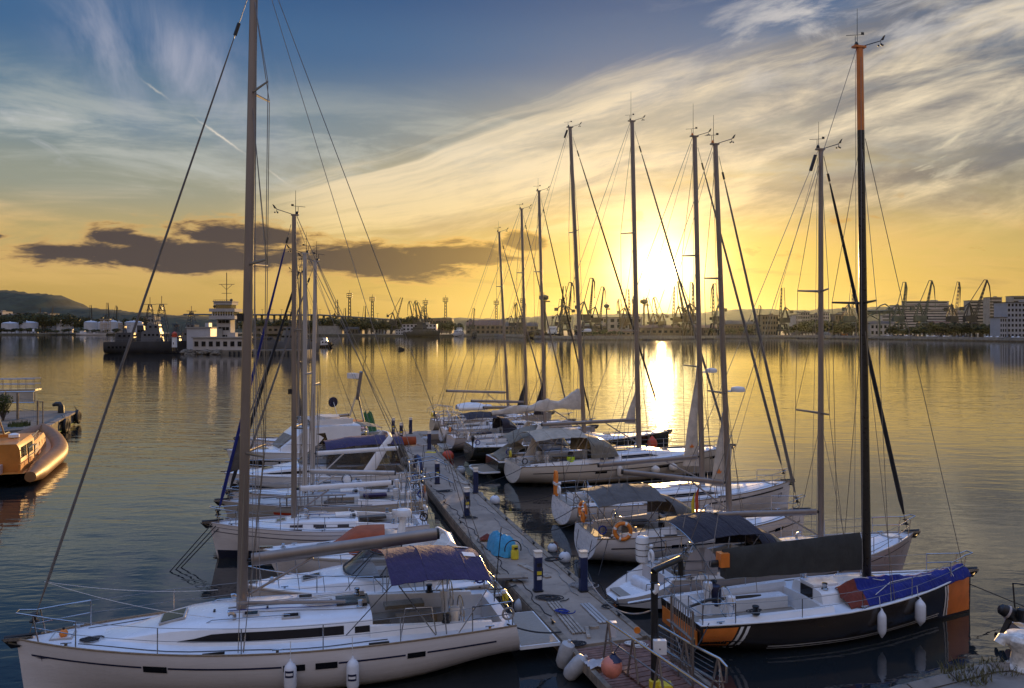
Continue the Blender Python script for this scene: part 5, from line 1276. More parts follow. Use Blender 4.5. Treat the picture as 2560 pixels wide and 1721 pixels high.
for sd_ in (1, -1): MB().beam((-1.9, sd_ * 1.0, .9), (-2.15, sd_ * .12, 3.6), .12).build('mast_leg', 'steel', root)
MB().beam((-2.15, 0, 3.4), (-3.0, .2, 5.6), .30, .22).build('leaning_mast', 'alu', root); MB().tube([(-3.0, .2, 5.55), (-3.35, .3, 5.6), (-3.5, .3, 6.3), (-3.9, .3, 6.9)], .025, 5).build('mast_aerial', 'black', root)
MB().box((-1.9, .2, 5.25), (1.0, .5, .42)).build('radar_box', 'white', root); MB().beam((-2.6, .2, 5.0), (-1.9, .2, 5.1), .06).build('radar_bracket', 'steel', root)
MB().slab([[Vector((-2.4 - .32 * i + .05 * math.sin(j), -1.2 + .16 * j + .1 * i, 2.3 - .34 * i + .12 * math.sin(j * 2 + i))) for j in range(6)] for i in range(6)], .05).build('net', 'green_net', root)
MB().lathe([(.02, 0), (.42, .02), (.42, .12), (.02, .14)], (.6, .4, 3.0), 14, 'X').build('searchlight', 'navy_paint', root); MB().bar((-.2, .4, 1.5), (.6, .4, 3.0), .03, 6).build('searchlight_post', 'steel', root)
MB().box((-1.2, -.2, 1.35), (1.4, 1.5, .5)).build('fish_box', 'orange', root)
b = gp(1195, 1168, .5); b2 = b + ax * 9.0
m6 = motorboat('sport_cruiser', 'black hulled sport cruiser with a tan canopy and planked stern platform', b2, b + ax * .9, dict(
    B=3.2, fs=1.0, fb=1.4, hull='hull_green', rail_mat='white', screen=(1.0, -1.6, 1.4, 1.55, .7, 'win_smoke', 'black'), cockpit=(-3.9, -1.0, 1.15, .5), cab_h=.5, arch=(-2.2, 1.45, 1.05, 3.0, -.9, 'hull_cream'), canopy=('cloth_tan', -3.3, -.6, 1.35, 2.3, 3.0), platform=(1.3, 3.0, .42, 'teak'), seat_mat='cloth_tan', hatches=((2.2, .6, .6),)))
root, hl, co = m6
MB().slab([[Vector((lerp(-3.95, -2.3, q), lerp(-1.3, 1.3, u), lerp(1.05, 1.75, ss(q)) + .12 * math.sin(math.pi * u))) for u in [j / 8 for j in range(9)]] for q in [i / 8 for i in range(9)]], .03).build('cockpit_cover', 'cloth_tan', root)

# ------------------------------------------------------------------ the clutter every yacht carries
def clutter(key, seed, arch=False, outboard=False, raft=False, solar=False):
    root, hl, co, mp = Y[key]; rg = random.Random(seed); L = hl.L; mx = lerp(co.x0, co.x1, .55)
    for k in range(4):                                             # lines led aft over the cabin top
        y = (.14 + .13 * k) * (1 if k % 2 else -1); pts = [Vector((x, y * lerp(.4, 1.25, (mx - x) / (mx - co.x0)), co.top(x, y) + .018 + .008 * math.sin(x * 3 + k))) for x in [lerp(mx, co.x0 + .1, i / 7) for i in range(8)]]
        MB().tube(pts, .010, 4).build('control_line', ('rope', 'rope_dark', 'rope_blue', 'rope_white')[(k + seed) % 4], root)
    MB().box((co.x0 + .14, .32, co.top(co.x0 + .14, .32) + .05), (.14, .34, .07)).build('clutch_bank', 'black', root)
    MB().box((co.x0 + .14, -.32, co.top(co.x0 + .14, .32) + .05), (.14, .34, .07)).build('clutch_bank', 'black', root)
    for sd_ in (1, -1):
        x = lerp(co.x0, co.x1, .52); y = co.w(x) * .55; z = co.top(x, y)
        MB().tube([(x, sd_ * y, z - .02), (x, sd_ * y, z + .12), (x + .08, sd_ * y, z + .17), (x + .15, sd_ * y, z + .15)], [.05, .05, .06, .075], 8).build('cowl_vent', 'steel', root)
        pts = [Vector((x, sd_ * (hl.half(hl.T(x)) - .30 - .05 * math.sin(x * 2)), hl.dz(hl.T(x), hl.half(hl.T(x)) * .85) + .02)) for x in [lerp(L * .38, -L * .22, i / 14) for i in range(15)]]
        MB().tube(pts, .011, 4).build('jib_sheet', ('rope', 'rope_dark')[seed % 2], root)
        xs = -L / 2 + .22; p = Vector((xs, sd_ * (hl.half(.03) - .08), hl.zs(.03) + .52))
        MB().torus(p + Vector((0, 0, -.18)), .15, .03, 'Y', 12, 5).build('rope_hank', ('rope_dark', 'rope_blue', 'rope')[(seed + (sd_ > 0)) % 3], root)
        for t in (.3, .62): MB().box((hl.X(t), sd_ * (hl.half(t) - .10), hl.zs(t) + .02), (.5, .05, .05)).build('genoa_car', 'black', root)
        xb = lerp(-L / 2 + .9, co.x0, .62)
        MB().box((xb, sd_ * .72, hl.fs + .06), (1.1, .42, .10)).build('cockpit_cushion', ('cloth_navy', 'cloth_tan', 'cloth_grey')[(seed + (sd_ > 0)) % 3], root)
    MB().tube([(-L / 2 + .1, -.35, hl.zs(0)), (-L / 2 - .12, -.4, hl.zs(0) + 2.1)], .014, 5).build('stern_aerial', 'black', root)
    MB().lathe([(.05, 0), (.07, .02), (.07, .08), (.04, .10)], (-L / 2 + .12, hl.half(0) * .5, hl.zs(0) + .62), 8).build('stern_light', 'white', root)
    hb = MB().tube([(-L / 2 + .0, hl.half(0) * .3 + .13 * math.cos(a), hl.zs(0) + .40 + .18 * math.sin(a)) for a in [-.9 - .1 + (math.pi + 1.9) * i / 10 for i in range(11)]], .055, 7); hb.build('horseshoe_ring', ('white', 'yellow', 'white', 'orange')[seed % 4], root)
    MB().box((co.x0 + .02, .55, co.top(co.x0 + .05) - .16), (.03, .26, .16)).build('instrument_panel', 'black', root)
    for k in range(3): MB().box((lerp(co.x0, co.x1, .40 + .1 * k), (-1) ** k * .08, co.top(lerp(co.x0, co.x1, .40 + .1 * k)) + .02), (.05, .12, .04)).build('fairlead', 'black', root)
    if solar: x = lerp(co.x0, co.x1, .30); MB().box((x, -.35, co.top(x, .35) + .03), (.75, .5, .025)).build('solar_panel', 'window', root)
    if arch:
        for dx in (0, .45):
            y = hl.half(0) * .85; MB().tube([(-L / 2 + .25 + dx, y * math.cos(a), hl.zs(0) + 1.75 * math.sin(a) ** .7) for a in [math.pi * i / 14 for i in range(15)]], .022, 6).build('stern_arch', 'steel', root)
        for y in (-.5, .5): MB().tube([(-L / 2 + .7, y, hl.zs(0) + 1.70), (-L / 2 - .5, y, hl.zs(0) + 1.85), (-L / 2 - 1.1, y, hl.zs(0) + 1.55), (-L / 2 - 1.2, y, hl.zs(0) + 1.2)], .022, 6).build('davit_arm', 'steel', root)
    if outboard:
        p = Vector((-L / 2 + .02, -hl.half(0) * .62, hl.zs(0) + .42))
        MB().tube([p + Vector((0, 0, .30)), p + Vector((0, 0, .22)), p, p - Vector((0, 0, .10))], [.05, .12, .12, .06], 8).build('spare_outboard', 'black', root); MB().beam(p, p - Vector((.03, 0, .6)), .07).build('outboard_leg', 'black', root)
    if raft:
        x = lerp(co.x0, co.x1, .18); z = co.top(x); c = MB().tube([(x, -.36, z + .17), (x, -.30, z + .17), (x, .30, z + .17), (x, .36, z + .17)], [.1, .24, .24, .1], 10, ry=[.06, .17, .17, .06]).build('raft_canister', 'white', root)
        for y in (-.12, .12): MB().torus((x, y, z + .17), .245, .012, 'Y', 14, 4).build('raft_strap', 'rope_dark', c)
for i, (k_, o_) in enumerate((('L1', {}), ('L4', dict(arch=True)), ('L5', dict(arch=True, outboard=True)), ('L6', dict(raft=True, outboard=True)), ('L9', {}), ('R2', dict(solar=True)), ('R3', dict(outboard=False)), ('R4', {}), ('R5', dict(solar=True)), ('R7', dict(outboard=True)), ('R8', dict(arch=True)), ('R9', dict(arch=True, raft=True)), ('R10', dict(outboard=True)))): clutter(k_, i + 1, **o_)
root, hl, co, mp = Y['L5']
ld = thing('ladder', 'pale ladder lashed along the rail of the grey-beige yacht', 'ladder', world_of(root, Vector((.6, hl.half(.55) - .02, hl.zs(.5) + .12))), root.rotation_euler[2])
for z in (0, .42): MB().beam((-1.5, .05, z), (1.5, .05, z), .05, .03).build('ladder_rail', 'alu', ld)
for i in range(10): MB().beam((-1.35 + .3 * i, .05, 0), (-1.35 + .3 * i, .05, .42), .03).build('rung', 'alu', ld)
# ------------------------------------------------------------------ on and around the pontoon
PED = thing('power_pedestal', 'x', 'power pedestal', (0, 0, 0), 0, 'blue power pedestals along the pontoon')
def pedestal_parts(t):
    h, w = 1.12, .125
    pf = [(-w, -w * .7), (-w * .7, -w), (w * .7, -w), (w, -w * .7), (w, w * .7), (w * .7, w), (-w * .7, w), (-w, w * .7)]
    MB().prism(pf, 0, h).build('pedestal_body', 'pedestal_blue', t)
    MB().prism([(x * 1.25, y * 1.25) for x, y in pf], -.005, .05).build('base_plate', 'black', t)
    MB().prism([(x * .97, y * .97) for x, y in pf], h, h + .14).build('lamp_band', 'white', t)
    MB().prism([(x * 1.08, y * 1.08) for x, y in pf], h + .14, h + .19).build('lamp_cap', 'hull_cream', t)
    for z, m_ in ((.88, 'black'), (.62, 'yellow'), (.46, 'white')):
        MB().box((0, -w - .012, z), (.15, .03, .11)).build('socket', m_, t); 
    MB().box((w + .012, 0, .6), (.03, .12, .3)).build('socket_box', 'black', t)
pedestal_parts(PED)
peds = [(1345, 1478, 'near-left blue pedestal by the crossed grating and black hose, next to the nearest yacht platform'),
        (1458, 1478, 'blue pedestal with teal hose round its foot, on the right edge near the scoop stern'),
        (1167, 1291, 'blue pedestal on the left side of the pontoon, just beyond the turquoise tarpaulin heap'),
        (1191, 1233, 'blue pedestal on the right edge beside a grey plank and white mooring ball'),
        (1093, 1210, 'blue pedestal on the left edge with dark rope at its foot, level with the sport cruiser stern'),
        (1073, 1124, 'blue pedestal on the right edge next to the yellow mat'),
        (1003, 1100, 'blue pedestal behind the rusty roll on the pontoon'),
        (974, 1075, 'blue pedestal near the end on the left edge, beside the work boat'),
        (1007, 1062, 'blue pedestal standing last, where the pontoon meets its cross section')]
for i, (px, py, lb) in enumerate(peds):
    s, off = near_s(px, py); off = max(.22, min(PW - .22, off)); p = onpier(s, off)
    o = PED if i == 0 else dup(PED)
    o.location = p; o.rotation_euler = (0, 0, pang(s) + R(90) + R(180) * (off > 1)); o['label'] = lb
# label words stay within the limit
LB_ = ['blue pedestal with a black hose coiled at its foot, beside the nearest yacht platform', 'blue pedestal with teal hose heaped round its foot, near the scoop stern', 'blue pedestal just beyond the turquoise tarpaulin heap on the pontoon',
       'blue pedestal on the edge beside a grey plank and white mooring ball', 'blue pedestal with dark rope at its foot, level with the sport cruiser platform', 'blue pedestal next to the yellow mat', 'blue pedestal behind the rusty roll', 'blue pedestal near the pontoon end beside the work boat', 'blue pedestal standing last, where pontoon and cross section meet']
for o in [q for q in COL.objects if q.name.startswith('power_pedestal')]:
    i = [k for k, (px, py, lb) in enumerate(peds) if lb == o['label']]
    if i: o['label'] = LB_[i[0]]

def on_p(px, py, z=0.0):
    q = gp(px, py, .45 + z); return q
# tarpaulin heap with the yellow can
c = on_p(1254, 1378); tp = thing('tarpaulin_heap', 'turquoise tarpaulin thrown over a heap on the pontoon', 'tarpaulin', c, R(112))
rows = []; r5 = random.Random(5)
for i in range(19):
    q = i / 18; row = []
    for j in range(25):
        a = 2 * math.pi * j / 24 if j < 24 else 0
        rad = lerp(.06, 1.0, q) * (1 + .10 * math.sin(3 * a + 1) + .06 * math.sin(7 * a)); h = .62 * (1 - q ** 3.6) * (1 + .16 * math.sin(2 * a + 1.0) * q + .10 * math.sin(3 * a + 3 * q) * q) 
        row.append(Vector((1.05 * rad * math.cos(a), .52 * rad * math.sin(a), max(.015, h + .06 * math.sin(9 * a + 6 * q) * q + .05 * math.sin(17 * a + 9 * q) * q * (1 - q) + .035 * math.sin(5 * a - 14 * q) * (1 - q)))))
    rows.append(row)
MB().grid(rows).build('tarpaulin', 'tarp', tp, angle=60)
c = on_p(1218, 1352); o = MB().slab([[Vector((.3 * (i - 2) * .5, .22 * (j - 2) * .5, .28 * math.cos((i - 2) * .6) * math.cos((j - 2) * .6) + .02 * math.sin(i * 3 + j))) for j in range(5)] for i in range(5)], .02).build('red_bag', 'cloth_red', None); o.location = c; tag(o, 'dull red bag at the far end of the turquoise tarpaulin', 'bag')
c = on_p(1287, 1398); yc = thing('yellow_canister', 'yellow canister with a black hose loop beside the turquoise tarpaulin', 'canister', c, R(20))
MB().lathe([(.12, 0), (.15, .03), (.15, .30), (.11, .36), (.12, .40), (.12, .5), (.05, .52)], (0, 0, 0), 14).build('canister_body', 'yellow', yc); MB().torus((-.08, -.02, .38), .32, .022, 'Y', 20, 6, -.3, math.pi + .2).build('hose_loop', 'black', yc); MB().box((0, -.13, .42), (.12, .05, .06)).build('canister_valve', 'black', yc)
# planks, gratings, rope
def plank(px0, py0, px1, py1, w, th, m, name, label, cat, slats=0, lift=0.0, group=None):
    a, b = on_p(px0, py0, lift), on_p(px1, py1, lift); d = b - a; c = (a + b) / 2; rz = math.atan2(d.y, d.x)
    th_ = thing(name, label, cat, (c.x, c.y, .45 + lift), rz, group)
    if slats:
        for i in range(slats): MB().box((0, (i - (slats - 1) / 2) * w / slats, th / 2 + .025), (d.length, w / slats - .03, th)).build('slat', m, th_)
        for x in (-.4, 0, .4): MB().box((x * d.length, 0, .0125 + .002), (.06, w, .021)).build('batten', m, th_)
    else:
        MB().box((0, 0, th / 2 + .003), (d.length, w, th)).build('board', m, th_)
        for x in (-.38, .38): MB().box((x * d.length, 0, th + .010), (.07, w * .9, .012)).build('cleat_board', m, th_)
    return th_
plank(1383, 1508, 1448, 1586, .42, .03, 'plank', 'duckboard', 'slatted wooden duckboard lying on the pontoon with a blue rope on it', 'duckboard', 4)
plank(1462, 1512, 1512, 1560, .34, .025, 'alu_dull', 'gangplank', 'grey metal gangplank lying on the right half of the pontoon', 'gangplank', 3)
plank(1300, 1412, 1372, 1446, .22, .05, 'plank', 'plank', 'rough pinkish plank lying aslant behind the near-left pedestal', 'plank', 0, group='loose planks on the pontoon')
plank(1466, 1572, 1472, 1598, .10, .06, 'plank', 'plank', 'short wooden block lying lengthwise near the duckboard', 'plank', 0, group='loose planks on the pontoon')
plank(1474, 1572, 1496, 1570, .12, .06, 'plank', 'plank', 'short wooden block lying across near the duckboard', 'plank', 0, group='loose planks on the pontoon')
plank(1141, 1200, 1170, 1212, .35, .04, 'plank', 'plank', 'grey plank on the pontoon edge beside the far right pedestal', 'plank', 0, group='loose planks on the pontoon')
plank(1050, 1112, 1062, 1116, .5, .05, 'plank', 'plank', 'small grey board lying beyond the yellow mat', 'plank', 0, group='loose planks on the pontoon')
plank(1066, 1131, 1090, 1132, .45, .02, 'yellow', 'mat', 'yellow mat lying on the far part of the pontoon', 'mat')
plank(1230, 1446, 1318, 1443, .40, .05, 'alu', 'boarding_ladder', 'light metal gangway ladder reaching from the white cruiser to the pontoon', 'gangway', 0, .15)
c = on_p(1008, 1114, .0); rl = thing('rusty_roll', 'rusty brown roll lying across the far part of the pontoon', 'roll', c, R(15)); MB().lathe([(.05, -.95), (.30, -.93), (.33, -.5), (.31, .4), (.30, .93), (.05, .95)], (0, 0, .33), 12, 'X').build('roll_body', 'cloth_rust', rl); MB().torus((-.4, 0, .33), .335, .02, 'X', 14, 4).build('roll_strap', 'rope_dark', rl)
for k, (px, py, r, t, m, lb) in enumerate(((1372, 1496, .34, 7, 'rope_dark', 'black hose coiled at the foot of the near-left pedestal'), (1455, 1464, .36, 8, 'rope', 'teal grey hose heaped round the pedestal near the scoop stern'), (1408, 1530, .20, 4, 'rope_blue', 'blue rope lying across the slatted duckboard'),
        (1436, 1612, .24, 6, 'rope_dark', 'dark rope heap at the left edge before the landing boards'), (1110, 1229, .34, 4, 'rope_dark', 'dark rope heap at the foot of the pedestal by the sport cruiser'), (1176, 1296, .3, 4, 'rope_dark', 'dark rope heap by the pedestal beyond the tarpaulin'), (1380, 1400, .28, 4, 'rope_dark', 'dark rope heap beside the pair of pale mooring balls'), (1518, 1520, .18, 3, 'rope_dark', 'dark rope loop on the right cleat near the landing'), (1588, 1612, .26, 5, 'rope_white', 'pale hose ring lying on the boards under the handrail'))):
    o = coil(on_p(px, py, .012 + (.06 if k == 2 else 0)), r, t, rnd, .016, .03).build('rope_coil', m, None); tag(o, lb, 'rope', 'ropes and hoses on the pontoon')
for k, (s0, s1, off, m_, lb) in enumerate(((4.5, 24, 2.05, 'rope_dark', 'black power cable snaking along the left half of the pontoon'), (6.0, 30, .52, 'rope', 'grey water hose running along the right half of the pontoon'), (26, 46, 1.9, 'rope_dark', 'black cable on the far half of the pontoon'))):
    n_ = 60; o = MB().tube([onpier(lerp(s0, s1, i / n_), off + .10 * math.sin(i * .55 + k) + .06 * math.sin(i * 1.7), .022) for i in range(n_ + 1)], .014, 5).build('cable', m_, None); tag(o, lb, 'cable')
def ball(px, py, r, m, lb, hang='float', sz=1.0):
    q = gp(px, py, r * .45); t = thing('mooring_ball', lb, 'buoy', (q.x, q.y, -r * .25), 0, 'mooring balls along the pontoon')
    MB().ball((0, 0, r * .8), r, 16, sz).build('ball', m, t); MB().lathe([(.05, r * 1.75), (.06, r * 1.85), (.03, r * 1.95)], (0, 0, 0), 8).build('ball_eye', 'black', t)
    return t
ball(1305, 1518, .26, 'fender_grey', 'grey mooring ball on the left side by the swim platform')
ball(1381, 1372, .20, 'fender', 'pale blue mooring ball on the right side, the farther of a touching pair')
ball(1412, 1396, .24, 'fender', 'pale blue mooring ball on the right side, the nearer of a touching pair')
ball(1237, 1253, .27, 'fender', 'pale mooring ball beside the white bulging stern of the beige canopied yacht')
ball(1201, 1240, .18, 'fender_grey', 'small grey mooring ball resting at the pontoon edge by a pedestal')
ball(1152, 1178, .30, 'fender_grey', 'grey mooring ball behind the sport cruiser platform')
ball(1120, 1143, .42, 'red', 'red mooring ball on the right side of the pontoon')
ball(1013, 1156, .34, 'fender_grey', 'grey mooring ball on the left side near the blue hoop')
ball(962, 1093, .42, 'red', 'red mooring ball on the left side behind the sport cruiser arch')
ball(1064, 1105, .40, 'fender_grey', 'grey mooring ball on the right side near the last yachts')
for k, (px, py, rot) in enumerate(((1416, 1665, 40), (1404, 1640, 15))):
    q = gp(px, py, .35); o = MB().lathe([(.02, 0), (.13, .03), (.20, .14), (.21, .5), (.17, .68), (.05, .74), (.04, .8)], (0, 0, 0), 14).build('pontoon_fender', 'fender_grey', None); o.location = q + Vector((0, 0, -.3)); o.rotation_euler = (R(8), R(rot), 0); tag(o, ['long grey fender hung slanting from the left landing edge, lower of two', 'grey fender hung from the left landing edge, behind the slanting one'][k], 'fender', 'grey fenders at the landing')

# gangway with handrails, gate, crane post
gw = thing('gangway', 'grey metal gangway with tubular handrails coming down to the landing', 'gangway', onpier(0, PW * .45))
go = Vector(gw.location)
def W(px, py, z): return gp(px, py, z) - go
tube_r = .032
l0, l1, l2 = W(1518, 1553, 1.5), W(1625, 1626, 1.5), W(1684, 1665, 1.5)
dl = (l2 - l0).normalized(); l3 = l2 + dl * 4
MB().tube([l0 - Vector((0, 0, .0)), l1, l2, l3], tube_r, 8).build('handrail', 'steel', gw)
r0, r1, r2 = W(1648, 1564, 1.5), W(1735, 1615, 1.5), W(1800, 1648, 1.5)
MB().tube([r0, r1, r2, r2 + Vector((.12, -.12, -.12)), r2 + Vector((.10, -.16, -.45)), r2 + Vector((-.05, .05, -.55)), r0 - Vector((0, 0, .55))], tube_r, 8).build('handrail', 'steel', gw)
for a_, b_ in ((l0, l2),): MB().bar(a_ - Vector((0, 0, .45)), b_ - Vector((0, 0, .45)), .024, 6).build('midrail', 'alu', gw)
def legs(p, spread, dv):
    base = .50
    for k in (-1, 1):
        q = p + dv * spread * k; q = Vector((q.x, q.y, base - go.z)); MB().bar(p, q, .028, 6).build('rail_leg', 'alu', gw)
for q in (.02, .42, .8): legs(l0.lerp(l2, q), .25, dl)
dr = (r2 - r0).normalized()
for q in (.45, .97): legs(r0.lerp(r2, q), .28, dr)
for k in range(7):
    z = .62 + .12 * k; MB().bar(r0 + Vector((0, 0, z - 1.5)), r0.lerp(r2, .9) + Vector((0, 0, z - 1.5)), .010, 5).build('rail_wire', 'wire', gw)
mb = MB(); m0, m1 = (l0 + r0) / 2, (l2 + r2) / 2; 
for i in range(16):
    c = m0.lerp(m1 + dl * 1.0, i / 15); mb.box(Vector((c.x, c.y, .51 - go.z)), (.20, 1.05, .025), math.atan2(dl.y, dl.x))
mb.build('tread', 'timber_red', gw, smooth=False)
# chain on the right rail
mb = MB()
for i in range(11): mb.torus(r2 + Vector((-.02, -.05, -.25 - i * .055)), .022, .007, 'X' if i % 2 else 'Y', 8, 4)
mb.build('chain', 'steel', gw)
# gate
ga, gb = gp(1679, 1665, .5), gp(1732, 1719, .5); gd = gb - ga; gl = gd.length
gt = thing('gate', 'grey barred metal gate standing open on the right of the landing', 'gate', ga, math.atan2(gd.y, gd.x))
gh = 1.75
fr = MB()
for a, b in (((0, 0), (0, gh)), ((gl, 0), (gl, gh)), ((0, gh), (gl, gh)), ((0, 0), (gl, 0)), ((0, gh * .62), (gl, gh * .62))): fr.beam((a[0], 0, a[1] + .03), (b[0], 0, b[1] + .03), .05)
fr.build('gate_frame', 'alu', gt)
for i in range(1, 9): MB().bar((gl * i / 9, 0, gh * .62 + .03), (gl * i / 9, 0, gh), .012, 6).build('gate_bar', 'alu', gt)
for i in range(1, 9): MB().bar((gl * i / 9, 0, .03), (gl * i / 9, 0, gh * .62), .012, 6).build('gate_bar', 'alu', gt)
MB().bar((0, 0, .06), (gl, 0, gh * .6), .016, 6).build('gate_brace', 'alu', gt); MB().bar((0, 0, gh * .6), (gl, 0, .06), .016, 6).build('gate_brace', 'alu', gt)
MB().box((gl * .96, .04, gh * .6), (.08, .05, .18)).build('gate_lock', 'steel', gt)
MB().beam((0, 0, gh + .03), (-.05, -1.15, gh - .10), .04).build('gate_arm', 'steel', gt)
# black post with arm
pp = gp(1636, 1722, .48); ps = thing('davit_post', 'black davit post with a bent arm, yellow foot and white switch box', 'davit post', pp, 0)
t0 = Vector((0, 0, 2.80)); t1 = Vector((.80, .95, 2.80)); 
MB().tube([(0, 0, .0), (0, 0, 2.74)], .085, 14).build('post', 'black', ps)
MB().tube([t0 - Vector((.03, .03, .02)), t0, t1], .075, 12).build('post_arm', 'black', ps)
MB().tube([t1, t1 + Vector((.03, .03, -.12)), t1 + Vector((.03, .03, -.42))], .07, 12).build('arm_end', 'black', ps)
MB().bar(t1 + Vector((.03, .03, -.42)), t1 + Vector((.03, .03, -1.9)), .010, 5).build('hanging_cable', 'black', ps)
MB().lathe([(.13, 0), (.13, .20), (.09, .22)], (0, 0, 0), 14).build('post_foot', 'yellow', ps)
MB().box((.24, 0, .06), (.34, .3, .12)).build('foot_plate', 'yellow', ps)
bx = MB().box((.10, -.15, 1.05), (.30, .14, .32)).build('switch_box', 'white', ps); MB().ball((.09, -.225, 1.02), .018, 8).build('switch_knob', 'black', bx)
for z in (2.35, 2.52): MB().torus((0, 0, z), .09, .02, 'Z', 14, 5).build('post_clamp', 'black', ps)
MB().tube([(-.02, -.09, 2.3), (.03, -.11, 2.35), (.04, -.1, 2.5)], .06, 8).build('lamp_head', 'white', ps)
# pink buoy on the left rail, orange tag, white lamp box
pb = thing('pink_buoy', 'large faded pink round buoy hung on the left handrail', 'buoy', gp(1529, 1668, .98) - Vector((0, 0, .26)), 0)
MB().ball((0, 0, .26), .255, 20).build('buoy_ball', 'buoy_pink', pb)
MB().lathe([(.20, .42), (.13, .49), (.05, .56), (.05, .60)], (.05, 0, 0), 14).build('buoy_crown', 'navy_paint', pb); MB().bar((.05, 0, .58), (.22, .1, .78), .012, 5).build('buoy_rope', 'rope_dark', pb)
o = thing('lamp_box', 'pale lamp box clamped to the left handrail end', 'lamp box', gp(1532, 1592, .95), 0); MB().box((0, 0, .18), (.16, .12, .36)).build('box_body', 'fender', o); MB().box((0, 0, .375), (.19, .15, .03)).build('box_lid', 'white', o)
o = thing('orange_tag', 'small round orange tag hanging on the mooring line above the pontoon edge', 'float', gp(1593, 1576, .9), 0); MB().lathe([(.01, -.015), (.09, -.014), (.09, .014), (.01, .015)], (0, 0, 0), 14, 'Y').build('tag_disc', 'orange', o)
o = thing('tray', 'pale crumpled plastic sheet on the boards by the pink buoy', 'sheet', gp(1492, 1662, .55), R(20)); MB().slab([[Vector((.28 * (i - 3) / 3, .22 * (j - 3) / 3, .06 * math.sin(i * 2.3 + j * 1.7) ** 2 + .01)) for j in range(7)] for i in range(7)], .01).build('sheet', 'hull_grey', o)
ml = thing('mooring_line', 'thick pale rope slung from the blue pedestal to the black post', 'rope', onpier(3, 0), 0)
a = gp(1466, 1440, .9); b = pp + Vector((.05, 0, 1.9)); MB().tube([p - Vector(ml.location) for p in sag(a, b, .55, 16)], .020, 6).build('rope_strand', 'rope', ml)
def mline(label, a, b, d=.2, m='rope_dark', r=.016):
    o = MB().tube([p - Vector(a) for p in sag(a, b, d, 10)], r, 5).build('mooring_line', m, None); o.location = a; tag(o, label, 'rope', 'mooring lines between boats and pontoon')
def tr(key, x, y, z): return world_of(Y[key][0], Vector((x, y, z)))
def sternp(key, side): hl = Y[key][1]; return tr(key, -hl.L / 2 + .25, side * hl.half(.03) * .95, hl.zs(.03) + .06)
for key, lab in (('R1', 'the black racing yacht'), ('R3', 'the grey canopied yacht'), ('R4', 'the yacht numbered 17'), ('R5', 'the beige canopied yacht'), ('R7', 'the black hulled yacht')):
    for sd_ in (1, -1):
        a = sternp(key, sd_); s, off = near_s(*(lambda v: (CX + v.x / v.y * F, YH + (H - .45) / v.y * F))(a)); s += sd_ * 1.2; mline('dark mooring line from the %s stern quarter of %s' % ('far' if sd_ > 0 else 'near', lab), a, onpier(max(.2, s), .12, .09), .15)
for sd_ in (1, -1):
    a = sternp('L1', sd_); s = near_s(1390, 1590)[0] if sd_ > 0 else near_s(1290, 1470)[0]; mline('black mooring line from the %s stern quarter of the nearest yacht' % ('near' if sd_ > 0 else 'far'), a, onpier(s, PW - .12, .09), .1, 'rope_dark', .022)

# ------------------------------------------------------------------ quay corner, bollard, boat with outboards (right edge)
qa, qb, qc = gp(2268, 1724, .9), gp(2475, 1672, .9), gp(2600, 1655, .9)
qy = thing('quay', 'old stone quay edge in the lower right corner with weeds on its rim', 'quay', (qb.x, qb.y, 0))
pl = [(qa.x - 2.6, qa.y - 1.6), (qa.x, qa.y), (qb.x, qb.y), (qc.x + 4, qc.y + .3), (qc.x + 8, 3), (2, 3)]
MB().prism([(x - qb.x, y - qb.y) for x, y in pl], -1.5, .9).build('quay_body', 'stone', qy)
for i, (p, q) in enumerate(((pl[0], pl[1]), (pl[1], pl[2]), (pl[2], pl[3]))):
    a, b = Vector((p[0] - qb.x, p[1] - qb.y, .93)), Vector((q[0] - qb.x, q[1] - qb.y, .93)); n_ = max(1, int((b - a).length / 1.3))
    for k in range(n_): MB().beam(a.lerp(b, (k + .02) / n_), a.lerp(b, (k + .98) / n_), .12, .30).jitter(.012, rnd).build('coping_stone', 'stone', qy)
for k in range(3): MB().beam(Vector((.5 + k * .28, -.9, .95)), Vector((2.6 + k * .25, -1.5 + .1 * k, .96)), .2, .05).build('old_board', 'timber', qy)
def tuft(name, label, c, n, r, h, m, group):
    rg = random.Random(int(c.x * 10)); mb = MB()
    for i in range(n):
        a = rg.uniform(0, 6.28); d = r * rg.random() ** .5; b = Vector((d * math.cos(a), d * math.sin(a), 0)); t = b + Vector((rg.uniform(-.12, .12), rg.uniform(-.12, .12), h * rg.uniform(.4, 1))); w = Vector((.018, .01, 0))
        mb.add([b - w, b + w, b.lerp(t, .6) + w * .8, t], [(0, 1, 2), (0, 2, 3)])
    o = mb.build(name, m, None, smooth=False); o.location = c; tag(o, label, 'weeds', group); return o
M['weed'] = mat('dry_weed', (0.10, 0.09, 0.03), .8, var=.4, scale=8)
tuft('weed_tuft', 'dry green weeds growing on the rim of the stone quay corner', gp(2415, 1690, .93), 160, .55, .28, 'weed', 'weeds on the quays')
tuft('weed_tuft', 'sparse weeds at the outer rim of the stone quay near the bollard', gp(2500, 1672, .93), 90, .45, .2, 'weed', 'weeds on the quays')
bq = gp(2560, 1672, .9); bo = thing('bollard', 'big scuffed white bollard on the stone quay at the right edge', 'bollard', bq, 0)
M['bollard_white'] = mat('chipped_white_paint', (0.62, 0.58, 0.52), .5, var=.35, scale=7, bump=.2)
MB().lathe([(.40, 0), (.42, .04), (.30, .12), (.26, .38), (.33, .50), (.42, .62), (.43, .72), (.36, .82), (.15, .87)], (0, 0, 0), 20).build('bollard_body', 'bollard_white', bo); MB().tube([(-.30, 0, .7), (-.52, 0, .72), (-.58, 0, .60)], .13, 10).build('bollard_horn', 'bollard_white', bo)
so = gp(2530, 1600, .3); sb = thing('outboard_boat', 'small grey boat with black outboard engines at the right edge', 'motor boat', so, R(-8))
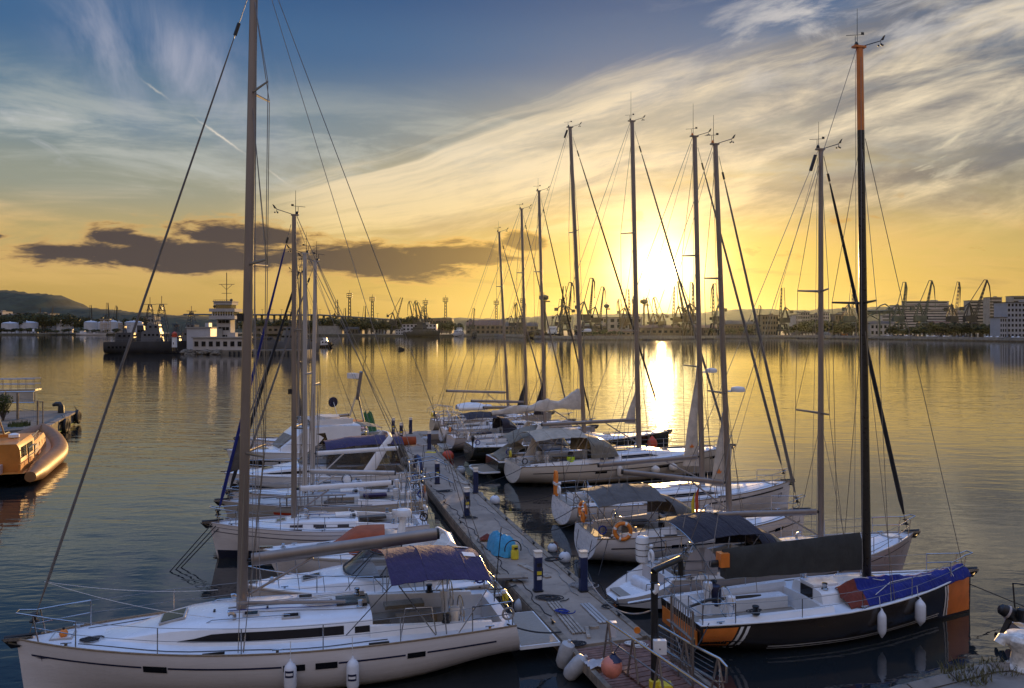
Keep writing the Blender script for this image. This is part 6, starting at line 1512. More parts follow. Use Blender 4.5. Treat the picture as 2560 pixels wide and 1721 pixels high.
hl = Hull(5.6, 2.0, .62, .8, .9, .6, .05, full=2.4)
mb = hl.mesh(TS); mb.v = [(p[0] + 3.0, p[1], p[2] - .3) for p in mb.v]; mb.build('hull', 'hull_grey', sb, angle=50)
mb = deck_mesh(hl, (-2.5, 1.0, .75, .3)); mb.v = [(p[0] + 3.0, p[1], p[2] - .3) for p in mb.v]; mb.build('deck', 'deck_grey', sb)
for y, x, z, tl in ((.40, .10, .62, -.45), (-.30, .0, .10, -.1)):
    c_ = Vector((x, y, z)); e_ = Vector((-math.cos(tl), 0, -math.sin(tl)))
    ob2 = MB().tube([c_ + e_ * q for q in (.30, .24, .0, -.22, -.34, -.38)], [.07, .15, .19, .18, .12, .05], 12, ry=[.06, .13, .15, .14, .10, .04]).build('outboard_engine', 'black', sb)
    MB().tube([c_ + e_ * q for q in (.02, .08)], .195, 12, ry=.155).build('engine_band', 'hull_grey', ob2)
    MB().beam(c_ + Vector((.05, 0, -.1)), c_ + Vector((-.22, 0, -.72)), .13, .10).build('engine_leg', 'black', ob2); MB().lathe([(.03, -.02), (.13, -.01), (.13, .01), (.03, .02)], c_ + Vector((-.33, 0, -.70)), 8, 'X').build('propeller', 'black', ob2)
    MB().bar(c_ + Vector((.1, 0, -.05)), c_ + Vector((.75, .05, .12)), .025, 6).build('engine_tiller', 'black', ob2)
MB().tube([(.5, .9, .35), (.45, .95, 1.3), (.8, .3, 1.45), (.85, -.5, 1.4), (.6, -.95, 1.2), (.7, -.9, .35)], .025, 6).build('rail_hoop', 'black', sb)
MB().lathe([(.10, 0), (.13, .05), (.13, .35), (.08, .4)], (.35, .2, .45), 10).build('fuel_can', 'black', sb)

# ------------------------------------------------------------------ jetty and orange boat, left edge
j1, j2 = gp(110, 1070, 1.2), gp(186, 1031, 1.2)
jt = thing('stone_jetty', 'weathered stone jetty with a sunlit end wall at the left edge', 'jetty', (j2.x, j2.y, 0))
pl = [(j1.x - j2.x, j1.y - j2.y), (0, 0), (-.6, 1.2), (-30, 2.6), (-30, -14), (j1.x - j2.x - 6, j1.y - j2.y - 6)]
MB().prism(pl, -1.2, 1.2).build('jetty_body', 'concrete_dark', jt)
wd = Vector((0, 0, 0)) - Vector((pl[0][0], pl[0][1], 0)); wl = wd.length; wn = Vector((wd.y, -wd.x, 0)).normalized()
MB().beam(Vector((pl[0][0], pl[0][1], .22)) + wn * .06, Vector((0, 0, .22)) + wn * .06, .16, .16).build('algae_ledge', mat('green_algae', (0.20, 0.22, 0.03), .7, var=.4), jt)
for i in range(9): MB().box(Vector((pl[0][0], pl[0][1], 1.22)).lerp(Vector((0, 0, 1.22)), (i + .5) / 9), (wl / 9 - .05, .5, .14), math.atan2(wd.y, wd.x)).jitter(.03, rnd).build('coping_stone', 'stone', jt)
for k, (q, z) in enumerate(((.52, .62), (.60, .5), (.97, .85), (1.02, .7))):
    p = Vector(jt.location) + Vector((pl[0][0], pl[0][1], 0)) + wd * q + wn * .30; ty = thing('tyre_fender', ['tyre fender on the jetty wall, left one of the lower pair', 'tyre fender on the jetty wall, right one of the lower pair', 'tyre fender high on the jetty corner below the mooring post', 'tyre fender low on the outer jetty corner'][k], 'tyre', p + Vector((0, 0, z - .55)), math.atan2(wn.y, wn.x), 'tyre fenders on the jetty')
    MB().torus((0, 0, .55), .45, .19, 'X', 18, 8).build('tyre', 'rubber', ty); MB().bar((0, 0, .9), (-.25, 0, 1.5), .02, 5).build('tyre_chain', 'black', ty)
mp_ = thing('mooring_post', 'dark hooked mooring post at the end of the stone jetty', 'mooring post', Vector(jt.location) + Vector((-.9, -.6, 1.2)), 0)
MB().tube([(0, 0, 0), (0, 0, .62), (-.12, 0, .80), (-.5, 0, .82), (-.75, 0, .70)], [.28, .25, .24, .2, .13], 10).build('post', 'black', mp_)
for k, (px, py, h, rr) in enumerate(((44, 1050, 2.3, .10), (94, 1066, 2.05, .07), (107, 1062, 1.9, .05))):
    q = gp(px, py, 1.2); o = thing('fence_post', ['thick dark fence post beside the bush on the jetty', 'sunlit thin fence post, left one at the jetty edge', 'sunlit thin fence post, right one at the jetty edge'][k], 'post', q, 0, 'fence posts on the jetty'); MB().bar((0, 0, 0), (0, 0, h), rr, 8).build('post', 'timber', o); MB().lathe([(rr * 1.5, 0), (rr * 1.5, .04), (rr, .06)], (0, 0, -.02), 8).build('post_base', 'steel', o)
    if k == 0: P0 = q
    if k == 2:
        fm = thing('wire_fence', 'thin wire mesh fence strung between the jetty posts', 'fence', P0, 0); v = q - P0; v.z = 0
        for z in (.15, 1.0, 1.85): MB().bar((0, 0, z), v + Vector((0, 0, z)), .015, 5).build('fence_rail', 'wire', fm)
        mb = MB()
        for i in range(1, 14): mb.bar(v * (i / 14) + Vector((0, 0, .1)), v * (i / 14) + Vector((0, 0, 1.85)), .006, 4)
        mb.build('fence_mesh', 'wire', fm)
def leafball(n, R0, c, rg, leaf, squash=.85, lumps=7):
    mb = MB(); cs = []
    for k in range(lumps):
        a, b = rg.uniform(0, 6.28), rg.uniform(-.5, 1); d = R0 * rg.uniform(.25, .62); cs.append((Vector((d * math.cos(a), d * math.sin(a), R0 * squash * b * .55)), R0 * rg.uniform(.38, .62)))
    for i in range(n):
        cc, r = cs[i % lumps]; d = Vector((rg.gauss(0, 1), rg.gauss(0, 1), rg.gauss(0, 1))).normalized(); p = Vector(c) + cc + d * r * rg.uniform(.7, 1.06)
        u = d.orthogonal().normalized(); u = Matrix.Rotation(rg.uniform(0, 6.28), 3, d) @ u; u = (u + d * rg.uniform(-.6, .6)).normalized(); w = d.cross(u).normalized(); s = leaf * rg.uniform(.6, 1.3)
        mb.add([p - u * s, p + w * s * .55, p + u * s, p - w * s * .55], [(0, 1, 2, 3)])
    return mb
def foliage(name, c):
    m, b, nt = new_mat(name); n = noise(pos(nt), .6, 4, .7); oi = nt.nodes.new('ShaderNodeObjectInfo')
    base = mixc(sstep(n, .35, .65), tuple(k * .55 for k in c) + (1,), tuple(k * 1.5 for k in c) + (1,))
    hs = nt.nodes.new('ShaderNodeHueSaturation'); nt.links.new(base, hs.inputs['Color']); nt.links.new((Val(oi.outputs['Random']) * .6 + .7).k, hs.inputs['Value']); nt.links.new(hs.outputs[0], b.inputs['Base Color'])
    b.inputs['Roughness'].default_value = .7; b.inputs['Specular IOR Level'].default_value = .2
    return m
M['leaf'] = foliage('green_leaves', (0.060, 0.075, 0.022)); M['bark'] = mat('bark', (0.08, 0.06, 0.045), .9, var=.3)
bu = thing('bush', 'green bush on the jetty at the left edge', 'bush', gp(8, 1052, 1.2), 0)
leafball(1500, 1.15, (-.5, 0, 1.1), random.Random(11), .10, 1.0, 10).build('crown', 'leaf', bu, smooth=False)
mb = MB()
for k in range(6): mb.tube([(0, 0, 0), (.25 * math.cos(k), .25 * math.sin(k), .7), (.8 * math.cos(k * 1.1), .8 * math.sin(k * 1.1), 1.6)], [.06, .04, .015], 5)
mb.build('trunk', 'bark', bu)
tuft('weed_tuft', 'green weeds growing at the foot of the jetty fence', gp(48, 1066, 1.2), 220, .8, .5, 'leaf', 'weeds on the quays')
hp = thing('viewing_platform', 'raised steel platform with mesh panels and railing above the jetty bush', 'platform', Vector((-50.4, 75.5, 1.2)), R(12))
MB().box((1.2, 0, 1.95), (7.6, 1.6, .18)).build('platform_floor', 'steel', hp)
for x in (-1, 0): MB().tube([(x, 0, 0), (x, 0, 1.9)], .14, 10).build('platform_leg', 'steel', hp)
for i in range(3): 
    MB().box((-1.3 + 2.5 * i, -.82, 1.3), (2.3, .03, 1.0)).build('mesh_panel', 'hull_beige', hp)
    f = MB()
    for z in (.78, 1.82): f.beam((-2.5 + 2.5 * i, -.83, z), (-.05 + 2.5 * i, -.83, z), .08)
    for x in (-2.5, -.05): f.beam((x + 2.5 * i, -.83, .78), (x + 2.5 * i, -.83, 1.82), .08)
    f.build('panel_frame', 'steel', hp)
for sd_ in (-1, 1):
    mb = MB()
    for z in (2.5, 3.0): mb.bar((-2.5, sd_ * .78, z), (4.95, sd_ * .78, z), .03, 5)
    for i in range(12): mb.bar((-2.5 + .677 * i, sd_ * .78, 2.0), (-2.5 + .677 * i, sd_ * .78, 3.0), .025, 5)
    mb.build('railing', 'steel', hp)
# orange cabin boat on tubes
M['orange_gel'] = mat('orange_gelcoat', (0.56, 0.20, 0.03), .38, var=.12, scale=1.5, coat=.2); M['tube_tan'] = mat('tan_inflatable_tube', (0.26, 0.12, 0.04), .5, var=.15, scale=2)
bw, st_ = Vector((-35.1, 59.6, 0)), Vector((-29.5, 44.6, 0)); d = bw - st_; L = d.length
ob = thing('rescue_boat', 'orange cabin boat with fat inflatable tubes beside the jetty', 'rescue boat', (bw + st_) / 2, math.atan2(d.y, d.x))
B2 = 2.2
def tubep(q, sd_):
    t = q; w = B2 * (1 if t < .5 else max(0.0, 1 - ((t - .5) / .5) ** 1.9)); return Vector((-L / 2 + L * t, sd_ * w, .55 + .75 * max(0, t - .45) ** 1.5 * 2.7))
pts = [tubep(i / 24, 1) for i in range(25)] + [tubep(i / 24, -1) for i in range(23, -1, -1)]
MB().tube(pts, [.30 + .25 * min(1, i / 3) for i in range(24)] + [.55] + [.30 + .25 * min(1, i / 3) for i in range(23, -1, -1)], 14).build('inflatable_tube', 'tube_tan', ob)
mb = MB(); rows = [[tubep(i / 20, 1) * 1.0 + Vector((0, -.2, -.1)), Vector((-L / 2 + L * i / 20, 0, -.4 + .5 * max(0, i / 20 - .7))), tubep(i / 20, -1) + Vector((0, .2, -.1))] for i in range(20)]; mb.grid(rows); mb.build('hull', 'hull_black', ob)
MB().grid([[Vector((p.x, y * max(.05, p.y - .3) / 1, p.z + .22)) for y in (-1, -.5, 0, .5, 1)] for p in [tubep(i / 20, 1) for i in range(20)]], flip=True).build('deck', 'orange_gel', ob)
rows = []
for x, w, z in ((-7.2, 1.5, 2.35), (-3.3, 1.5, 2.45), (-3.0, 1.45, 2.3), (-2.4, 1.35, 1.75), (2.6, 1.1, 1.85), (3.5, .8, 1.7), (3.9, .5, 1.2)):
    rows.append([Vector((x, -w - .08, .75)), Vector((x, -w, z - .25)), Vector((x, -w * .9, z)), Vector((x, w * .9, z)), Vector((x, w, z - .25)), Vector((x, w + .08, .75))])
mb = MB().grid(rows); mb.poly(rows[0]); mb.poly(rows[-1][::-1]); cb = mb.build('cabin', 'orange_gel', ob, angle=30)
for sd_ in (1, -1):
    for x0, x1 in ((-6.9, -5.5), (-5.3, -3.8)): MB().grid([[(x0, sd_ * 1.55, 1.5), (x1, sd_ * 1.55, 1.5)], [(x0, sd_ * 1.525, 2.12), (x1, sd_ * 1.525, 2.12)]]).build('cabin_window', 'window', cb)
    for x in (-.4, .7, 1.7, 2.2): MB().grid([[(x, sd_ * (1.36 - .05 * (x + 2.4)), 1.3), (x + .26, sd_ * (1.36 - .05 * (x + 2.14)), 1.3)], [(x, sd_ * (1.34 - .05 * (x + 2.4)), 1.58), (x + .26, sd_ * (1.34 - .05 * (x + 2.14)), 1.58)]]).build('porthole', 'window', cb)
for y in (-.92, 0, .92): MB().grid([[(-2.93, y - .38, 2.2), (-2.93, y + .38, 2.2)], [(-2.5, y - .36, 1.86), (-2.5, y + .36, 1.86)]]).build('front_window', 'win_clear', cb)
for zz in (1.62, 1.32): MB().grid([[(-2.35, -1.40, zz), (-2.35, -1.42, zz - .2)], [(-1.0, -1.34, zz), (-1.0, -1.36, zz - .2)]]).build('side_badge', 'hull_cream', cb)
for sd_ in (-1, 1):
    f = MB().tube([(-6.6, sd_ * 1.85, 1.1), (-6.6, sd_ * 1.85, 2.0), (-5.0, sd_ * 1.85, 2.05), (-4.9, sd_ * 1.85, 1.1)], .04, 6); f.bar((-6.6, sd_ * 1.85, 1.55), (-4.9, sd_ * 1.85, 1.55), .035, 6); f.build('side_rail', 'steel', ob)
    MB().tube([(-2.2, sd_ * 1.05, 1.8), (-2.0, sd_ * 1.05, 2.05), (1.6, sd_ * .85, 2.1), (1.8, sd_ * .8, 1.85)], .03, 6).build('roof_rail', 'steel', ob)
    MB().box((-6.2, sd_ * 1.62, 1.0), (3.2, .12, .5)).build('side_bulwark', 'orange_gel', ob)
    MB().tube([(-2.0 + .5 * k, sd_ * (1.5 - .02 * k * k), .98 + .03 * k) for k in range(9)], .05, 6).build('toe_rail', 'orange_gel', ob)
    for k in range(5): MB().torus((-6.0 + 2.6 * k, 0, 0), .01, .005, 'X', 6, 4)
MB().tube([(-5.4, 0, 2.4), (-5.4, 0, 4.6)], .07, 8).build('signal_mast', 'white', ob); MB().bar((-5.4, 0, 4.0), (-3.6, 0, 2.45), .05, 6).build('mast_stay', 'steel', ob); MB().lathe([(.1, 0), (.3, .04), (.3, .2), (.1, .28)], (-4.6, -.7, 2.42), 12).build('radar_dome', 'white', ob)
MB().slab([[Vector((-5.42 - .16 * i, .02 * math.sin(i), 4.5 - .2 * j - .05 * i)) for j in range(3)] for i in range(4)], .01).build('flag_cloth', 'red', ob)
MB().box((-3.9, 0, 2.5), (.5, 1.2, .18)).build('light_bar', 'orange_gel', ob)
MB().box((-7.6, .2, 1.0), (.6, 1.8, .5)).build('engine_cover', 'hull_grey', ob)
# ------------------------------------------------------------------ far shore: land and hills
M['land'] = mat('shore_ground', (0.10, 0.09, 0.06), .9, var=.35, scale=.05)
M['quaywall'] = concrete('far_quay', (0.20, 0.17, 0.13))
M['forest'] = mat('forest_hill', (0.035, 0.038, 0.016), .95, var=.5, scale=.03, bump=1.0, bscale=.08)
SH = [(-900, 838.5), (0, 838.5), (330, 838.5), (700, 839), (860, 841), (1000, 842), (1150, 842), (1235, 841), (1345, 848), (1460, 851), (1700, 849.5), (1960, 846), (2200, 849), (2560, 855.5), (3100, 862)]
shore = [gp(px, py, 0) for px, py in SH]
mb = MB()
mb.prism([(p.x, p.y) for p in shore] + [(9000, 3000), (9000, 8000), (-9000, 8000), (-9000, 1200)], -2, 2.2)
tag(mb.build('land', 'land', None, smooth=False), kind='structure')
mb = MB()
for a, b in zip(shore[6:], shore[7:]): mb.beam(a + Vector((0, -.3, .9)), b + Vector((0, -.3, .9)), 3.0, 1.2)
tag(mb.build('quay_wall', 'quaywall', None), 'long low concrete quay wall along the far right shore', 'quay wall')
def shore_y(px):
    for (a, ya), (b, yb) in zip(SH, SH[1:]):
        if a <= px <= b: return F * H / (lerp(ya, yb, (px - a) / (b - a)) - YH)
    return 700
def hill(name, prof, Y, depth, rough=1.0):
    rows = []; rg = random.Random(len(prof)); n = 260
    xs = [lerp(prof[0][0], prof[-1][0], i / n) for i in range(n + 1)]
    def yp(px):
        for (a, ya), (b, yb) in zip(prof, prof[1:]):
            if a <= px <= b: return lerp(ya, yb, ss((px - a) / (b - a)))
        return prof[-1][1]
    for k in range(9):
        q = k / 8; row = []
        for px in xs:
            z = dp(px, yp(px), Y).z; x = (px - CX) / F * Y
            h = lerp(-3, z, math.sin(math.pi / 2 * min(1, q * 1.25))) if q < .8 else lerp(z, 0, (q - .8) * 2)
            row.append(Vector((x, Y - depth * (1 - q), h + rg.uniform(-1, 1) * rough * (1 if .05 < q < .95 else 0))))
        rows.append(row)
    o = MB().grid(rows).build(name, 'forest', None, angle=180); tag(o, kind='structure')
hill('hill', [(-500, 741), (-200, 728), (0, 733), (60, 736), (95, 733), (180, 741), (222, 744), (240, 752), (268, 770), (300, 775), (345, 778), (400, 785), (520, 792), (640, 797), (800, 803), (1000, 806)], 1900, 500, 2.5)
hill('far_hills', [(700, 808), (1050, 800), (1130, 796), (1250, 799), (1330, 794), (1420, 789), (1560, 787), (1700, 786), (1790, 778), (1830, 776), (1950, 779), (2050, 774), (2140, 771), (2250, 775), (2500, 768), (2800, 770), (3200, 775)], 4200, 1200, 3.0)

# ------------------------------------------------------------------ trees
M['leaf_far'] = foliage('far_leaves', (0.030, 0.038, 0.011))
TR = []
for k in range(4):
    rg = random.Random(40 + k); t = thing('tree', 'x', 'tree', (0, 0, 0), 0, 'trees along the far shore')
    leafball(620, 4.2, (0, 0, 5.6), rg, .62, [.85, .75, 1.0, 1.5][k], 9).build('crown', 'leaf_far', t, smooth=False)
    MB().tube([(0, 0, 0), (.1, .1, 2.5), (.2, -.1, 5)], [.35, .28, .15], 6).tube([(0, 0, 2.4), (1.4, .5, 4.6)], [.18, .06], 5).tube([(0, 0, 2.6), (-1.2, -.6, 4.8)], [.16, .05], 5).build('trunk', 'bark', t); TR.append(t)
used = [False] * 4; TN = [0]
TLAB = 'dark green tree %s'
def trees(px0, px1, n, ytop, Yoff, where, seed, jit=6, sx=1.0, kind=None):
    rg = random.Random(seed)
    for i in range(n):
        px = lerp(px0, px1, (i + rg.random()) / n); Y = shore_y(px) + Yoff + rg.uniform(0, 60); k = rg.randrange(3) if kind is None else kind
        top = dp(px, ytop + rg.uniform(-jit, jit), Y).z; s = max(.5, (top - 2.2) / [9.2, 8.6, 10, 12][k])
        o = TR[k] if not used[k] else dup(TR[k]); used[k] = True
        o.location = (dp(px, 800, Y).x, Y, 2.1); o.rotation_euler = (0, 0, rg.uniform(0, 6.28)); o.scale = (s * sx * rg.uniform(.95, 1.35),) * 2 + (s,)
        o['label'] = TLAB % where; o['group'] = 'trees ' + where
trees(-40, 60, 7, 789, 120, 'behind the far left storage tanks', 1)
trees(60, 180, 12, 786, 130, 'behind the second and third pair of storage tanks', 2)
trees(180, 350, 12, 796, 130, 'behind the storage tanks nearest the grey ship', 3, 4)
trees(-60, 130, 16, 823, 12, 'in front of the storage tanks, low by the water', 4, 3, 1.6)
trees(130, 300, 14, 824, 12, 'in front of the jetty and tanks, low by the water', 5, 3, 1.6)
trees(600, 790, 16, 800, 40, 'below the long bridge behind the tall mast', 6, 5)
trees(790, 990, 22, 799, 60, 'below the long bridge in mid picture', 7, 6)
trees(1000, 1045, 4, 795, 70, 'right behind the white waterside building', 8, 4)
trees(1085, 1150, 5, 806, 50, 'beside the white waterside building', 9, 6)
trees(1118, 1132, 1, 799, 30, 'as a single dark column left of the white ferry', 10, 0, .6, 3)
trees(1945, 1985, 4, 818, 20, 'at the foot of the lone lattice crane', 11, 4)
trees(1995, 2130, 18, 806, 15, 'between the lone lattice crane and the black mast', 12, 7, 1.2)
trees(2110, 2140, 4, 800, 60, 'behind the black mast', 13, 5)
trees(2225, 2330, 16, 818, 30, 'below the terraced apartment block', 14, 5, 1.2)
trees(2330, 2500, 24, 812, 30, 'left of the pale blue office building', 15, 8, 1.2)
trees(1440, 1560, 12, 826, 40, 'at the shipyard below the leaning cranes', 16, 5)
trees(1750, 1880, 8, 822, 60, 'beside the long shed right of the sun', 17, 4)

# ------------------------------------------------------------------ buildings
M['pale_wall'] = mat('pale_render', (0.46, 0.42, 0.38), .8, var=.12, scale=.2); M['grey_wall'] = mat('grey_render', (0.30, 0.28, 0.25), .8, var=.15, scale=.2)
M['brown_wall'] = mat('brown_render', (0.20, 0.15, 0.10), .85, var=.2, scale=.2); M['blue_wall'] = mat('pale_blue_render', (0.36, 0.365, 0.39), .75, var=.08, scale=.2)
M['roof_dark'] = mat('dark_roof', (0.07, 0.055, 0.045), .85, var=.3, scale=.3); M['roof_rust'] = mat('rusty_roof', (0.15, 0.07, 0.04), .85, var=.3, scale=.3)
M['tank'] = mat('tank_white', (0.50, 0.50, 0.52), .5, var=.1, scale=.15); M['tank_beige'] = mat('tank_beige', (0.40, 0.32, 0.24), .6, var=.15, scale=.15)
M['crane_dark'] = mat('crane_dark', (0.035, 0.033, 0.03), .6, var=.3, scale=.2); M['crane_green'] = mat('crane_green', (0.09, 0.11, 0.08), .6, var=.3, scale=.2); M['crane_ochre'] = mat('crane_ochre', (0.15, 0.10, 0.04), .6, var=.3, scale=.2)
def building(label, px0, px1, ytop, Y, depth=14, floors=3, cols=6, wall='pale_wall', roof='roof_dark', cat='building', name='building', base=2.1, gable=0.0, win=True, rz=0.0, wfrac=.55, group=None, bands=False):
    x0, x1 = (px0 - CX) / F * Y, (px1 - CX) / F * Y; w = x1 - x0; h = dp(0, ytop, Y).z - base
    t = thing(name, label, cat, ((x0 + x1) / 2, Y + depth / 2, base), rz, group)
    hw = h - gable
    MB().box((0, 0, hw / 2), (w, depth, hw)).build('wall', wall, t, smooth=False)
    if gable: MB().add([(-w / 2 - .4, -depth / 2 - .4, hw), (w / 2 + .4, -depth / 2 - .4, hw), (w / 2 + .4, depth / 2 + .4, hw), (-w / 2 - .4, depth / 2 + .4, hw), (-w / 2, 0, h), (w / 2, 0, h)], [(0, 1, 5, 4), (2, 3, 4, 5), (0, 4, 3), (1, 2, 5), (3, 2, 1, 0)]).build('roof', roof, t, smooth=False)
    else:
        MB().box((0, 0, hw + .25), (w + .8, depth + .8, .5)).build('roof', roof, t, smooth=False)
        MB().box((w * .2, 0, hw + 1.2), (w * .16, depth * .3, 1.5)).build('roof_hut', wall, t, smooth=False)
    if win:
        fh = hw / floors
        for f in range(floors):
            if bands: MB().box((0, -depth / 2 - .02, fh * (f + .5)), (w * .92, .12, fh * wfrac)).build('window_band', 'window', t, smooth=False); continue
            for c in range(cols):
                cw = w / cols; MB().box((-w / 2 + cw * (c + .5), -depth / 2 - .02, fh * (f + .52)), (cw * .55, .12, fh * wfrac)).build('window', 'window', t, smooth=False)
    return t
# white office at the right edge: two wings
Yo = 580
building('pale blue office building at the right edge of the far quay, higher wing', 2518, 2600, 757, Yo, 16, 7, 9, 'blue_wall', name='office_building', base=2.1)
building('lower wing of the pale blue office building, on its left side', 2500, 2517, 795, Yo - 3, 12, 4, 3, 'blue_wall', name='office_building', base=2.1)
# terraced apartment block, stepped
for k, (a, b, yt, dY) in enumerate(((2222, 2398, 775, 0), (2232, 2384, 764, 9), (2262, 2372, 754, 18), (2205, 2240, 789, -6), (2370, 2415, 782, -4))):
    building(['broad terraced apartment block on the hill, lowest wide storeys', 'middle storeys set back on the terraced apartment block', 'top storeys of the terraced apartment block', 'small left step of the terraced apartment block', 'small right step of the terraced apartment block'][k], a, b, yt, 1050 + dY, 9, [9, 11, 13, 6, 8][k], 8, 'pale_wall', name='apartment_block', bands=True, wfrac=.38)
building('tall slab of flats behind the rightmost crane', 2474, 2505, 744, 1150, 16, 12, 3, 'grey_wall', name='apartment_block', bands=True, wfrac=.4)
building('stepped flats left of the tall slab on the right', 2424, 2476, 752, 1200, 16, 10, 4, 'grey_wall', name='apartment_block', bands=True, wfrac=.4)
building('flats rising behind the pale blue office building', 2532, 2600, 741, 1100, 16, 10, 5, 'grey_wall', name='apartment_block', bands=True, wfrac=.4)
building('low brown house between crane and terraced block', 2340, 2400, 802, 800, 14, 3, 6, 'brown_wall', 'roof_rust', gable=3)
building('pale hall with arched roof below the terraced block', 2176, 2240, 803, 790, 20, 2, 6, 'pale_wall', gable=3)
building('small pale house with roof mast right of the lone lattice crane', 1990, 2005, 788, 800, 12, 4, 3, 'pale_wall')
building('pale block of flats near the lone lattice crane', 1984, 2000, 791, 900, 14, 5, 3, 'pale_wall'); building('taller pale block near the lone lattice crane', 2002, 2024, 781, 1000, 14, 6, 4, 'grey_wall')
building('flat block left of the grey mast on the right', 2026, 2052, 787, 1000, 14, 5, 4, 'grey_wall'); building('pale flat block between grey mast and black mast', 2058, 2073, 782, 1000, 14, 6, 3, 'pale_wall')
building('ochre building with bright windows left of the black mast', 2088, 2128, 787, 900, 14, 3, 5, 'brown_wall'); building('narrow ochre block rising left of the black mast', 2104, 2122, 781, 960, 12, 5, 3, 'grey_wall')
building('long dark shed right of the sun', 1812, 1900, 801, 800, 30, 2, 12, 'brown_wall', gable=4, wfrac=.3); building('office block at the end of the long dark shed', 1906, 1946, 789, 790, 16, 4, 6, 'brown_wall')
building('brown shed under the brightest sky', 1600, 1800, 812, 760, 40, 1, 14, 'brown_wall', 'roof_rust', gable=3, wfrac=.3); building('low brown warehouse at the shipyard quay', 1460, 1600, 824, 740, 30, 1, 12, 'brown_wall', 'roof_rust', gable=2, wfrac=.3)
building('tall grey hall among the leaning cranes', 1506, 1606, 795, 850, 40, 3, 6, 'grey_wall'); building('dark shed left of the leaning cranes', 1440, 1518, 811, 800, 25, 1, 6, 'roof_dark', gable=2)
building('wide brown hangar behind the white ferry', 1165, 1262, 800, 1000, 60, 2, 8, 'brown_wall', 'roof_rust', gable=7); building('second brown hangar right of the white ferry', 1262, 1345, 806, 980, 60, 2, 8, 'brown_wall', 'roof_dark', gable=5)
building('long low shed behind the light towers', 1060, 1130, 797, 1250, 40, 2, 10, 'brown_wall', 'roof_dark', wfrac=.3)
building('white waterside building with three storeys behind the grey warship', 1006, 1091, 811, 925, 18, 3, 9, 'tank', name='waterside_building'); building('low white annex left of the white waterside building', 989, 1008, 824, 922, 12, 2, 3, 'tank', name='waterside_building')
building('grey boathouse with sloping roof under the bridge', 860, 900, 817, 1000, 30, 1, 5, 'grey_wall', gable=5); building('grey flat-roofed house under the bridge', 938, 960, 808, 1050, 20, 2, 3, 'grey_wall')
building('long grey wall-like store left below the bridge', 790, 856, 815, 1020, 20, 1, 6, 'grey_wall', win=False); building('brown store on the shore between masts', 640, 782, 816, 1050, 25, 1, 10, 'brown_wall', wfrac=.3)
building('small grey waterside shed under the bridge end', 872, 895, 818, 985, 12, 1, 3, 'roof_dark', gable=2)
building('white factory on the slope behind the first tanks', 14, 126, 784, 1500, 30, 2, 14, 'grey_wall', wfrac=.3); building('pale block at the far left shore', -30, 6, 779, 1450, 30, 4, 4, 'pale_wall')
building('dark warehouse on the slope behind the grey ship', 352, 385, 792, 1300, 25, 2, 4, 'grey_wall', wfrac=.3)

# ------------------------------------------------------------------ storage tanks
TLB = ['domed white storage tank at the left edge', 'wide white storage tank, second from the left', 'white storage tank half hidden by a tree, third from the left', 'white storage tank with a brown wall in front, fourth from the left', 'white storage tank right of the long jetty mast', 'white storage tank half hidden behind the loading tower', 'tall white storage tank right of the loading tower', 'beige storage tank between two white ones', 'wide white storage tank nearest the grey ship']
for k, (a, b, yt, Yd, m_) in enumerate(((-6, 32, 805, 1180, 'tank'), (25, 77, 803, 1200, 'tank'), (96, 132, 801, 1250, 'tank'), (133, 171, 802, 1220, 'tank'), (203, 235, 802, 1180, 'tank'), (236, 268, 803, 1230, 'tank'), (266, 288, 801, 1190, 'tank'), (284, 302, 804, 1230, 'tank_beige'), (303, 346, 802, 1210, 'tank'))):
    r = (b - a) / 2 / F * Yd; h = dp(0, yt, Yd).z - 2.1; t = thing('storage_tank', TLB[k], 'storage tank', (((a + b) / 2 - CX) / F * Yd, Yd + r, 2.1), 0, 'storage tanks on the far left shore')
    MB().lathe([(r, 0), (r, h * .86)], (0, 0, 0), 28).build('tank_wall', m_, t); MB().lathe([(r * 1.01, h * .861), (r * .8, h * .93), (r * .4, h * .985), (.5, h)], (0, 0, 0), 28).build('tank_roof', m_, t)
    MB().torus((0, 0, h * .88), r * 1.01, .12, 'Z', 28, 4).build('tank_rail', 'steel', t); MB().lathe([(.8, h), (.8, h + .9), (.2, h + 1)], (0, 0, 0), 8).build('tank_vent', 'white', t)

